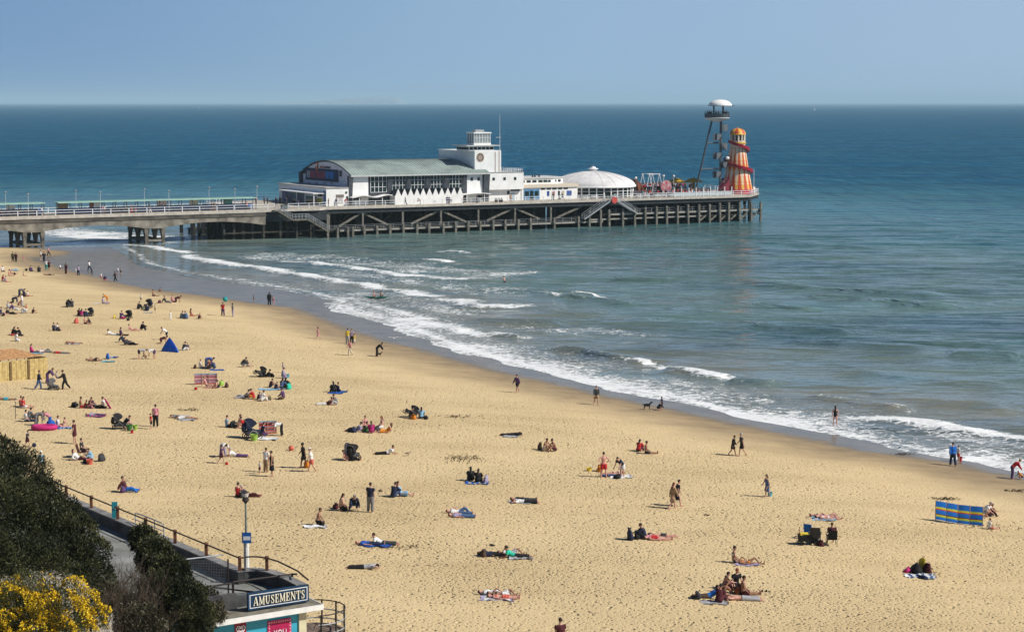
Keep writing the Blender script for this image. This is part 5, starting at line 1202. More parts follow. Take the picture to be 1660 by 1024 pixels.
for i, (px, py, Y, h, sp, lab) in enumerate(((188, 950, 73, 1.8, .9, 'bare pale twiggy shrub at the top of the gap by the path'), (225, 1015, 69, 2.0, .9, 'bare brown twiggy shrub lowest in front of upright evergreen'), (185, 1020, 67, 1.8, .9, 'bare grey twiggy shrub lowest in the gap beside gorse'), (170, 985, 71, 2.0, .8, 'bare grey twiggy shrub in the gap left of upright evergreen'), (205, 1000, 70, 2.2, .8, 'bare brown twiggy shrub against the left side of upright evergreen'), (330, 985, 76, 1.6, .7, 'bare reddish twiggy shrub beside the kiosk roof'), (300, 1005, 73, 1.9, .8, 'bare dark twiggy shrub below the mesh fence'), (150, 1010, 66, 1.8, .9, 'bare straggly twiggy shrub next to the gorse'))):
    b0, _ = blob(px, py + 12, 1, Y); g = float(hill_z(np.array([b0.x]), np.array([b0.y]))[0]); b0.z = max(g, b0.z - 1) if g > 5 else b0.z - .6
    r_ = empty('bare_shrub', b0); tag(r_, lab, 'shrub', 'bare shrubs on the cliff slope'); fpart(twigs(b0, 16, h, sp, 30 + i, .016), 'twigs', bark, r_)
# ================================================================ people: one continuous body per pose, clothes and hair as its children
def sdir(a, sp=0.0, side=1):
    a = R(a); sp = R(sp); return Vector((math.sin(a) * math.cos(sp), side * math.sin(sp), -math.cos(a) * math.cos(sp)))
def udir(a): a = R(a); return Vector((math.sin(a), 0, math.cos(a)))
#        torso, upper torso, head, (thigh, shin, spread, shin spread) L / R, (upper arm, forearm, spread, fore spread) L / R
POSES = {
 'stand': (2, 3, 4, (2, -2, 5, 3), (-3, -6, 5, 3), (4, 14, 9, 4), (-3, 10, 9, 4)),
 'hips': (2, 2, 12, (4, 0, 7, 4), (-4, -6, 7, 4), (-22, 18, 42, -42), (-22, 18, 42, -42)),
 'fold': (3, 5, 14, (3, -2, 5, 3), (-4, -7, 5, 3), (18, 92, 8, -30), (14, 88, 8, -30)),
 'walk': (6, 6, 6, (22, 6, 3, 2), (-16, -34, 3, 2), (-22, -8, 9, 4), (20, 38, 9, 4)),
 'walkb': (8, 9, 16, (-14, -36, 3, 2), (20, 10, 3, 2), (18, 32, 8, 4), (-16, -4, 8, 4)),
 'push': (14, 16, 12, (24, 4, 3, 2), (-20, -40, 3, 2), (40, 62, 8, 2), (36, 60, 8, 2)),
 'sit': (-8, 6, 12, (84, 86, 8, 6), (86, 88, 8, 6), (14, 52, 12, -6), (10, 46, 12, -6)),
 'sitback': (-26, -16, 4, (80, 88, 8, 6), (104, 52, 8, 6), (-42, -20, 18, 10), (-40, -18, 18, 10)),
 'hug': (14, 26, 22, (128, 24, 8, 6), (126, 26, 8, 6), (52, 78, 12, -22), (50, 78, 12, -22)),
 'cross': (6, 18, 18, (84, 34, 48, -66), (84, 40, 48, -66), (22, 60, 14, -14), (26, 64, 14, -14)),
 'chair': (-14, -4, 6, (82, 6, 8, 4), (84, 2, 8, 4), (6, 74, 16, 4), (8, 76, 16, 4)),
 'back': (-87, -86, -80, (88, 89, 6, 4), (88, 89, 6, 4), (86, 88, 14, 6), (84, 88, 14, 6)),
 'backknee': (-87, -85, -76, (126, 40, 6, 4), (88, 89, 8, 4), (150, 60, 20, -20), (84, 88, 14, 6)),
 'recline': (-52, -38, -4, (86, 88, 6, 5), (112, 58, 6, 5), (-18, 70, 18, 6), (-16, 72, 18, 6)),
 'front': (87, 86, 80, (-88, -89, 7, 5), (-88, -90, 7, 5), (110, 60, 44, -50), (112, 58, 44, -50)),
 'prop': (70, 46, 4, (-86, -88, 6, 5), (-86, -89, 6, 5), (14, 84, 14, -10), (12, 84, 14, -10)),
 'propkick': (70, 46, 8, (-86, -150, 6, 4), (-86, -88, 6, 5), (14, 84, 14, -10), (12, 84, 14, -10)),
 'bend': (82, 92, 70, (6, -4, 8, 5), (-2, -8, 8, 5), (6, 14, 6, 2), (2, 10, 6, 2)),
 'stoop': (44, 56, 40, (8, -8, 6, 4), (0, -10, 6, 4), (26, 40, 8, 2), (22, 36, 8, 2)),
 'crouch': (36, 48, 30, (104, -44, 12, 8), (100, -46, 12, 8), (40, 56, 12, -6), (36, 54, 12, -6)),
 'kneel': (10, 14, 18, (74, -84, 8, 6), (76, -84, 8, 6), (14, 44, 14, -8), (10, 40, 14, -8)),
 'fours': (72, 80, 50, (14, -86, 8, 6), (10, -86, 8, 6), (8, 6, 6, 2), (4, 4, 6, 2)),
 'paddle': (2, 8, 6, (82, 84, 8, 6), (86, 84, 8, 6), (50, 84, 20, 0), (44, 80, 20, 0)),
 'swim': (10, 12, 8, (10, -12, 8, 5), (-6, -20, 8, 5), (60, 70, 50, 20), (40, 60, 55, 30)),
 'lift': (4, 2, -6, (6, 0, 6, 4), (-6, -10, 6, 4), (60, 120, 16, 0), (10, 60, 12, 0)),
}
def skeleton(pose):
    T, U, Hd, L, Rr, aL, aR = POSES[pose]
    J = {}; p = Vector((0, 0, 0)); J['pelvis'] = p; J['waist'] = p + udir(T) * .17; J['chest'] = J['waist'] + udir((T + U) / 2) * .17; J['neck'] = J['chest'] + udir(U) * .18
    J['chin'] = J['neck'] + udir((U + Hd) / 2) * .075; J['head'] = J['chin'] + udir(Hd) * .115; J['crown'] = J['head'] + udir(Hd) * .115
    J['hf'] = Vector((math.cos(R(Hd)), 0, -math.sin(R(Hd)))); J['hu'] = udir(Hd); J['ub'] = udir(U)
    for sd_, lg, am in ((1, L, aL), (-1, Rr, aR)):
        h = p + Vector((0, .088 * sd_, 0)) - udir(T) * .03
        k = h + sdir(lg[0], lg[2], sd_) * .43; an = k + sdir(lg[1], lg[3], sd_) * .41
        fa = lg[1] + (86 if pose not in ('front', 'prop', 'propkick', 'kneel', 'fours') else 20)
        toe = an + sdir(fa, lg[3], sd_) * .19; heel = an - sdir(fa, lg[3], sd_) * .05
        s = J['neck'] - J['ub'] * .045 + Vector((0, .178 * sd_, 0)); e = s + sdir(am[0], am[2], sd_) * .285; w = e + sdir(am[1], am[3], sd_) * .25
        J[sd_] = (h, k, an, heel, toe, s, e, w, sdir(am[1], am[3], sd_))
    return J
def etube(m, rings, lat=Vector((0, 1, 0)), n=14):
    """rings: (centre, lateral radius, other radius, direction)"""
    vs = []; fs = []
    for c, rl, ro, d in rings:
        o = d.cross(lat)
        if o.length < 1e-6: o = Vector((1, 0, 0))
        o.normalize(); l = o.cross(d).normalized()
        for j in range(n): t = 2 * math.pi * j / n; vs.append(c + l * math.cos(t) * rl + o * math.sin(t) * ro)
    for i in range(len(rings) - 1):
        for j in range(n): fs.append((i * n + j, i * n + (j + 1) % n, (i + 1) * n + (j + 1) % n, (i + 1) * n + j))
    fs.append(tuple(range(n - 1, -1, -1))); fs.append(tuple((len(rings) - 1) * n + j for j in range(n)))
    m._add(vs, fs)
def torso_rings(J, fem, g=0.0, lo=-.10, hi=.56):
    path = [(-.10, J['pelvis'] - (J['waist'] - J['pelvis']).normalized() * .10), (0, J['pelvis']), (.17, J['waist']), (.34, J['chest']), (.52, J['neck'])]
    prof = [(-.10, .10, .075), (-.03, .155, .112), (.03, .162 if not fem else .178, .115), (.16, .142 if not fem else .122, .10), (.30, .163 if not fem else .146, .118 if not fem else .128), (.40, .175 if not fem else .155, .112), (.47, .165 if not fem else .148, .09), (.515, .10, .07), (.545, .06, .058)]
    out = []
    for h, rl, ro in prof:
        if h < lo or h > hi: continue
        for (a, p), (b, q) in zip(path[:-1], path[1:]):
            if a <= h <= b or (b == .52 and h > b):
                d = (q - p).normalized(); out.append((p + (q - p) * ((h - a) / (b - a)), rl + g, ro + g, d)); break
    return out
def limb(m, pts, rs, g=0.0): m.tube(pts, [r_ + g for r_ in rs], 10)
def fuse(m, vox, sm=1):
    me = bpy.data.meshes.new('tmp'); me.from_pydata([tuple(v) for v in m.v], [], m.f); me.update()
    ob = bpy.data.objects.new('tmp', me); COL.objects.link(ob)
    rm = ob.modifiers.new('r', 'REMESH'); rm.mode = 'VOXEL'; rm.voxel_size = vox; rm.use_smooth_shade = True
    if sm: s_ = ob.modifiers.new('s', 'SMOOTH'); s_.factor = .5; s_.iterations = sm
    dg = bpy.context.evaluated_depsgraph_get(); dg.update(); out = bpy.data.meshes.new_from_object(ob.evaluated_get(dg))
    out.materials.clear(); bpy.data.objects.remove(ob); bpy.data.meshes.remove(me); return out
def hand(m, w, d, sd_):
    lat = d.cross(Vector((0, 0, 1)))
    lat = lat.normalized() if lat.length > .2 else Vector((1, 0, 0))
    nrm = lat.cross(d).normalized(); k = w + d * .085
    etube(m, [(w - d * .01, .026, .022, d), (w + d * .03, .038, .02, d), (k, .042, .017, d)], lat, 8)
    for i, L in enumerate((.066, .078, .074, .056)):
        b = w + d * .075 + lat * (-.03 + .02 * i); c = b + d * L * .55 - nrm * .008 * (1 + .3 * i); e = c + (d * .8 - nrm * .6).normalized() * L * .5; m.tube([b, c, e], [.0125, .0115, .010], 6)
    b = w + d * .02 - lat * .03; c = b - lat * .032 + d * .03 - nrm * .006; m.tube([b, c, c + d * .034 - lat * .006], [.014, .0125, .011], 6)
_cache = {}
dark_eye = mat('eye_dark', (.02, .015, .012), .3); lip = mat('lip', (.35, .10, .09), .5)
def body_mesh(pose, fem):
    key = ('body', pose, fem)
    if key in _cache: return _cache[key]
    J = skeleton(pose); m = MB(); etube(m, torso_rings(J, fem))
    hu, hf = J['hu'], J['hf']; lat = Vector((0, 1, 0))
    m.tube([J['neck'] - J['ub'] * .05, J['chin'] + hu * .01], [.06, .052], 10)
    c = J['head']; etube(m, [(c - hu * .115 + hf * .035, .028, .03, hu), (c - hu * .09 + hf * .02, .052, .062, hu), (c - hu * .03 + hf * .004, .070, .088, hu), (c + hu * .03, .076, .098, hu), (c + hu * .08 - hf * .006, .066, .086, hu), (c + hu * .108 - hf * .01, .036, .05, hu), (c + hu * .116 - hf * .01, .012, .016, hu)])
    m.tube([c + hf * .085 + hu * .012, c + hf * .112 - hu * .022, c + hf * .088 - hu * .034], [.010, .016, .014], 6)
    for sd_ in (1, -1):
        e_ = c + lat * .078 * sd_ - hu * .008; m.ball(tuple(e_), .018, .012, .03, 8, 6)
        h, k, an, heel, toe, s, e, w, fd = J[sd_]
        limb(m, [h - (k - h) * .1, h + (k - h) * .25, h + (k - h) * .6, k], [.092, .09, .072, .056]); limb(m, [k, k + (an - k) * .28, k + (an - k) * .62, an], [.054, .058, .046, .036])
        fdv = (toe - heel).normalized(); etube(m, [(heel, .03, .03, fdv), (an + fdv * .03 - Vector((0, 0, .012)), .036, .04, fdv), (toe - fdv * .06, .046, .026, fdv), (toe, .036, .016, fdv)], lat, 10)
        limb(m, [s - (e - s) * .12, s, s + (e - s) * .5, e], [.05, .058, .047, .038]); limb(m, [e, e + (w - e) * .3, w], [.038, .040, .026]); hand(m, w, fd, sd_)
    me = fuse(m, .0135)
    zs = min(v.co.z for v in me.vertices)
    # eyes and mouth set into the face
    bm = bmesh.new(); bm.from_mesh(me)
    def addb(p, rx, ry, rz, idx):
        q = MB().ball((0, 0, 0), rx, ry, rz, 8, 6); vv = [bm.verts.new(p + hf * a + lat * b + hu * c_) for a, b, c_ in q.v]
        for f in q.f:
            try: ff = bm.faces.new([vv[i] for i in f]); ff.material_index = idx; ff.smooth = True
            except ValueError: pass
    for sd_ in (1, -1): addb(c + hf * .086 + lat * .03 * sd_ + hu * .014, .008, .013, .008, 1)
    addb(c + hf * .086 - hu * .062, .008, .024, .007, 2)
    bm.to_mesh(me); bm.free()
    me.name = 'person_' + pose; me.materials.append(None); me.materials.append(dark_eye); me.materials.append(lip)
    me.transform(Matrix.Translation((0, 0, -zs))); _cache[key] = (me, -zs); return _cache[key]
def wear_mesh(kind, pose, fem):
    key = (kind, pose, fem)
    if key in _cache: return _cache[key]
    J = skeleton(pose); m = MB(); g = .031; lat = Vector((0, 1, 0)); hu, hf = J['hu'], J['hf']; c = J['head']
    def legs(f, gg, rs=(.092, .09, .072, .056)):
        for sd_ in (1, -1):
            h, k, an = J[sd_][:3]
            if f <= 1: limb(m, [h - (k - h) * .1, h + (k - h) * .25 * min(1, f * 2), h + (k - h) * f], [rs[0], rs[1], rs[2] + .006], gg)
            else: limb(m, [h - (k - h) * .1, h + (k - h) * .4, k], [.092, .085, .062], gg); limb(m, [k, k + (an - k) * .4, k + (an - k) * (f - 1)], [.062, .06, .05], gg)
    def arms(f, gg):
        for sd_ in (1, -1):
            s, e, w = J[sd_][5:8]
            if f <= 1: limb(m, [s - (e - s) * .12, s, s + (e - s) * f], [.05, .06, .055], gg)
            else: limb(m, [s - (e - s) * .12, s, e], [.05, .06, .044], gg); limb(m, [e, w - (w - e) * .06], [.043, .034], gg)
    if kind == 'tee': etube(m, torso_rings(J, fem, g, -.04, .53)); arms(.55, g)
    elif kind == 'long': etube(m, torso_rings(J, fem, g + .004, -.05, .53)); arms(2, g)
    elif kind == 'vest': etube(m, torso_rings(J, fem, g * .8, -.03, .48))
    elif kind == 'bikini': etube(m, torso_rings(J, True, .010, .29, .41))
    elif kind == 'swimsuit': etube(m, torso_rings(J, True, .009, -.1, .46))
    elif kind == 'trousers': etube(m, torso_rings(J, fem, g, -.1, .10)); legs(1.94, g)
    elif kind == 'shorts': etube(m, torso_rings(J, fem, g, -.1, .08)); legs(.72, g + .008)
    elif kind == 'brief': etube(m, torso_rings(J, fem, .009, -.1, .05)); legs(.14, .006)
    elif kind in ('skirt', 'dress'):
        if kind == 'dress': etube(m, torso_rings(J, fem, g * .8, -.06, .5))
        else: etube(m, torso_rings(J, fem, g, -.06, .12))
        hl, kl = J[1][0], J[1][1]; hr, kr = J[-1][0], J[-1][1]; a = (hl + hr) / 2; b = (kl + kr) / 2
        d = (b - a); L = d.length; d = d.normalized(); w_ = (kl - kr).length / 2 + .10
        etube(m, [(a - d * .08, .16, .11, d), (a + d * .1, .19, .14, d), (a + d * L * 1.05, max(.2, w_ + .03), .17, d)])
    elif kind in ('hair', 'bun', 'longhair'):
        etube(m, [(c - hu * .05 - hf * .045, .066, .055, hu), (c + hu * .0 - hf * .03, .084, .082, hu), (c + hu * .05 - hf * .012, .086, .1, hu), (c + hu * .1 - hf * .01, .068, .082, hu), (c + hu * .128 - hf * .012, .03, .036, hu)])
        if kind == 'bun': m.ball(tuple(c + hu * .11 - hf * .07), .05, .05, .045, 10, 8)
        if kind == 'longhair':
            d = -J['ub'] * .8 - hf * .25; p = c - hf * .07; etube(m, [(p, .08, .05, -hu), (p - hu * .12, .085, .045, -hu), (p - hu * .14 + d * .17, .08, .035, -J['ub']), (p - hu * .14 + d * .27, .045, .025, -J['ub'])])
    elif kind == 'hat':
        etube(m, [(c + hu * .045 - hf * .004, .15, .17, hu), (c + hu * .06 - hf * .004, .145, .165, hu), (c + hu * .065, .092, .11, hu), (c + hu * .12, .085, .1, hu), (c + hu * .15, .05, .06, hu)])
    elif kind == 'cap':
        etube(m, [(c + hu * .035 - hf * .008, .088, .106, hu), (c + hu * .09 - hf * .008, .08, .096, hu), (c + hu * .135 - hf * .01, .04, .05, hu)]); etube(m, [(c + hu * .045 + hf * .06, .07, .010, hf), (c + hu * .035 + hf * .17, .05, .008, hf)], lat, 10)
    me = fuse(m, .016 if kind in ('hair', 'bun', 'longhair', 'hat', 'cap') else .019, 1)
    me.name = kind + '_' + pose; me.materials.append(None); me.transform(Matrix.Translation((0, 0, body_mesh(pose, fem)[1]))); _cache[key] = me; return me
CLOTH = {'tentblue': (.03, .19, .66), 'navy': (.018, .025, .06), 'black': (.012, .012, .014), 'char': (.045, .045, .05), 'grey': (.20, .20, .21), 'lgrey': (.40, .40, .42), 'white': (.78, .78, .77), 'cream': (.62, .55, .42), 'red': (.50, .025, .03), 'coral': (.62, .13, .09), 'maroon': (.085, .018, .025), 'pink': (.62, .25, .30), 'hotpink': (.55, .03, .18), 'magenta': (.38, .02, .14), 'lilac': (.36, .32, .47), 'purple': (.10, .05, .14), 'blue': (.02, .10, .42), 'denim': (.07, .13, .26), 'jeans': (.045, .075, .15), 'sky': (.25, .45, .62), 'teal': (.02, .30, .30), 'mint': (.03, .50, .33), 'green': (.05, .18, .05), 'lime': (.30, .50, .08), 'olive': (.10, .10, .05), 'yellow': (.72, .55, .05), 'orange': (.66, .22, .02), 'tan': (.36, .24, .14), 'brown': (.10, .06, .04), 'peach': (.60, .38, .28), 'royal': (.02, .16, .58), 'aqua': (.05, .38, .50), 'rust': (.25, .07, .03)}
SKIN = {'f': (.56, .33, .24), 'm': (.46, .25, .17), 't': (.34, .175, .11), 'd': (.13, .065, .04), 'p': (.62, .33, .26)}
HAIRC = {'k': (.012, .010, .009), 'b': (.045, .026, .016), 'n': (.10, .055, .03), 'y': (.34, .22, .10), 'g': (.40, .39, .38), 'r': (.20, .06, .025)}
def cmat(c): return mat('cloth_' + c, CLOTH[c], .85, .14, 9.0, bump=.25, bscale=25)
def fabric(c):
    """thin woven sheet that lets some sun through"""
    k = 'fabric_' + c
    if k in MATS: return MATS[k]
    m = mat(k, CLOTH[c], .8, .08, 5.0); t = m.node_tree; b = t.nodes['Principled BSDF']; o = t.nodes['Material Output']
    tr = N(t, 'ShaderNodeBsdfTranslucent'); tr.inputs[0].default_value = (*[min(1, v * 1.5) for v in CLOTH[c]], 1); mx = N(t, 'ShaderNodeMixShader'); mx.inputs[0].default_value = .5
    t.links.new(b.outputs[0], mx.inputs[1]); t.links.new(tr.outputs[0], mx.inputs[2]); t.links.new(mx.outputs[0], o.inputs[0]); return m
def smat(k): return mat('skin_' + k, SKIN[k], .55, .07, 7.0, spec=.3)
def hmat(k): return mat('hair_' + k, HAIRC[k], .6, .25, 18.0)
NICE = {'tee': 'shirt', 'long': 'jacket', 'vest': 'vest', 'bikini': 'bikini_top', 'swimsuit': 'swimsuit', 'trousers': 'trousers', 'shorts': 'shorts', 'brief': 'briefs', 'skirt': 'skirt', 'dress': 'dress', 'hair': 'hair', 'bun': 'hair', 'longhair': 'hair', 'hat': 'hat', 'cap': 'cap'}
def person(loc, pose, rot, sc, look, wear, label, group=None):
    """look: skin, hair colour, hair cut, build, e.g. 'f b long f';  wear: 'tee:navy trousers:black'"""
    sk, hc, cut, fem = look.split(); fem = fem == 'f'
    me, _ = body_mesh(pose, fem)
    o = bpy.data.objects.new('person', me); COL.objects.link(o); o.location = loc; o.rotation_euler = (0, 0, R(rot)); o.scale = (sc, sc, sc)
    o.material_slots[0].link = 'OBJECT'; o.material_slots[0].material = smat(sk)
    tag(o, 'person ' + label, 'person', group)
    items = [q.split(':') for q in wear.split()]
    hk = {'s': 'hair', 'long': 'longhair', 'bun': 'bun'}.get(cut)
    for kind, colr in ([(hk, None)] if hk else []) + items:
        q = bpy.data.objects.new(NICE[kind], wear_mesh(kind, pose, fem)); COL.objects.link(q); q.parent = o
        q.material_slots[0].link = 'OBJECT'; q.material_slots[0].material = hmat(hc) if colr is None else cmat(colr)
    return o
def at_px(px, py, dz=0.0): p = gp(px, py); return Vector((p.x, p.y, p.z + dz))
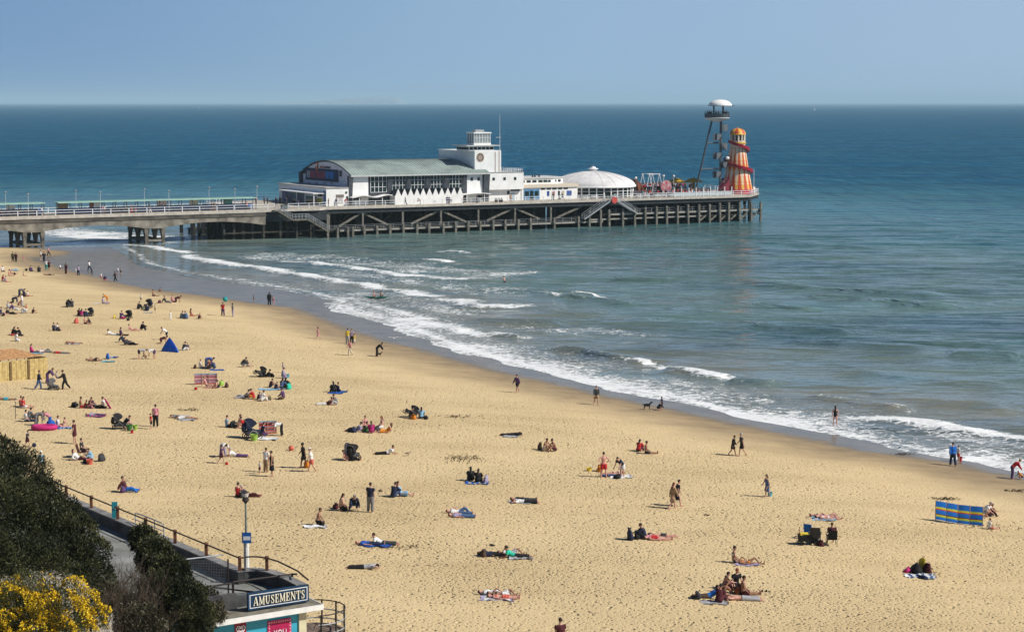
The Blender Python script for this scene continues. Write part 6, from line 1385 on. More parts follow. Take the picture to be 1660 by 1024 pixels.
# ---------------- everyone on the sand: photo x, y | pose, facing (deg), size | skin hair cut build | clothes | what tells them apart
PEOPLE = '''
21 424|stand|100|1|m b s m|long:olive trousers:black|in dark green jacket standing by the shore pool near pier legs
26 425|stand|80|1|f b s m|long:maroon trousers:black|in maroon jacket standing beside dark green jacket near pier legs
38 423|walk|0|.62|p n s f|tee:pink skirt:pink|small child all in pink paddling at the near end of the shore pool
66 421|stand|200|1|f b s m|tee:white shorts:brown|in white shirt and brown shorts wading in the pool beneath the pier
71.5 424|hips|250|1|m k s m|long:navy trousers:navy|in navy top and trousers wading with hands on hips in shore pool
79 415|walk|180|1|f k s f|tee:pink trousers:black|in pink top and black leggings wading farthest out in the shore pool
75 437.5|stand|90|.98|f n s m|tee:white trousers:teal|in white shirt and teal trousers standing on the pool's edge
79.5 438.5|stand|80|1|m b s m|tee:maroon shorts:black|in maroon shirt and black shorts beside white shirt and teal trousers
98 439|walk|150|.66|f b s f|tee:white shorts:char|small child in white shirt running along the pool's edge
107 444|stand|60|1.06|m k s m|long:maroon trousers:maroon|tall and dressed all in maroon at the pool's edge
123 444|stand|90|.62|f n s m|tee:white shorts:white|small child in white beside an adult in lilac shirt at shoreline
127 447|stand|100|1|f k s m|tee:lilac trousers:navy|in lilac shirt and navy trousers standing with a child in white
145 439|walk|160|1|m k s m|tee:white trousers:navy|in white shirt and navy trousers walking through wet sand
149 446|stand|180|.7|d k s m|tee:black shorts:black|child in black standing in wet sand below a white shirt walker
164 453|stand|100|.62|f y s f|tee:white shorts:coral|toddler in white top and coral shorts in the shallow pool
171.5 456|crouch|120|.95|f k s f|tee:navy skirt:hotpink|in navy top and pink skirt crouching by the toddler at water's edge
187 457|walk|200|1|m b long f|long:brown trousers:black|in brown jacket and black leggings walking along the wet edge
191 444|stand|90|.66|f n s f|tee:white shorts:lilac|left of two children in white tops standing out in the wash
196 444.5|stand|70|.66|f b s m|tee:lgrey shorts:black|right of two children standing out in the wash, black shorts
49.7 440|sit|90|1|m k s m|long:purple trousers:navy|in purple jacket seated facing the shore pool
63 441|hug|100|1.05|m k long f|long:black trousers:black|in black hunched and seated facing the shore pool
38 447|sit|20|.7|f b s f|bikini:pink brief:pink|child in pink swimwear seated on sand below the black ball
79 446|back|0|1|t k s m|shorts:black|bare chested lying flat in black shorts near the shore pool
22 439|backknee|0|1|f y s f|tee:lgrey trousers:sky|in pale grey and sky blue lying on sand at far left
4 440|sit|300|1|f k s m|tee:white trousers:black|in white top seated at the far left edge below pier legs
15 447|sit|0|1|p b bun f|bikini:coral brief:coral|in coral bikini seated at the far left below lying sunbathers
20 444|recline|10|1|f n s f|bikini:maroon brief:black|in maroon bikini top reclining at far left
4 456|cross|30|1|f b long f|tee:red shorts:lilac|in red top and lilac shorts seated cross legged at left edge
9 457|sit|10|.95|f n s f|tee:lilac shorts:pink|in lilac top and pink shorts next to red top at left edge
32 480|bend|0|1|f k s m|long:grey trousers:navy|in grey top bending low over the upper left group
38 481|kneel|0|1|f k long f|long:navy trousers:maroon|with long black hair kneeling beside the bending grey top
45 480|sit|0|.8|f k s m|tee:white shorts:coral|child in white seated right of kneeling long black hair
21 491|fours|10|1.05|m k s m|long:navy trousers:black|in navy jacket on hands and knees in the left edge group
36 497|stand|180|.95|f k s m|tee:white trousers:lgrey|in white shirt and pale grey trousers standing in left edge group
13 500|sit|0|1|f y s f|long:lgrey trousers:white|in pale grey top and white trousers seated in left edge group
22 503|sitback|0|1|f b s f|long:purple trousers:white|in purple top with white trousers leaning back in left edge group
16 509|recline|0|1|m k s m|long:black trousers:black|in black reclining lowest in the left edge group
30 497|crouch|330|.8|f r s f|tee:rust shorts:tan|child with red hair crouching in left edge group
36 508|hug|20|1|f n s f|long:white trousers:lgrey|in white top with knees hugged in left edge group
43 508|stand|200|.68|f n s f|tee:coral shorts:white|small child in coral top standing in left edge group
52.5 508|hug|20|.8|m k s m|tee:black shorts:maroon|child in black seated rightmost of the left edge group
2 510|sit|30|1|f b s f|tee:denim skirt:pink|in denim top and pink skirt seated at very left of the group
109 497|hug|60|1|m k s m|long:black trousers:black|in black seated at left of a black pair above the orange bag
117 497|hug|120|1.05|m k s m|long:char trousers:jeans|in charcoal jacket and jeans at right of the black pair
87 536|sit|0|1|f b s m|long:navy trousers:black|in navy jacket seated alone above the wooden hut
90 536|hug|10|.95|f n s f|tee:white trousers:navy|in white top leaning against navy jacket above the hut
20 543|hug|0|1|m k long f|long:black trousers:black|with black hair and jacket seated at left above the hut roof
26 544|back|0|.95|f r s f|tee:red trousers:black|in red top lying between two in black above the hut roof
33 544|hug|180|1|m k s m|long:black trousers:char|in black facing left beside lying red top above the hut roof
26 553|cross|10|1|f k bun f|tee:white trousers:white|in all white seated cross legged above the hut roof
127.5 512|hug|80|1|f b long f|long:maroon trousers:black|in maroon coat seated beside a magenta jacket
132 513|hug|90|1|f b long f|long:magenta trousers:grey|in magenta jacket seated beside a black pram
139 513|sit|60|1|f k s f|long:jeans trousers:black|in dark blue seated between magenta jacket and black pram
137.5 525|sit|10|1|p n s m|shorts:black|bare chested seated right of the orange bag
146 525|hug|200|.85|t k s m|tee:black shorts:black|child in black facing the bare chested sitter near orange bag
167 492|sit|0|1|f b s f|tee:lilac trousers:lilac|in lilac seated beside an orange top upper left
174 492|stoop|190|.9|f y s f|tee:orange shorts:orange|in orange leaning over the lilac sitter
196 517|cross|60|1|f b s f|long:purple trousers:magenta|in purple plaid seated by a pram and mustard bag
182 543|prop|180|1|f b s m|tee:white trousers:white|in white lying on front with head left beside a purple sitter
196 544|sit|20|1|f b long f|long:purple trousers:black|in purple top seated at feet of white prone sunbather
248 480|sit|0|1|t b s m|shorts:maroon|bare chested sitting alone nearest the shore pool end
258 473|hug|0|.7|t k s m|shorts:tan|small child sitting on dry sand at the wet edge
228.7 489|stand|90|.6|f y s f|tee:white shorts:tan|small child standing behind the black jacket and pram group
224 501|hug|60|1|m k s m|long:black trousers:black|in black jacket seated left of two prams group
239 504|sit|120|1|f b s f|long:navy trousers:jeans|in navy on white cloth beside the tall black pram
251.6 507|stand|20|.66|f b s m|tee:cream shorts:maroon|toddler in cream top standing right of the tall black pram
268.7 491|sitback|0|1|m k s m|long:char trousers:grey|in charcoal seated with legs out beside maroon bender
278 489|kneel|0|.9|p y s f|tee:pink skirt:pink|in pink kneeling left of the maroon bender near wet sand
285 490|fours|0|1.05|m k s m|tee:maroon trousers:maroon|in maroon on hands and knees near the wet sand
276.7 518|stand|160|.62|f y s f|tee:white trousers:white|toddler in all white standing alone in mid sand
293 516|hug|20|1|f n s m|long:grey trousers:denim|in grey seated at left of the denim group
303 517|hug|150|1.05|f b s f|long:denim trousers:denim|dressed in denim seated in the middle of the denim group
309.5 512|sit|20|1|t k long f|bikini:coral shorts:coral|with black hair and coral swimwear behind the denim group
322 517|hug|40|.75|m k s m|tee:maroon shorts:black|child in maroon seated right of the denim group
215 536|recline|0|1|p b s f|bikini:pink brief:pink|in pink bikini reclining beside a black sitter
228.7 535|hug|0|1.05|m k s m|long:black trousers:black|in black sitting beside pink bikini above the blue tent
200 555|sitback|0|1|m k s m|long:navy trousers:navy|in navy leaning back above the long legged recliner
209 559|recline|0|1.1|m k s m|long:char trousers:black|in charcoal stretched out with long black legs left of blue tent
261 557|fours|10|1|m k s m|tee:maroon shorts:maroon|in maroon crawling behind the blue tent
270 551|stoop|200|1|f k s m|tee:white shorts:navy|in white bending just behind the blue tent top
297 568|hug|30|1|f k s f|long:char trousers:white|in charcoal seated in the shade right of the blue tent
303.5 565|sit|300|.66|f b s f|tee:purple shorts:pink|toddler in purple beside charcoal sitter right of the tent
226 582|bend|20|1|f g s m|tee:lgrey shorts:black|in pale grey shirt bending to dig, left of two diggers
250 582|bend|185|1|f b s m|tee:white shorts:purple|in white shirt and purple shorts bending to dig a hole
237 581|crouch|200|.6|t k s m|shorts:brown|small child crouching in the sand between two diggers
119 557|front|180|1|t b s f|bikini:red brief:red|sunbathing face down in red swimwear, long towel beyond the hut
51 572|sit|10|1|f b long f|long:hotpink trousers:navy|with hot pink top and long hair seated by the hut roof corner
72 571|backknee|0|1|p n s m|tee:white trousers:grey|in white and grey lying with a knee up right of hot pink top
99 573|front|180|.95|t b s f|tee:red trousers:grey|in red top lying face down right of the hut roof
152 585|backknee|0|1|t k s m|shorts:black|bare chested lying with knee up left of turquoise towel
183 580|front|0|.7|f b s m|tee:blue shorts:sky|child in blue lying face down behind turquoise towel
325 597|sit|20|1|f y s m|tee:white trousers:grey|in white and grey at left of the blue group above pink windbreak
335 596|bend|0|1|m k s m|long:blue trousers:jeans|in blue jacket leaning over the group above pink windbreak
341 598|kneel|180|1|f k s f|tee:rust trousers:black|in rust top kneeling in the group above pink windbreak
348 598|hug|180|1|f b s m|long:jeans trousers:navy|in dark denim seated rightmost in the group above pink windbreak
345 629|recline|180|1|p b s f|bikini:coral brief:rust|in coral bikini before the pink striped windbreak
335 627|sitback|0|1|p y s f|bikini:pink brief:black|in pink bikini top under the pink striped windbreak
392 595|crouch|0|1|m k s m|long:char trousers:grey|in charcoal crouching to dig alone left of the black pram
401 594|sit|10|.7|f b s m|tee:lgrey shorts:grey|child in pale grey seated beside the charcoal digger
431 611|recline|180|1|m k s m|long:black trousers:black|in black sitting low behind the fallen black pram
458 613|kneel|0|1|f b s f|long:lilac trousers:lilac|in lilac kneeling above the mint bag group
459 604|stand|200|.6|f k s f|tee:lilac shorts:white|toddler in lilac standing at kneeling lilac woman's shoulder
437.7 628|hug|10|.9|m b s m|tee:maroon shorts:navy|child in maroon seated left on the pale blue towel
446 631|hug|20|.75|m k s m|tee:navy shorts:navy|child in navy seated on the pale blue towel
456 630|hug|60|1|f k long f|long:denim trousers:black|with long hair and denim jacket in the mint bag group
462 628.5|hug|70|1|m k long f|long:black trousers:black|with long hair and black jacket by the mint bag
396 645|recline|180|1|f b s m|long:grey trousers:lgrey|in grey reclining with feet to the left by the red top
411.5 647|hug|170|1|f b s f|tee:red skirt:orange|in red and orange seated between grey recliner and white top
423.5 650|hug|30|1|f k s m|tee:white trousers:white|in white seated right of the red and orange clothes
418 647|hug|0|.7|f k s m|tee:purple shorts:black|child in purple squeezed between red and white tops
459.5 647|cross|170|1|m b s f|long:purple trousers:brown|in purple seated alone below the mint bag group
541.5 636|hug|110|1.05|m k long f|long:black trousers:black|in black, left of a pair on a navy towel near mid beach
548 636|sit|20|1|m b s m|long:navy trousers:denim|in navy and denim, right of a pair on a navy towel
529 656|prop|0|1|m k s m|tee:maroon trousers:white|in maroon top lying propped on elbows facing a grey sitter
545.5 656|hug|200|1|f k s f|tee:grey trousers:lgrey|in grey seated facing the propped maroon top
38 661|sit|0|1|f b long f|tee:red shorts:white|in red top and white shorts seated with legs out at left
34 659|sit|10|.95|f k s f|tee:coral shorts:grey|in coral top seated behind the red top and white shorts
42 683|sit|20|1|f k s m|tee:white trousers:navy|in white seated by the thin upright pole
46 680|hug|40|1|f k s m|tee:grey trousers:char|in grey seated behind white top near the upright pole
60 689|bend|0|1|f b long f|long:grey trousers:grey|in grey bending down to the pink inflatable boat
81 692|stoop|190|.9|f n s f|tee:pink shorts:blue|child in pink leaning over the end of the pink inflatable
94 693|sit|10|1|p b s f|tee:white shorts:pink|in white top and pink shorts seated right of pink inflatable
102 692|sitback|180|.8|p n s f|bikini:cream shorts:tan|child leaning back on blue towel right of pink inflatable
121 719|stand|180|1.04|f b s m|tee:maroon shorts:maroon|standing in maroon shirt and shorts facing left below the inflatable
131 661|sit|20|1|t k s m|shorts:red|bare chested in red shorts seated left of the red board group
137 661|hug|20|.7|t b s f|swimsuit:red|child in red swimsuit in the red board group
145 661|hug|330|1|f k s f|tee:maroon trousers:pink|in maroon top seated mid way in the red board group
156 661|recline|0|1|m k s m|long:char trousers:black|in charcoal reclining with black legs in the red board group
167 661|sit|180|1|f k s m|tee:white trousers:black|in white top facing left beside the red board
155 674|back|0|1|f n s f|tee:lilac trousers:purple|in lilac lying flat on blue and pink towel below red board
44.6 725|walk|0|.75|f n s m|tee:navy shorts:maroon|child in navy shirt chasing a ball near the dark bush
67 765|stand|90|.85|f y s m|tee:sky shorts:lgrey hat:white|child in white hat and sky blue partly behind the dark bush
201 694|crouch|10|1|p b s f|tee:black shorts:black|in black crouching with bare legs by a black pram and green buckets
209 691|hug|200|.75|f b s m|tee:maroon shorts:coral|toddler in maroon next to black croucher and green buckets
245 695|stand|200|.72|f k s m|tee:red shorts:black|child in red shirt standing beside black dungarees
252.5 691.5|stand|90|1.04|f k s f|tee:pink trousers:black vest:black|in pink top and black dungarees standing with a child in red
292 677|front|180|1|f k s f|tee:grey trousers:lgrey|in grey lying face down, farther of a pair near seaweed
301 679|front|180|1|t b s m|tee:white shorts:tan|in white lying face down, nearer of a pair near seaweed
368 692|sit|20|1|p b s f|tee:sky shorts:navy|in sky blue top seated left of a black bag and red top
386 691|sitback|180|1|p n s m|shorts:tan|bare chested with legs to the left next to the red top
396 694|hug|190|1|f b s f|tee:red shorts:red|in bright red leaning left of the navy pram
425 706|kneel|20|1|f b s f|tee:navy trousers:purple|in navy kneeling before the red striped windbreak
456 706|bend|190|1|f k s m|tee:white trousers:black|in white shirt bending at right end of red striped windbreak
361.5 740|bend|300|1|f k s m|tee:white trousers:lilac|in white shirt bending forward behind a child with red ball
359 751|walk|0|.78|f k s m|tee:purple shorts:maroon|child in purple top walking toward a small red ball
383 740|prop|180|1|f g s f|tee:white trousers:purple|in white hat colours lying right of the bending white shirt
431.5 765|stand|60|1|f b s m|tee:white trousers:tan|in white shirt and tan trousers behind a black dress
440.7 772|stand|200|1.04|m k s f|dress:black|in black dress standing by a toddler and white shirt
421 767.5|stand|30|.52|f y s f|tee:white shorts:maroon|toddler in white standing left of the black dress
492.5 758|walk|190|1.06|d k s m|tee:black shorts:black|dressed in black striding with an orange bag
505 764|walkb|180|.98|f n s m|tee:white shorts:coral cap:white|in white shirt and coral shorts walking beside orange bag carrier
566 746|recline|0|1|p b s f|bikini:pink trousers:black|in pink lying behind the pale upright board and black pram
627 736|prop|0|1|m k s m|tee:white trousers:black|in white shirt and black trousers lying propped facing a gull
577 699|recline|180|1|f k s m|long:lilac trousers:black|in lilac and black reclining at left of the bright picnic group
585.5 697|prop|0|1|m k s f|bikini:black trousers:purple|with black hair lying amid the bright picnic group
592 692|sit|300|1|p n s f|bikini:pink shorts:pink|in pink bikini seated at back of the bright picnic group
602.5 702|hug|100|1|p n long f|long:magenta skirt:magenta|in magenta with long brown hair in the bright picnic group
619 693|sit|200|1|p r long f|bikini:lgrey shorts:white|with long red hair seated behind the orange dress
626 701|recline|180|1|f n long f|dress:orange|in orange dress reclining at right of the bright picnic group
664.5 678|hug|0|1|m k s m|long:char trousers:grey|in charcoal seated between folded pushchair and orange bag
683 678.5|hug|90|1|m k long f|long:sky trousers:black|in sky blue coat seated back to us right of orange bag
552.5 827|kneel|10|1|f k long f|long:peach trousers:black|in pale pink top with long black hair kneeling by a dark bag
571.5 826|crouch|290|1.05|f g s m|long:navy trousers:jeans|grey haired in navy jacket crouching and facing the camera
600.6 829.5|stand|70|1.08|f b s m|tee:navy trousers:grey|standing in navy top and grey trousers beside two sitters
637.7 806|hug|60|1.04|m b s m|long:navy trousers:jeans|in navy jacket and jeans next to a floral dress
650 804|sitback|0|1|f b long f|dress:sky|in sky blue floral dress sitting with legs stretched right
515 851|kneel|0|1|t b s m|trousers:black|bare chested in black trousers kneeling forward on a white towel
599 883|back|0|1|p r s f|tee:blue trousers:navy|red haired in blue lying left of a white shirt
619 882|prop|180|1|p b s m|tee:white trousers:char|in white shirt and charcoal trousers lying with feet to the right
590 921|front|0|1.02|f k s m|tee:lgrey trousers:black|in pale grey top and black trousers asleep with head to the right
744 832|backknee|0|1|p r s m|tee:white trousers:denim|in white top and denim with one knee up on mid sand
748 838|back|0|1|p r s f|tee:lilac trousers:denim|in lilac top and denim lying nearest beside the raised knee
763 780|hug|90|1.03|f k long f|long:black trousers:black|left of two in black with backs turned on a navy towel
774.5 782.5|hug|80|1|f b long f|long:black trousers:black|right of two in black with backs turned, beside a lilac bag
848 811.5|back|0|1.02|m k s m|long:black trousers:char|in black lying flat behind a white shirt
850 815|front|180|1|p r s m|tee:white trousers:black|in white shirt and black trousers lying face down, red hair
829 706|front|0|1.02|f k s m|long:black trousers:black|in black lying face down alone on a pale towel
797 900|back|0|1|m k long f|long:navy trousers:black|in navy lying with black hair left of the mint shirt
829 899|backknee|0|1|t b s m|vest:white shorts:lgrey|in white vest lying behind the mint shirt
834 903|prop|180|1|t b s m|tee:mint trousers:black|in bright mint shirt lying on a white towel
800 963|back|0|1|p b s f|tee:white shorts:white|in white lying on her back left in the pink sunbathing group
815 966|backknee|0|1.02|t b s f|bikini:black shorts:white|in black bikini with a raised knee in the pink sunbathing group
815 970|back|0|1|p r s f|bikini:coral shorts:coral|in coral nearest the camera in the pink sunbathing group
882.5 730.5|hug|320|1.05|t b s m|shorts:cream|bare chested in cream shorts seated right of a dark bag
900 731|hug|200|1.02|t k bun m|shorts:maroon|bare chested in maroon shorts seated beside cream shorts
1035 732|hug|60|1|f b long f|long:red trousers:maroon|in red with long dark hair seated beside bare back and black shorts
1047.5 735|sit|0|1.04|t k s m|shorts:char|bare backed in charcoal shorts seated right of red top
978.6 773.5|hips|100|1.05|p b s m|shorts:red|standing bare chested in bright red shorts, hands on hips
1008.4 773|stoop|230|1.02|p b s m|tee:navy shorts:white|standing in navy shirt and white shorts beside bright red shorts
994 769|back|180|1|p k s f|bikini:navy brief:navy|sunbather lying behind bright red shorts and white shorts
1090.5 824|walk|20|1|p r long f|long:tan skirt:tan|with long auburn hair walking with black bags
1097.5 820|walkb|10|1.02|p k s f|tee:black skirt:black|in black skirt walking just beyond long auburn hair
1243.5 805|walk|200|.9|f b long f|dress:denim|girl in denim blue dress walking with a turquoise bucket
1045 873|hug|180|1|m k s m|long:navy trousers:black|in navy sitting hunched right of the dark backpack
1056 873|back|0|1|p b s f|tee:pink shorts:red|in pink and red lying behind charcoal shorts
1066 875|back|0|1|p b s f|swimsuit:red|in red swimsuit lying nearest beside the navy sitter
1072 870|front|180|1|p n s m|shorts:char|bare backed in charcoal shorts lying behind red swimsuit
1190 911.5|sit|0|1|t k bun f|bikini:white brief:white|with hair in a bun seated left of an orange bikini
1213 914|backknee|0|1|t k s f|bikini:orange brief:orange|in orange bikini lying with knee raised
1192 953.5|kneel|290|1.06|f r s m|tee:black trousers:black cap:rust|in black shirt and rust cap kneeling and facing the camera
1173 955|hug|10|1|p k s m|shorts:maroon|bare chested seated left of black shirt and rust cap
1148 968.5|prop|0|1|t k s m|tee:royal trousers:brown|in royal blue shirt propped up at left of big group
1165 977|hug|60|1.02|t k s m|tee:maroon trousers:maroon|in maroon seated nearest the camera in the big group
1184 960|hug|200|1|t n long f|swimsuit:maroon|with long brown hair in the middle of the big group
1205 963|sit|0|1.06|t k s m|shorts:maroon|bare chested with arms propped and legs right in big group
1203 972|front|180|1.08|p n s m|trousers:lgrey|bare backed in pale grey jeans lying in front of big group
1333 838|back|0|1|p r s f|bikini:maroon brief:maroon|in maroon bikini lying behind the black beach wagon
1342 841|backknee|0|1|p n s f|bikini:white brief:white|in white bikini with bent knee behind the black beach wagon
1348 882|chair|90|1|t n s m|tee:maroon shorts:black|in maroon with back turned in the black camping chair
1594 838|crouch|330|1.04|p g s m|tee:white shorts:lgrey|white haired in white bending at right end of blue windbreak
1603.5 837|hug|20|.9|t k s f|tee:maroon trousers:black|in maroon seated beyond white hair near blue windbreak
1604.5 857|sit|10|.72|f b s f|tee:white shorts:coral|child in white seated by the near right corner of blue windbreak
1188 738|walkb|0|.92|m k s m|long:black shorts:black|boy in black with a white belt bag walking hand in hand
1202.5 739|walk|180|1.06|f g s m|tee:char shorts:black|in charcoal shirt and black shorts meeting a boy in black
1353.7 691|stand|90|1.06|p b long f|swimsuit:black|in black swimsuit wading in the surf at right
1544.5 755|walk|90|1.08|f b s m|long:royal trousers:navy|in royal blue jacket and navy trousers at water's edge
1553.5 748|stand|200|.75|f k s f|tee:white shorts:red|child in white top with red bucket next to royal blue jacket
1641 776|stoop|0|1.02|f y s f|long:red trousers:purple|in red jacket bending down at the far right shoreline
1656.5 777|crouch|190|.66|f b s m|tee:orange shorts:black|small child in orange at the far right edge
411.5 491|stand|200|.66|t k s f|swimsuit:black|small child in black swimsuit in the wash, left of black coat
436.7 494.5|stand|100|1.05|m k long f|long:black trousers:black|all in black standing at the wet edge with pink child
443.5 495|walk|200|.78|f n s f|tee:pink shorts:pink|child in pink beside an adult all in black at wet edge
361.5 512|lift|270|1.02|f k s m|tee:red trousers:purple|in red top lifting a dark ball overhead
377.5 513|stand|200|1|d k s m|tee:grey trousers:lilac|in grey top and lilac trousers facing the red top
516 549|walk|180|.82|p b long f|dress:pink|girl in pink dress walking alone across smooth sand
563.5 557.5|stand|80|1.04|f b s m|tee:yellow trousers:lgrey|in yellow shirt and pale trousers, tallest of the yellow family
570 557|stand|260|1|m k s f|tee:lilac trousers:black|in lilac top and black trousers beside yellow shirt
574.5 559.5|stand|200|.76|f b s m|tee:yellow shorts:white|child in yellow shirt and white shorts with yellow family
567.5 576|walk|200|1|p y s f|tee:pink trousers:cream|in pale pink carrying a dark bag below the yellow family
611.3 577.7|stoop|0|1.04|m k s m|long:black trousers:black|in black bending over a small brown dog
838.5 636|walk|220|1.02|m k s m|long:purple shorts:black|in dark purple top and black shorts walking along smooth sand
966.5 656|walk|280|1.04|f k s m|long:char shorts:tan|in charcoal jacket and tan shorts walking toward the camera
1066.5 665|crouch|20|.75|m k s m|long:black shorts:black|child in black crouching by the wet edge with a black dog
1073 664|stand|180|.72|m k s m|tee:navy shorts:black|child in navy standing right of a crouching child and dog
204 797|sitback|0|1.05|m b s m|long:maroon trousers:royal|in maroon top and bright blue trousers with legs stretched right
386 805|sit|60|1|f b s f|vest:red shorts:black|in red vest seated left of a bald pale head
402 805|recline|0|1|p g s m|long:purple trousers:maroon|grey haired in purple reclining right of the red vest
128 745|recline|0|1|p b long f|long:white shorts:maroon|long haired in white reclining left of a black bag and dark shirt
134 740|chair|0|1|f k s m|tee:char shorts:black|in charcoal shirt seated high behind the white recliner
149 744|hug|190|.85|f n s m|tee:sky trousers:sky|child in sky blue facing left beside a black rucksack
63 631|walk|10|1|m k s m|long:navy trousers:denim|in navy jacket and jeans walking past the hut with a dark bag
77 621|stoop|0|.95|m k s f|long:purple trousers:purple|in purple leaning over at the hut corner
92 620|sit|0|.66|f b s m|tee:lgrey shorts:grey|toddler in pale grey riding on the grey pushchair
105.5 631|push|190|1.06|m k s m|long:black trousers:black|in black leaning forward pulling the grey pushchair
7 648|front|180|1.02|t k s m|shorts:aqua|dark haired lying face down on the turquoise towel at left
908.5 1063|stand|110|1.05|f b s m|tee:maroon shorts:char|in maroon striped shirt cut off by the bottom edge
'''
for ln in PEOPLE.strip().splitlines():
    pos, pose, rot, sc, look, wear, label = ln.split('|'); x, y = map(float, pos.split())
    dz = {'chair': 0.0}.get(pose, -.015)
    if x == 134: dz = 0
    if x == 92: dz = .42
    person(at_px(x, y, dz), pose, float(rot), float(sc), look, wear, label)
# in the water
for x, y, pose, rot, lk, wr, lab in ((818, 465, 'swim', 150, 'p b s m', 'shorts:navy', 'bare chested swimmer wading waist deep among the breakers'),):
    p = gz(x, y, -.75); person(p, pose, rot, 1.0, lk, wr, lab)
kc = gz(610, 482.5, .12)
for dx, rot, lk, lab in ((-.42, 0, 'p r s f', 'pale skinned at left on the green kayak'), (.62, 0, 't b s m', 'tanned at right on the green kayak')):
    person(kc + Vector((dx, 0, .02)), 'paddle', rot, .95, lk, 'shorts:' + ('black' if dx > 0 else 'coral'), lab)
# ---------------- people on the pier
DECKP = '''
68 344|walk|180|1|f b s m|tee:white trousers:navy|in white shirt walking between the two pier shelters
166 348|walk|0|1|p b s f|tee:pink trousers:lilac|in pink top at left of a pair by the second near lamp post
169.5 348|walk|0|1|f b s m|tee:white trousers:maroon|in white shirt at right of a pair by the second near lamp post
213 347|walk|0|1|p n s f|tee:rust trousers:red|in red trousers strolling along the pier shelter
220 348|walk|0|.75|f b s m|tee:red shorts:sky|child in red top beside red trousers on the pier approach
243.5 347|walk|180|1|m k s m|long:char trousers:white|in charcoal jacket and white trousers on the pier approach
343.5 338|walk|0|1|f g s m|tee:brown shorts:maroon|in brown top and maroon shorts before the green poster
348 338|walk|10|.9|p n s f|tee:tan shorts:brown|in tan following maroon shorts on the pier approach
400.5 337|walk|180|1|p k s f|tee:pink trousers:black|in pink top at right end of the long shelter
415 333|stand|180|1.05|f k s m|long:red trousers:black|in bright red coat by the right end of the pier shelter
428.5 333|stand|200|1.05|m k s m|long:maroon trousers:black|in dark maroon near the stair head on the pier
433.5 333|stand|20|1|m k s m|long:navy trousers:navy|in navy beside dark maroon near the stair head
448 333|stand|90|1|m b s m|long:char trousers:navy|in charcoal looking out over the far railing of the pier
454.5 332|stand|90|1|m k s m|long:black trousers:black|in black standing left of the theatre entrance
464.5 334|stand|200|1|m k s m|long:navy trousers:char|in navy at the left corner of the entrance block
484 338|stand|180|.95|m b s f|long:purple trousers:navy|in purple near the glazed entrance door
514 335|stand|250|1|f b s f|tee:brown trousers:char|in brown by the yellow poster
532.5 336|stand|20|1|f b s f|long:rust trousers:purple|in rust jacket beside the lifebuoy stand
545 335|walk|0|.95|m k s m|long:navy trousers:black|in navy walking before the white lobby wall
657.5 335|walk|180|1.05|m k s m|long:navy trousers:navy|in navy passing left end of the zigzag front
681.5 335|stoop|200|1.02|f b s f|long:tan trousers:white|in tan and white leaning on the rail before the zigzag front
725 334|stand|270|1.05|m k s m|long:jeans trousers:lilac|in dark blue top standing before the zigzag front
728 334|stand|270|1|f b s f|tee:navy trousers:navy|in navy beside the dark blue top at the zigzag front
751 332|stand|0|1|f b s f|tee:maroon trousers:grey|in maroon under the right wavy canopy
773 331|stand|180|1|m k s f|long:maroon trousers:black|in dark maroon near the right end of wavy canopy
804 329|sit|270|1.1|m k s m|long:black trousers:olive|leftmost in black sitting below the tower block
809 329|sit|270|1.1|m k s m|long:char trousers:black|in charcoal sitting second below the tower block
813 329|sit|270|1.1|m b s m|long:navy trousers:char|in navy sitting third below the tower block
827.5 328|stand|270|.95|f b s m|long:orange trousers:tan|in orange by the tower block corner
895 326|stand|0|1|m k s m|tee:lime trousers:black|in lime vest before the cafe posters
897.5 326|stand|180|1.02|m k s m|long:black trousers:black|in black beside lime vest before the cafe
912 325|push|180|1|m k s m|long:black trousers:navy|in black pushing along the cafe front
908 325|hug|180|.9|m b s m|long:char trousers:char|in charcoal bent low before the cafe front
964 318.5|stand|250|1|m k s f|long:maroon trousers:navy|in dark maroon at the left of the twin stair
995.5 319|stand|200|1|m k s m|long:navy trousers:black|in navy at the right of the twin stair
1013 318|sit|200|1|m k s m|long:black trousers:char|in black seated right of the round pavilion
1032 318|sit|150|1|f k s f|tee:rust trousers:navy|in rust top seated at the white tables by the pavilion
1038 318|sit|20|1|m k s m|long:navy trousers:navy|in navy seated at the white tables by the pavilion
'''
for ln in DECKP.strip().splitlines():
    pos, pose, rot, sc, look, wear, label = ln.split('|'); x, y = map(float, pos.split())
    p = gz(x, y - 1.2, DK); s_, t_ = ((p - Vector((PA.x, PA.y, DK))).dot(PSd), (p - Vector((PA.x, PA.y, DK))).dot(PTd))
    t_ = max(t_, .5 if s_ < 9 else 2.0)
    if s_ > 38 and s_ < 60: t_ = min(t_, 4.6)
    if s_ >= 60 and s_ < 88: t_ = min(t_, 8.0)
    if s_ < 9: t_ = min(t_, 3.0)
    q = pw(s_, t_, DK)
    # keep the pixel column when t was clamped
    d = Vector(ray(x, y)); k = None
    s2 = PS(x, y, t_)[0]; q = pw(s2, t_, DK)
    person(q, pose, float(rot), float(sc), look, wear, label, 'people on the pier')
crowd_c = ['navy', 'black', 'maroon', 'char', 'purple', 'lilac', 'white', 'rust', 'grey', 'jeans', 'pink', 'red', 'denim', 'brown']
r2 = random.Random(5)
stg = pthing('fairground_platform', 113, 15, DK, 'low fairground platform under the swing ride at the pier end', 'platform')
m = MB(); m.box(104, 122.5, 11, 19.5, 6.0, 7.25); pb(m, 'floor', mat('stage_boards', (.16, .13, .12), .8), stg)
m = MB(); m.box(103.9, 122.6, 10.9, 10.99, 6.3, 7.3); pb(m, 'skirt_board', mat('stage_dark', (.10, .09, .11), .5, .3, 1.2), stg)
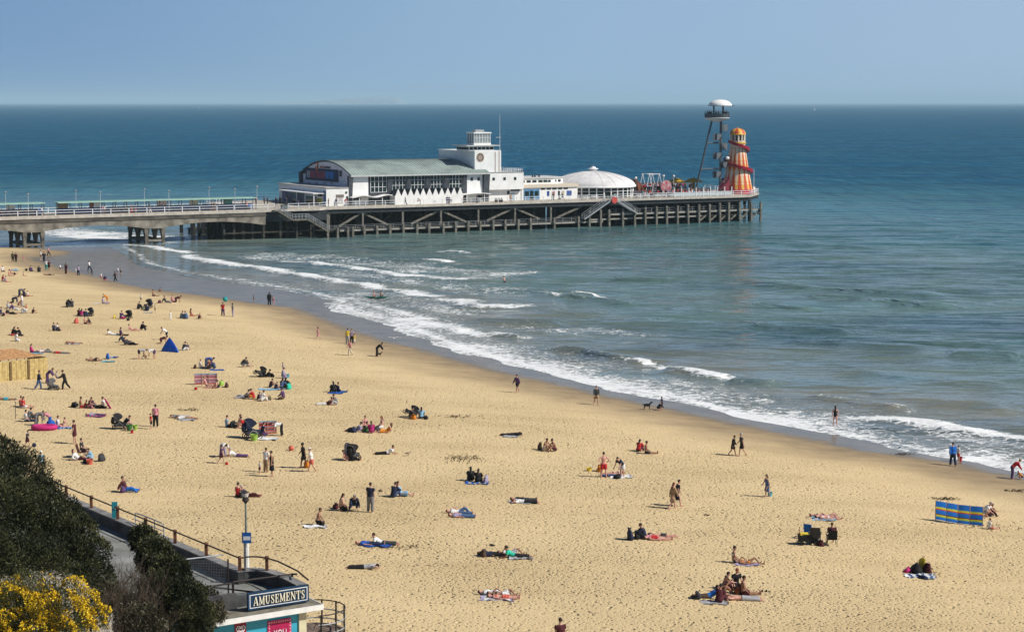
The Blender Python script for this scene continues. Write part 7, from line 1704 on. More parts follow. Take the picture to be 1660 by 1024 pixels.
CC = ['navy', 'black', 'maroon', 'char', 'purple', 'lilac', 'white', 'rust', 'lgrey', 'denim', 'pink', 'red', 'sky', 'brown', 'coral']
def low_person(pose):
    """coarse figure: body, jacket, trousers, hair as arrays with a slot number per face"""
    J = skeleton(pose); out = []
    c, hu, hf = J['head'], J['hu'], J['hf']
    def arr(m_, slot):
        me = fuse(m_, .05, 1); v = np.empty(len(me.vertices) * 3, np.float32); me.vertices.foreach_get('co', v); f = [tuple(p.vertices) for p in me.polygons]; bpy.data.meshes.remove(me); out.append((v.reshape(-1, 3), f, slot))
    m = MB(); m.ball(tuple(c), .10, .09, .125, 10, 8); m.tube([J['neck'], c], .06, 8)
    for sd_ in (1, -1): e, w = J[sd_][6:8]; m.tube([w, w + J[sd_][8] * .15], [.04, .035], 6)
    arr(m, 0)
    m = MB(); m.ball(tuple(c + hu * .04 - hf * .03), .105, .1, .11, 10, 8); arr(m, 1)
    m = MB(); etube(m, torso_rings(J, False, .02, -.05, .53))
    for sd_ in (1, -1): s_, e, w = J[sd_][5:8]; m.tube([s_, e, w], [.07, .06, .05], 8)
    arr(m, 2)
    m = MB(); etube(m, torso_rings(J, False, .015, -.1, .08))
    for sd_ in (1, -1): h, k, an, heel, toe = J[sd_][:5]; m.tube([h, k, an], [.1, .075, .055], 8); m.tube([heel, toe], [.05, .045], 6)
    arr(m, 3)
    z = min(v[:, 2].min() for v, f, q in out); return [(v - np.array([0, 0, z], np.float32), f, q) for v, f, q in out]
LOW = {p: low_person(p) for p in ('stand', 'walk', 'fold', 'lift')}
cv = []; cf = []; cm = []; nb_ = 0; tries = 0; placed = 0
cmats = [smat('f'), smat('t'), hmat('k'), hmat('n')] + [cmat(c) for c in CC]
while placed < 250:
    s = r2.uniform(101, 129) if r2.random() < .3 else r2.uniform(104.3, 122); t = r2.uniform(4.8, 9.5) if r2.random() < .35 else r2.uniform(11.3, 19)
    if (s - 97.6) ** 2 + (t - 17) ** 2 < 11.3 ** 2 or (s - 135.6) ** 2 + (t - 12) ** 2 < 25: continue
    placed += 1
    zf = 7.25 if 104 < s < 122.5 and 11 < t < 19.5 else DK
    p = pw(s, t, zf); an = r2.uniform(0, 6.28); ca, sa = math.cos(an), math.sin(an); sc = r2.uniform(.86, 1.06)
    slots = (r2.choice((0, 1)), r2.choice((2, 2, 3)), 4 + r2.randrange(len(CC)), 4 + CC.index(r2.choice(['navy', 'black', 'denim', 'char', 'lgrey'])))
    for v, f, q in LOW[r2.choice(list(LOW))] if False else LOW[('stand', 'walk', 'fold', 'lift')[placed % 4]]:
        cv.append(np.stack([(v[:, 0] * ca - v[:, 1] * sa) * sc + p.x, (v[:, 0] * sa + v[:, 1] * ca) * sc + p.y, v[:, 2] * sc + p.z], 1)); cf += [tuple(i + nb_ for i in g) for g in f]; cm += [slots[q]] * len(f); nb_ += len(v)
cw = mesh_obj('crowd', np.concatenate(cv).tolist(), cf, None, None, True, cmats, cm)
tag(cw, 'dense crowd of visitors around the fairground rides at the pier end', 'crowd', kind='stuff')
for i in range(8):
    a = 2 * math.pi * i / 8 + .3
    person(pw(129.4 + 2.3 * math.cos(a), 12 + 2.3 * math.sin(a), 24.35), 'stand', r2.uniform(0, 360), 1.0, 'm k s m', 'long:%s trousers:black' % r2.choice(['black', 'navy', 'char']), 'in dark clothes standing on the round zip wire platform', 'people on the zip wire platform')
for i in range(9):
    s = -47 + 1.15 * i; person(pw(s, 4.45, DK + .0), 'chair', -60 + 29, 1.0, 'm k s m', 'long:%s trousers:navy' % ['black', 'navy', 'maroon', 'char'][i % 4], 'seated on the blue bench under the left pier shelter', 'people in the left shelter')
for i in range(5):
    s = -22.5 + 1.0 * i; person(pw(s, 4.45, DK), 'chair', -60 + 29, 1.0, 'm k s m', 'long:%s trousers:char' % ['maroon', 'navy', 'black'][i % 3], 'seated on the blue bench under the long pier shelter', 'people in the long shelter')
# ---------------- things on the sand
def thing(name, p, label, cat, rz=0.0, group=None): return tag(empty(name, p, R(rz)), label, cat, group)
def part(m, name, mt, root, sm=False): return m.build(name, mt, root, sm)
def towel(x, y, w, l, rz, c, label, c2=None):
    w *= .70; l *= .70; p = at_px(x, y, .012); m = MB(); n = 9; k = 6; vs = []; fs = []; r_ = random.Random(int(x * 7 + y))
    for i in range(n + 1):
        for j in range(k + 1):
            e_ = 1 + .16 * math.sin(3.1 * i / n * 2 + x) ; vs.append(((i / n - .5) * l * (1 + .10 * math.sin(j * 1.7 + y)) + r_.uniform(-.05, .05), (j / k - .5) * w * e_ + .08 * math.sin(i * 1.1 + x) + r_.uniform(-.04, .04), .02 + r_.random() ** 2 * .09))
    for i in range(n):
        for j in range(k): a = i * (k + 1) + j; fs.append((a, a + k + 1, a + k + 2, a + 1))
    b = len(vs); vs += [(q[0], q[1], q[2] - .03) for q in vs]; fs += [tuple(reversed([i + b for i in f])) for f in fs]
    edge = [i * (k + 1) for i in range(n + 1)] + [n * (k + 1) + j for j in range(1, k + 1)] + [i * (k + 1) + k for i in range(n - 1, -1, -1)] + [j for j in range(k - 1, 0, -1)]
    for q, e in zip(edge, edge[1:] + edge[:1]): fs.append((q, e, e + b, q + b))
    mi = [(1 if c2 and ((f[0] % b) // (k + 1)) % 2 else 0) for f in fs]
    o = mesh_obj('towel', vs, fs, None, None, True, [cmat(c), cmat(c2 or c)], mi); o.location = p; o.rotation_euler = (0, 0, R(rz)); tag(o, label, 'towel'); return o
for t in ((175.5, 586.5, .8, 1.8, 8, 'aqua', 'turquoise towel spread on sand below a blue bag'), (12, 647.5, .9, 2.0, 4, 'aqua', 'turquoise towel under a sunbather at the left edge'), (352, 600, .9, 1.9, 5, 'blue', 'navy blue towel beside the group above pink windbreak'), (240, 507, .9, 1.6, 5, 'lgrey', 'white cloth below the tall black pram'),
          (157, 492, .6, 1.2, 5, 'white', 'white towel left of the lilac sitter'), (440, 631.5, 1.2, 3.2, 4, 'sky', 'pale blue towel under children in the mint bag group'), (544, 637.5, 1.1, 1.9, 4, 'blue', 'navy towel under a pair in black'), (102, 694, 1.0, 2.0, 6, 'blue', 'blue patterned towel right of the pink inflatable', 'sky'), (154, 675, 1.0, 2.1, -6, 'denim', 'blue and hot pink towel below the red board', 'hotpink'),
          (303, 681, .9, 2.0, 0, 'lgrey', 'pale towel under two prone sunbathers by seaweed'), (434, 711.5, 1.5, 2.2, -8, 'white', 'crumpled white towel before the red striped windbreak'), (511, 853.5, 1.0, 1.9, 6, 'white', 'white towel under black trousers kneeler'), (612, 884, 1.2, 2.2, 3, 'blue', 'blue towel under a red haired sunbather'), (774, 783.5, 1.1, 2.2, 2, 'blue', 'navy and white towel under two with backs turned', 'lgrey'),
          (846, 814, 1.2, 2.4, 2, 'lgrey', 'grey towel under a white shirt and black clothes'), (828, 708, 1.0, 1.7, -4, 'lgrey', 'pale towel under a lone sleeper in black'), (843, 904.5, 1.0, 1.8, 6, 'lgrey', 'white towel under the mint shirt'), (806, 969, 1.5, 2.4, -3, 'lilac', 'lilac towel under the pink sunbathing group', 'white'), (1006, 773, 1.5, 2.3, 12, 'white', 'bright white towel at the feet of white shorts'), (992, 771, 1.1, 1.9, 5, 'denim', 'blue towel under the sunbather behind red shorts'),
          (1212, 915, 1.0, 1.9, -2, 'lilac', 'lilac towel under an orange bikini'), (1336, 841.5, 1.4, 2.1, -4, 'sky', 'grey blue towel under two sunbathers behind the beach wagon', 'lgrey'), (1492, 934, 1.3, 2.4, -3, 'white', 'white and blue towel in front of a heap of bags at right', 'denim'), (1158, 977, 1.0, 1.9, 3, 'lgrey', 'white towel under maroon sitter in big group'), (60, 573, .8, 1.8, 2, 'sky', 'pale blue towel under hot pink top by hut'), (119, 558, .8, 1.9, 0, 'maroon', 'dark red towel under face down red swimwear', 'white')):
    x, y, w, l, rz, c = t[:6]; towel(x, y, w, l, rz, c, t[6], t[7] if len(t) > 7 else None)
def bag(x, y, c, label, w=.5, h=.42, cat='bag', name='beach_bag', c2=None):
    p = at_px(x, y, -.01); o = thing(name, p, label, cat, (x * 37) % 60 - 30)
    m = MB(); rb_ = random.Random(int(x * 3 + y * 7)); etube(m, [(Vector((0, 0, 0)), w * .48, w * .27, Vector((0, 0, 1))), (Vector((rb_.uniform(-.04, .04), 0, h * .22)), w * .55, w * .33, Vector((0, 0, 1))), (Vector((rb_.uniform(-.06, .06), rb_.uniform(-.05, .05), h * .55)), w * .50, w * .26, Vector((.1, 0, 1))), (Vector((rb_.uniform(-.08, .08), 0, h * .8)), w * .44, w * .16, Vector((.1, .1, 1))), (Vector((rb_.uniform(-.1, .1), rb_.uniform(-.1, .1), h * .92)), w * .40, w * .07, Vector((.2, 0, 1))), (Vector((rb_.uniform(-.1, .1), 0, h * .95)), w * .2, w * .02, Vector((0, .2, 1)))], Vector((0, 1, 0)), 14)
    m.v = [(a + rb_.gauss(0, .014), b_ + rb_.gauss(0, .018), max(0, c_ + rb_.gauss(0, .014))) for a, b_, c_ in m.v]
    part(m, 'body', cmat(c), o, True)
    m = MB(); m.tube([(.02, -w * .22, h * .8), (.06, -w * .16, h * 1.1), (.10, w * .10, h * 1.08), (.02, w * .22, h * .8)], .013, 6); part(m, 'handle', cmat(c2 or 'char'), o)
for b in ((124, 524, 'coral', 'bright coral bag on sand left of bare chested sitter', .8, .7), (24, 445.5, 'black', 'black bag beside coral bikini at far left'), (5.5, 512, 'black', 'black bag lowest at the left edge group'), (208, 519.5, 'black', 'black bag under the pram beside purple plaid'), (185.5, 516, 'yellow', 'mustard bag left of purple plaid sitter'), (258.5, 491, 'maroon', 'maroon bag left of charcoal sitter near wet sand', .8), (175, 581.5, 'royal', 'bright blue bag above the turquoise towel', .6, .6), (232, 502, 'olive', 'dark olive bag between two prams group'),
          (351, 628, 'black', 'black bag right of pink striped windbreak', .9), (359, 624.5, 'lime', 'lime green bag right of pink striped windbreak', .7, .5), (367.5, 627.5, 'brown', 'round dark bag rightmost beside lime green bag', .6, .5), (316, 597, 'brown', 'dark brown bag left of the blue jacket group'), (469, 630.5, 'mint', 'mint green bag at right of the pale blue towel', .7, .6), (436.5, 648.5, 'olive', 'small olive bag right of white top', .45), (441, 611, 'black', 'black bag beside the fallen black pram', .6),
          (120.5, 659, 'black', 'black holdall at left of the red board group', .9), (378, 692.5, 'black', 'black bag between sky blue and red tops', .8, .55), (165.5, 747, 'char', 'dark rucksack right of the charcoal shirt', .6, .55), (142, 749, 'black', 'black bag with red tub near white recliner', .9, .35), (573, 700, 'navy', 'navy bag at left of bright picnic group', .8), (593, 699, 'green', 'green towel bag in bright picnic group', .6), (611.5, 698, 'char', 'black and white patterned bag in bright picnic group', .7), (669.5, 679, 'orange', 'orange bag by the folded pushchair', .75, .45), (690, 679, 'black', 'black bag beside sky blue coat', .6, .3),
          (544.5, 823.5, 'maroon', 'dark bag left of pale pink kneeler', .55, .35), (787, 783, 'lilac', 'lilac rucksack right of two with backs turned', .55, .6), (875.5, 728.5, 'brown', 'dark bag left of cream shorts', .5, .6), (972, 763.5, 'orange', 'orange bag behind bright red shorts', .75, .5), (1001, 774.5, 'black', 'black bag at white shorts feet', .8, .3), (1021, 874.5, 'navy', 'dark upright backpack left of navy sitter', .6, .75), (1033, 873, 'black', 'low black bag right of dark backpack', .6, .4), (784, 900.5, 'brown', 'dark brown bag at head of navy sunbather', .7, .4),
          (1197, 961, 'rust', 'rusty red cushion bag in the middle of big group', .6, .5), (1131, 969.5, 'char', 'dark bag leftmost of the big group', .6), (1486, 926.5, 'black', 'black bag on the towel heap at right', 1.1, .5), (1503, 927, 'maroon', 'dark maroon bag right of yellow bag', .6, .55), (1495, 924, 'yellow', 'yellow box bag on top of the towel heap at right', .6, .75), (1471, 926, 'hotpink', 'hot pink rolled towel left of the towel heap', .7, .25), (1495, 936, 'navy', 'navy cloth on white towel at right', .9, .12), (497.5, 757, 'orange', 'orange bag carried by the walker in black', .7, .5), (200, 797.5, 'purple', 'dark bag behind maroon top and blue trousers', .6, .5), (393, 806, 'char', 'charcoal bag between red vest and grey hair', .6, .5), (522, 852, 'black', 'black bag before the bare chested kneeler', .5, .25)):
    bag(*b)
def bucket(x, y, c, label, r_=.13, h=.24):
    p = at_px(x, y, -.01); o = thing('bucket', p, label, 'bucket'); m = MB(); m.lathe([(r_ * .7, 0), (r_, h), (r_ * 1.06, h), (r_ * .94, h - .01), (r_ * .66, .02), (.005, .02)], 16); part(m, 'tub', cmat(c), o)
    m = MB(); m.tube([(r_ * math.cos(t), 0, h + r_ * .9 * math.sin(t)) for t in [math.pi * i / 8 for i in range(9)]], .01, 5); part(m, 'handle', cmat('white'), o)
for b in ((210, 698, 'green', 'green bucket nearest the crouching black clothes', .25, .5), (219, 696.5, 'lime', 'pale green bucket right of the green bucket', .2, .4), (214, 702, 'red', 'small red bucket in front of green buckets'), (412, 714, 'lime', 'lime green bucket before the navy pram', .3, .5), (466, 612, 'aqua', 'turquoise bucket right of kneeling lilac', .2, .35), (317.5, 632, 'red', 'small red bucket below pink striped windbreak', .16, .25), (145.5, 752, 'coral', 'coral tub beside black bag near white recliner', .25, .35), (1248, 804, 'aqua', 'turquoise bucket beside the girl in denim dress', .16, .3), (1556, 747, 'red', 'red bucket held beside the child in white at water', .2, .35), (955, 763, 'yellow', 'small yellow bucket left of orange bag', .2, .25)):
    bucket(*b)
def ball(x, y, c, r_, label):
    p = at_px(x, y, r_ - .02); m = MB().ball((0, 0, 0), r_, r_, r_, 16, 12); o = m.build('ball', cmat(c), None, True); o.location = p; tag(o, label, 'ball')
for b in ((55.4, 724, 'navy', .16, 'navy ball beside the running child near the bush'), (82.5, 694, 'blue', .36, 'large blue beach ball on the pink inflatable end'), (367.5, 753, 'red', .12, 'small red ball before the purple child'), (42.7, 439, 'black', .22, 'black ball between two sitters at shore pool'), (472, 730, 'coral', .2, 'coral red toy ball on sand above striding walkers')):
    ball(*b)
bl_ = at_px(361.5, 512, 2.15); m = MB().ball((0, 0, 0), .32, .32, .32, 16, 12); o = m.build('ball', cmat('teal'), None, True); o.location = bl_ + Vector((.35, -.2, 0)); tag(o, 'dark teal ball lifted overhead by the red top', 'ball')
# ---------------- prams
def pram(x, y, rz, label, c='black', sc=1.0, tip=0.0, hood='black'):
    p = at_px(x, y); o = thing('pram', p, label, 'pram', rz); sc *= .86; o.scale = (sc, sc, sc)
    if tip: o.rotation_euler = (0, R(tip), R(rz)); o.location.z += .12
    for a, b in ((-.38, -.27), (-.38, .27), (.38, -.25), (.38, .25)):
        m = MB(); m.tube([(a + .13 * math.cos(2 * math.pi * i / 14), b, .14 + .13 * math.sin(2 * math.pi * i / 14)) for i in range(14)], .03, 6, closed=True); m.bar((a, b - .03, .14), (a, b + .03, .14), .06, .06); part(m, 'wheel', cmat('black'), o)
    m = MB()
    for b in (-.25, .25):
        m.tube([(.38, b, .14), (0, b, .5), (-.42, b, 1.02)], .018, 6); m.tube([(-.38, b, .14), (.05, b, .55)], .018, 6)
    m.tube([(-.42, -.25, 1.02), (-.45, 0, 1.04), (-.42, .25, 1.02)], .022, 6); m.bar((.1, -.25, .45), (.1, .25, .45), .03, .03); part(m, 'frame', cmat('grey'), o)
    m = MB(); m.hexa([(-.25, -.23, .42), (.30, -.23, .42), (.30, .23, .42), (-.25, .23, .42), (-.36, -.24, .95), (-.12, -.24, .62), (-.12, .24, .62), (-.36, .24, .95)]); m.box(.3, .45, -.2, .2, .25, .44); part(m, 'seat', cmat(c), o)
    m = MB(); n = 10; pr = None
    for i in range(n + 1):
        t = math.pi * (.12 + .62 * i / n); q = (-.14 + .38 * math.cos(t), .70 + .38 * math.sin(t))
        if pr: m.hexa([(pr[0], -.26, pr[1]), (q[0], -.26, q[1]), (q[0], .26, q[1]), (pr[0], .26, pr[1]), (pr[0] * 1.03, -.27, pr[1] + .03), (q[0] * 1.03, -.27, q[1] + .03), (q[0] * 1.03, .27, q[1] + .03), (pr[0] * 1.03, .27, pr[1] + .03)])
        pr = q
    fan = [(-.14 + .38 * math.cos(math.pi * (.12 + .62 * i / n)), .70 + .38 * math.sin(math.pi * (.12 + .62 * i / n))) for i in range(n + 1)] + [(-.38, .62), (-.16, .56)]
    for b in (-.265, .25): m.extr(fan, 1, b, b + .015)
    part(m, 'hood', cmat(hood), o); m = MB(); m.hexa([(-.36, -.24, .2), (.34, -.22, .2), (.34, .22, .2), (-.36, .24, .2), (-.40, -.26, .44), (.38, -.25, .41), (.38, .25, .41), (-.40, .26, .44)]); part(m, 'basket', cmat('char'), o)
    m = MB(); etube(m, [(Vector((-.46, 0, .38)), .2, .1, Vector((0, 0, 1))), (Vector((-.47, 0, .55)), .24, .14, Vector((0, 0, 1))), (Vector((-.45, 0, .85)), .2, .09, Vector((0, 0, 1)))], Vector((0, 1, 0)), 10); part(m, 'changing_bag', cmat(c), o, True); return o
for b in ((145, 512, 180, 'black pram right of the magenta jacket', 'char', 1.1), (113, 498, 20, 'black pram between a pair dressed in black'), (207.5, 516, 160, 'black pram right of purple plaid sitter', 'black', 1.1), (240, 499, 170, 'tall black pram behind the navy sitter', 'navy', 1.25), (417, 611, 200, 'fallen black pram tipped back on the sand', 'black', 1.15, -35), (194, 695, 10, 'black pram with pale trim left of black croucher', 'black', 1.3, 0, 'char'), (409, 710, 20, 'big navy pram at the left end of red striped windbreak', 'navy', 1.6, 0, 'navy'), (573, 745, 60, 'black pram beside the pale upright board', 'black', 1.25), (87, 631.5, 10, 'grey pushchair being pulled past the hut', 'grey', 1.1, 0, 'grey'), (661, 676, 200, 'folded dark pushchair leaning upward by orange bag', 'char', 1.15, -40)):
    pram(*b)
# ---------------- windbreaks
def windbreak(xa, ya, xb, yb, h, bands, n, label, sag=0.0):
    A = at_px(xa, ya); B = at_px(xb, yb); o = thing('windbreak', A, label, 'windbreak'); d = B - A; nrm = Vector((-d.y, d.x, 0)).normalized()
    P = [d * (i / n) + nrm * sag * math.sin(math.pi * i / n) + Vector((rng.uniform(-.03, .03), rng.uniform(-.05, .05), 0)) for i in range(n + 1)]
    vs = []; fs = []; mi = []; k = len(bands); tt = .015
    for i in range(n):
        for q in range(7):
            u = q / 6.0
            for side in (0, 1): pass
    cols = list(dict.fromkeys(c for c, _ in bands)); z = .04
    M = 6
    for c, f in bands:
        z1 = z + f * h
        for i in range(n):
            for q in range(M):
                ua, ub = q / M, (q + 1) / M; bulge = lambda u: math.sin(math.pi * u) * .05
                a = P[i].lerp(P[i + 1], ua) + nrm * bulge(ua); b = P[i].lerp(P[i + 1], ub) + nrm * bulge(ub)
                dip = lambda u: math.sin(math.pi * u) * -.05 * (z / h)
                b0 = len(vs); vs += [a + Vector((0, 0, z)), b + Vector((0, 0, z)), b + Vector((0, 0, z1)), a + Vector((0, 0, z1))]; vs += [v + nrm * tt for v in vs[b0:b0 + 4]]
                fs += [(b0, b0 + 1, b0 + 2, b0 + 3)]; mi += [cols.index(c)]; del vs[b0 + 4:]
        z = z1 + .001
    mesh_obj('cloth', [tuple(v) for v in vs], fs, None, o, False, [fabric(c) for c in cols], mi)
    for q in P: m = MB(); m.tube([q - nrm * .03 + Vector((0, 0, -.2)), q - nrm * .03 + Vector((0, 0, h + .12))], .022, 8); part(m, 'pole', mat('pole_wood', (.42, .30, .18), .8), o)
windbreak(1517, 842, 1593, 852.5, 1.2, (('royal', .16), ('lime', .06), ('yellow', .05), ('maroon', .05), ('royal', .22), ('red', .05), ('yellow', .07), ('lime', .04), ('royal', .30)), 4, 'blue windbreak with yellow and red stripes on the sand at right', -.3)
pkb = (('coral', .14), ('sky', .06), ('pink', .12), ('denim', .06), ('pink', .12), ('white', .05), ('coral', .12), ('denim', .07), ('pink', .14), ('sky', .12))
windbreak(315, 623.5, 351.5, 623, .98, pkb, 3, 'pink and blue striped windbreak of three panels at left', .1)
windbreak(420, 704, 448.5, 703, .98, (('red', .1), ('white', .05), ('coral', .14), ('denim', .08), ('coral', .14), ('sky', .06), ('red', .12), ('navy', .1), ('coral', .1), ('sky', .11)), 2, 'red and blue striped windbreak behind a crumpled white towel', .1)
# ---------------- tent, inflatables, boards
tp = at_px(276, 570); o = thing('beach_tent', tp, 'small blue pop up beach tent at left of the beach', 'tent', -18)
m = MB(); nA, nB = 12, 8; vs = []; fs = []
for i in range(nA + 1):
    a = math.pi * i / nA
    for j in range(nB + 1):
        u = j / nB; r_ = (1 - u) ** .85; vs.append((math.cos(a) * .98 * r_, math.sin(a) * 1.0 * r_ - .2 + .15 * u, 1.5 * u ** .95))
for i in range(nA):
    for j in range(nB): b = i * (nB + 1) + j; fs.append((b, b + nB + 1, b + nB + 2, b + 1))
m._add(vs, fs); m._add([(v[0] * .96, (v[1] + .2) * .96 - .2, v[2] * .97) for v in vs], [tuple(reversed(f)) for f in fs]); part(m, 'canopy', fabric('tentblue'), o)
m = MB(); m.hexa([(-.95, -.21, .02), (.95, -.21, .02), (.95, -.17, .02), (-.95, -.17, .02), (-.08, -.21, 1.38), (.08, -.21, 1.38), (.08, -.17, 1.38), (-.08, -.17, 1.38)]); part(m, 'front_panel', fabric('tentblue'), o)
m = MB()
for sg_ in (-1, 1): m.tube([(sg_ * .98 * ((1 - i / 8) ** .85), -.23 + .15 * i / 8, 1.52 * (i / 8) ** .95) for i in range(9)], .02, 6)
part(m, 'hoop_pole', cmat('navy'), o)
ip = at_px(72, 696.5, .02); o = thing('inflatable_boat', ip, 'bright pink inflatable boat on sand with people around it', 'inflatable', 4)
m = MB(); m.tube([(.85 * math.cos(2 * math.pi * i / 28), .5 * math.sin(2 * math.pi * i / 28), .2) for i in range(28)], .19, 12, closed=True); part(m, 'ring', cmat('hotpink'), o, True)
m = MB(); m.lathe([(.02, .1), (.75, .1), (.75, .05), (.02, .05)], 24); m.v = [(a * .98, b * .58, c) for a, b, c in m.v]; part(m, 'floor', cmat('pink'), o)
rp_ = at_px(175, 662); o = thing('body_board', rp_, 'red body board standing tilted beside the white top', 'board', 30)
m = MB(); n = 20; q = [(.30 * math.cos(2 * math.pi * i / n), .62 * math.sin(2 * math.pi * i / n)) for i in range(n)]; m.prism(q, 0, .06); mm = Matrix.Rotation(R(62), 4, 'Y') @ Matrix.Rotation(R(90), 4, 'Z'); m.v = [tuple(mm @ Vector(v) + Vector((0, 0, .33))) for v in m.v]; part(m, 'board', cmat('hotpink'), o)
ub = at_px(563.5, 742.5); o = thing('upright_board', ub, 'pale grey board standing upright left of a black pram', 'board', -20)
m = MB(); m.prism([(-.25, -.03), (.25, -.03), (.25, .03), (-.25, .03)], 0, .95); m.extr([(-.25, .95), (.25, .95), (.16, 1.12), (0, 1.18), (-.16, 1.12)], 1, -.03, .03); m.v = [(a, b, c) for a, b, c in m.v]; part(m, 'board', cmat('lgrey'), o)
pl_ = at_px(25.5, 679); o = thing('pole', pl_, 'thin dark pole standing upright in sand at left', 'pole'); m = MB(); m.tube([(0, 0, -.3), (0, 0, 1.35)], .025, 8); part(m, 'shaft', cmat('char'), o); m = MB(); m.ball((0, 0, 1.37), .05); part(m, 'knob', cmat('char'), o)
# ---------------- beach wagon and chairs
wg = at_px(1309, 882); o = thing('beach_wagon', wg, 'black folding beach wagon loaded with yellow cloth', 'wagon', 6)
m = MB(); m.hexa([(-.5, -.28, .25), (.5, -.28, .25), (.5, .28, .25), (-.5, .28, .25), (-.55, -.31, .62), (.55, -.31, .62), (.55, .31, .62), (-.55, .31, .62)]); part(m, 'box', cmat('black'), o)
for a in (-.4, .4):
    for b in (-.3, .3): m = MB(); m.tube([(a + .11 * math.cos(2 * math.pi * i / 12), b, .13 + .11 * math.sin(2 * math.pi * i / 12)) for i in range(12)], .035, 6, closed=True); m.bar((a, b - .03, .13), (a, b + .03, .13), .1, .1); part(m, 'wheel', cmat('black'), o)
m = MB(); m.tube([(-.52, 0, .3), (-.5, 0, 1.05)], .02, 6); m.bar((-.5, -.1, 1.05), (-.5, .1, 1.05), .03, .03); part(m, 'handle', cmat('rust'), o)
m = MB(); m.hexa([(-.5, -.25, .622), (.1, -.27, .622), (.1, .22, .622), (-.5, .25, .622), (-.46, -.2, .68), (.02, -.22, .66), (.05, .18, .7), (-.42, .2, .7)]); part(m, 'load', cmat('yellow'), o)
def camp_chair(x, y, rz, c, label, sc=1.0):
    p = at_px(x, y); o = thing('camping_chair', p, label, 'chair', rz); o.scale = (sc,) * 3
    m = MB(); m.box(-.24, .24, -.25, .25, .38, .41); part(m, 'seat', cmat(c), o)
    m = MB(); m.hexa([(-.30, -.26, .40), (-.26, -.26, .40), (-.26, .26, .40), (-.30, .26, .40), (-.46, -.27, .98), (-.42, -.27, .98), (-.42, .27, .98), (-.46, .27, .98)]); part(m, 'backrest', cmat(c), o)
    for a, b in ((-.26, -.28), (-.26, .28), (.26, -.28), (.26, .28)): m = MB(); m.tube([(a, b, 0), (a * .9, -b if a < -9 else b, .6)], .016, 6); part(m, 'leg', cmat('char'), o)
    for b in (-.29, .29): m = MB(); m.box(-.3, .3, b - .035, b + .035, .6, .63); part(m, 'arm', cmat(c), o)
camp_chair(1348, 883.5, 90, 'black', 'black camping chair with its sitter facing the sea')
camp_chair(1321, 882, 80, 'char', 'grey camping chair heaped with bags beside the wagon', 1.15)
camp_chair(1312.5, 871.5, 60, 'royal', 'bright blue camping chair behind the wagon', .95)
camp_chair(134, 741.5, 0, 'maroon', 'maroon camping chair holding the charcoal shirt')
bag(1322, 878, 'grey', 'big grey bag on the chair beside the wagon', .85, .6)
bag(1331, 884, 'maroon', 'dark maroon bag between two camping chairs', .6, .35)
# shoes, seaweed and other small things
def shoes(x, y, c, label):
    p = at_px(x, y); o = thing('pair_of_shoes', p, label, 'shoes', (x * 13) % 90)
    for b in (-.11, .11): m = MB(); etube(m, [(Vector((-.13, b, .04)), .04, .04, Vector((1, 0, 0))), (Vector((0, b, .05)), .05, .05, Vector((1, 0, 0))), (Vector((.13, b, .03)), .04, .025, Vector((1, 0, 0)))], Vector((0, 1, 0)), 10); part(m, 'shoe', cmat(c), o, True)
for b in ((1239, 958, 'black', 'black shoes lying right of the big group'), (798, 884, 'black', 'black shoes set down above the navy sunbather'), (617, 796, 'brown', 'brown sandals left of the navy jacket and floral dress'), (1146, 835, 'brown', 'brown flip flops dropped on open sand')): shoes(*b)
def weed(x, y, w, l, n, label, seed):
    p = at_px(x, y); o = empty('seaweed_clump', p); tag(o, label, 'seaweed', 'seaweed clumps'); r_ = random.Random(seed); m = MB()
    for i in range(n):
        a = Vector((r_.gauss(0, l * .35), r_.gauss(0, w * .35), .02)); b = a + Vector((r_.uniform(-.25, .25), r_.uniform(-.2, .2), r_.uniform(.0, .16))); m.tube([a, a.lerp(b, .5) + Vector((0, 0, .05)), b], .018, 4)
    m.build('fronds', mat('dry_weed', (.10, .07, .035), .9, .4, 6), o)
for i, b in enumerate(((749, 744, 2.2, 2.2, 90, 'brown twiggy seaweed clump in the middle of the beach'), (307, 665, .8, 1.2, 40, 'seaweed patch beyond the two prone sunbathers'), (1534, 809.5, .5, 1.1, 60, 'dark seaweed clump above the blue windbreak'), (1647, 796.5, .4, 1.3, 50, 'dark seaweed clump near the right edge'), (1461, 737, .3, .9, 40, 'brown weed at the wet edge right of the surf wader'), (1604, 855, 2.0, 2.6, 40, 'thin scatter of weed right of the blue windbreak'), (640, 886, 1.2, 2.4, 40, 'scattered weed right of the white shirt and charcoal trousers'), (741, 676, 1.0, 2.2, 50, 'straw coloured weed right of sky blue coat'), (1505, 925, 1.5, 1.6, 26, 'weed scraps right of the towel heap'))): weed(*b, 50 + i)
# ---------------- hut
hA = at_px(-40, 622); hB = at_px(78, 613.5); hd = (hB - hA); hw = hd.length; hz_ = min(hA.z, hB.z) - .1
o = empty('wooden_hut', (hB.x, hB.y, hz_), math.atan2(hd.y, hd.x)); tag(o, 'pale timber beach hut with hipped shingle roof at left edge', 'hut')
HB = 28 - (582.5 - 166) / 3119.3 * hB.y - hz_; wood = mat('fence_wood', (.52, .40, .17), .85, .2, 3, col2=(.36, .26, .10)); wood2 = mat('dark_wood', (.20, .13, .06), .9)
m = MB()
for i in range(16):
    a = -hw + hw * i / 16; m.box(a + .012, a + hw / 16 - .012, 0, .08, 0, HB - (.02 if i % 4 else 0))
    m.box(a + .03, a + hw / 16 - .03, -.012, -.001, HB * .1, HB * .14); m.box(a + .03, a + hw / 16 - .03, -.012, -.001, HB * .55, HB * .59)
m.box(-.08, 0, .1, 3.6, 0, HB); part(m, 'wall', wood, o)
m = MB()
for a in (-hw * .78, -hw * .52, -hw * .27): m.box(a - .09, a + .09, -.10, -.013, 0, HB * .97)
part(m, 'fence_post', wood2, o)
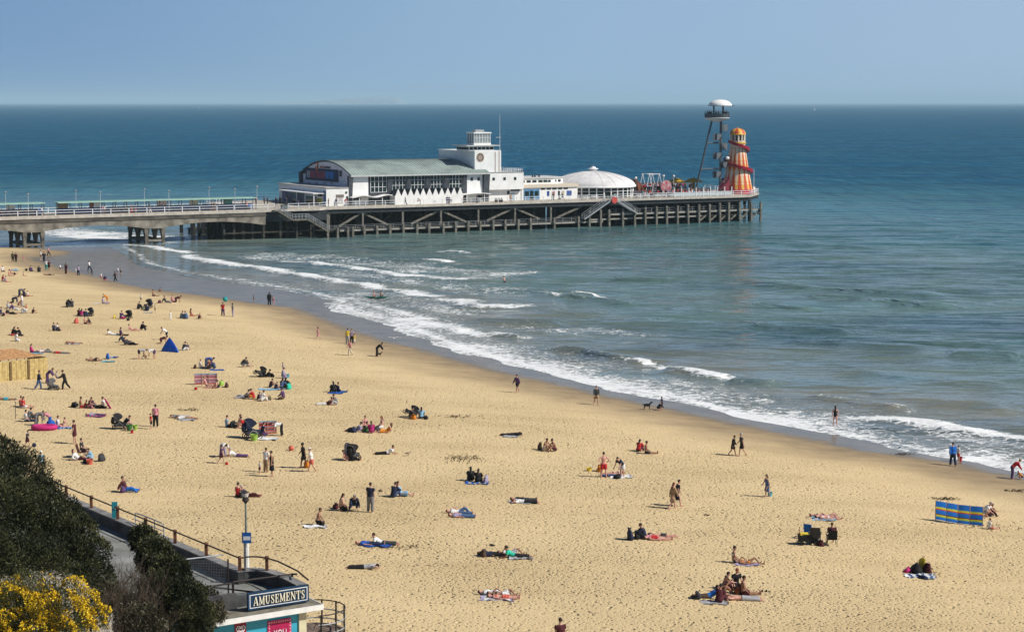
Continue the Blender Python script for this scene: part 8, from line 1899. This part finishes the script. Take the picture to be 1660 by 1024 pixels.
m = MB(); x0, x1, y0, y1 = -hw + .2, -.45, .25, 3.8; ze = HB + .18; zr = ze + .68; rx = 1.35
m._add([(x0, y0, ze), (x1, y0, ze), (x1, y1, ze), (x0, y1, ze), (x0 + 1.9, (y0 + y1) / 2, zr), (x1 - 1.9, (y0 + y1) / 2, zr), (x0, y0, ze - .06), (x1, y0, ze - .06), (x1, y1, ze - .06), (x0, y1, ze - .06)], [(0, 1, 5, 4), (1, 2, 5), (2, 3, 4, 5), (3, 0, 4), (6, 9, 8, 7), (0, 6, 7, 1), (1, 7, 8, 2), (2, 8, 9, 3), (3, 9, 6, 0)])
part(m, 'roof', mat('shingle', (.46, .25, .11), .9, .2, 5, bump=.4, bscale=12), o)
m = MB()
for i in range(9): a = x0 + .1 + (x1 - x0 - .2) * i / 8; m.box(a - .04, a + .04, y0 + .05, y0 + .13, HB + .001, ze - .061)
part(m, 'roof_post', wood2, o)
# ---------------- kayak, dogs, gulls, boats far out
ko = thing('kayak', kc + Vector((0, 0, -.1)), 'dark green sit on kayak with two paddlers in the surf', 'kayak', -6)
m = MB(); rg = []
for i in range(15):
    u = -1 + 2 * i / 14; w_ = .38 * (1 - abs(u) ** 2.6) + .02; rg.append((Vector((1.75 * u, 0, .12 + .14 * u * u)), w_, .13 * (1 - abs(u) ** 3) + .02, Vector((1, 0, 0))))
etube(m, rg, Vector((0, 1, 0)), 12); part(m, 'hull', mat('kayak_green', (.01, .13, .09), .35), ko, True)
for a in (-.3, .75): m = MB(); m.tube([(a + .35, -1.0, .55), (a + .35, 0, .62), (a + .35, 1.0, .75)], .02, 6); m.ball((a + .35, -1.1, .55), .05, .2, .09, 8, 6); m.ball((a + .35, 1.1, .76), .05, .2, .09, 8, 6); part(m, 'paddle', cmat('black'), ko)
def dog(x, y, rz, c, sc, label):
    p = at_px(x, y); m = MB(); F_ = Vector((1, 0, 0))
    etube(m, [(Vector((-.30, 0, .42)), .07, .08, F_), (Vector((-.18, 0, .43)), .105, .115, F_), (Vector((.08, 0, .42)), .11, .14, F_), (Vector((.24, 0, .44)), .10, .13, F_), (Vector((.32, 0, .47)), .06, .08, F_)], Vector((0, 1, 0)), 12)
    m.tube([(.24, 0, .48), (.36, 0, .60), (.40, 0, .66)], [.09, .07, .065], 10); etube(m, [(Vector((.34, 0, .67)), .065, .07, F_), (Vector((.43, 0, .67)), .065, .07, F_), (Vector((.50, 0, .645)), .04, .042, F_), (Vector((.58, 0, .635)), .03, .03, F_)], Vector((0, 1, 0)), 10)
    for s in (-1, 1):
        m.tube([(.37, .06 * s, .70), (.35, .09 * s, .64), (.36, .09 * s, .58)], [.03, .03, .015], 6)
        m.tube([(.22, .08 * s, .42), (.24, .08 * s, .24), (.23, .08 * s, .12), (.24, .08 * s, .02), (.29, .08 * s, .02)], [.06, .04, .03, .03, .025], 8)
        m.tube([(-.22, .08 * s, .42), (-.16, .09 * s, .26), (-.27, .085 * s, .15), (-.26, .085 * s, .02), (-.20, .085 * s, .02)], [.085, .055, .032, .028, .025], 8)
    m.tube([(-.30, 0, .46), (-.42, 0, .52), (-.50, 0, .62)], [.035, .025, .015], 6)
    me = fuse(m, .02, 1); me.materials.append(mat('fur_' + c, CLOTH[c], .8, .3, 12)); ob = bpy.data.objects.new('dog', me); COL.objects.link(ob); ob.location = p; ob.rotation_euler = (0, 0, R(rz)); ob.scale = (sc,) * 3; tag(ob, label, 'dog')
dog(614.5, 578, 10, 'brown', .75, 'small brown dog at the feet of the bending figure in black'); dog(1048.5, 663.5, 0, 'black', 1.0, 'black dog walking at the wet edge left of two children')
def gull(p, rz, fly, label):
    m = MB(); F_ = Vector((1, 0, 0)); etube(m, [(Vector((-.26, 0, .0)), .02, .012, F_), (Vector((-.12, 0, .0)), .06, .05, F_), (Vector((.05, 0, .01)), .08, .075, F_), (Vector((.16, 0, .05)), .05, .05, F_), (Vector((.23, 0, .08)), .042, .045, F_), (Vector((.30, 0, .07)), .012, .012, F_)], Vector((0, 1, 0)), 10)
    for s in (-1, 1):
        if fly: m.hexa([(-.06, .05 * s, 0), (.1, .05 * s, 0), (.12, .4 * s, .14), (0, .4 * s, .14), (-.06, .05 * s, .03), (.1, .05 * s, .03), (.12, .4 * s, .16), (0, .4 * s, .16)]); m.hexa([(0, .4 * s, .14), (.12, .4 * s, .14), (-.08, .85 * s, .06), (-.14, .85 * s, .06), (0, .4 * s, .16), (.12, .4 * s, .16), (-.08, .85 * s, .07), (-.14, .85 * s, .07)])
        else: m.tube([(.0, .03 * s, -.03), (.02, .03 * s, -.2)], .012, 5); etube(m, [(Vector((-.26, .05 * s, .0)), .015, .02, F_), (Vector((0, .075 * s, .02)), .02, .05, F_), (Vector((.1, .06 * s, .03)), .015, .03, F_)], Vector((0, 1, 0)), 8)
    o = m.build('gull', mat('gull_white', (.75, .75, .74), .7, .06) if fly else mat('gull_brown', (.28, .22, .16), .8, .3, 8), None, True); o.location = p; o.rotation_euler = (0, 0, R(rz)); tag(o, label, 'gull')
gull(at_px(639, 562, 1.0), 100, True, 'white gull gliding low over the wet sand'); g_ = at_px(661.5, 738.5, .2); gull(g_, 30, False, 'brown young gull standing on the sand right of a propped reader')
def sail(x, y, Y, h, label, c):
    p = Vector(((x - 830) / 3119.3 * Y, Y, 0)); o = thing('sailing_boat', p, label, 'boat', 20); m = MB(); etube(m, [(Vector((-4, 0, .5)), 1.0, .7, Vector((1, 0, 0))), (Vector((0, 0, .4)), 1.4, .9, Vector((1, 0, 0))), (Vector((4.5, 0, .9)), .1, .2, Vector((1, 0, 0)))], Vector((0, 1, 0)), 10); part(m, 'hull', white, o)
    m = MB(); m.tube([(0, 0, 0), (0, 0, h)], .1, 6); part(m, 'mast', steelw, o); m = MB(); m._add([(.1, 0, 1.6), (.1, .02, h), (-3.6, .3, 1.6), (.1, -.1, 1.6), (.1, -.08, h), (-3.6, .2, 1.6)], [(0, 1, 2), (5, 4, 3), (0, 2, 5, 3), (2, 1, 4, 5), (1, 0, 3, 4)]); part(m, 'sail', mat(c, (.8, .8, .8), .8), o)
sail(1321, 169.5, 7000, 9, 'tiny white sailing boat near the horizon at right', 'sail_white'); sail(1395, 476, 0, 0, '', '') if False else None
sail(323, 165, 9000, 7, 'tiny dark hulled boat on the horizon at left', 'sail_grey')
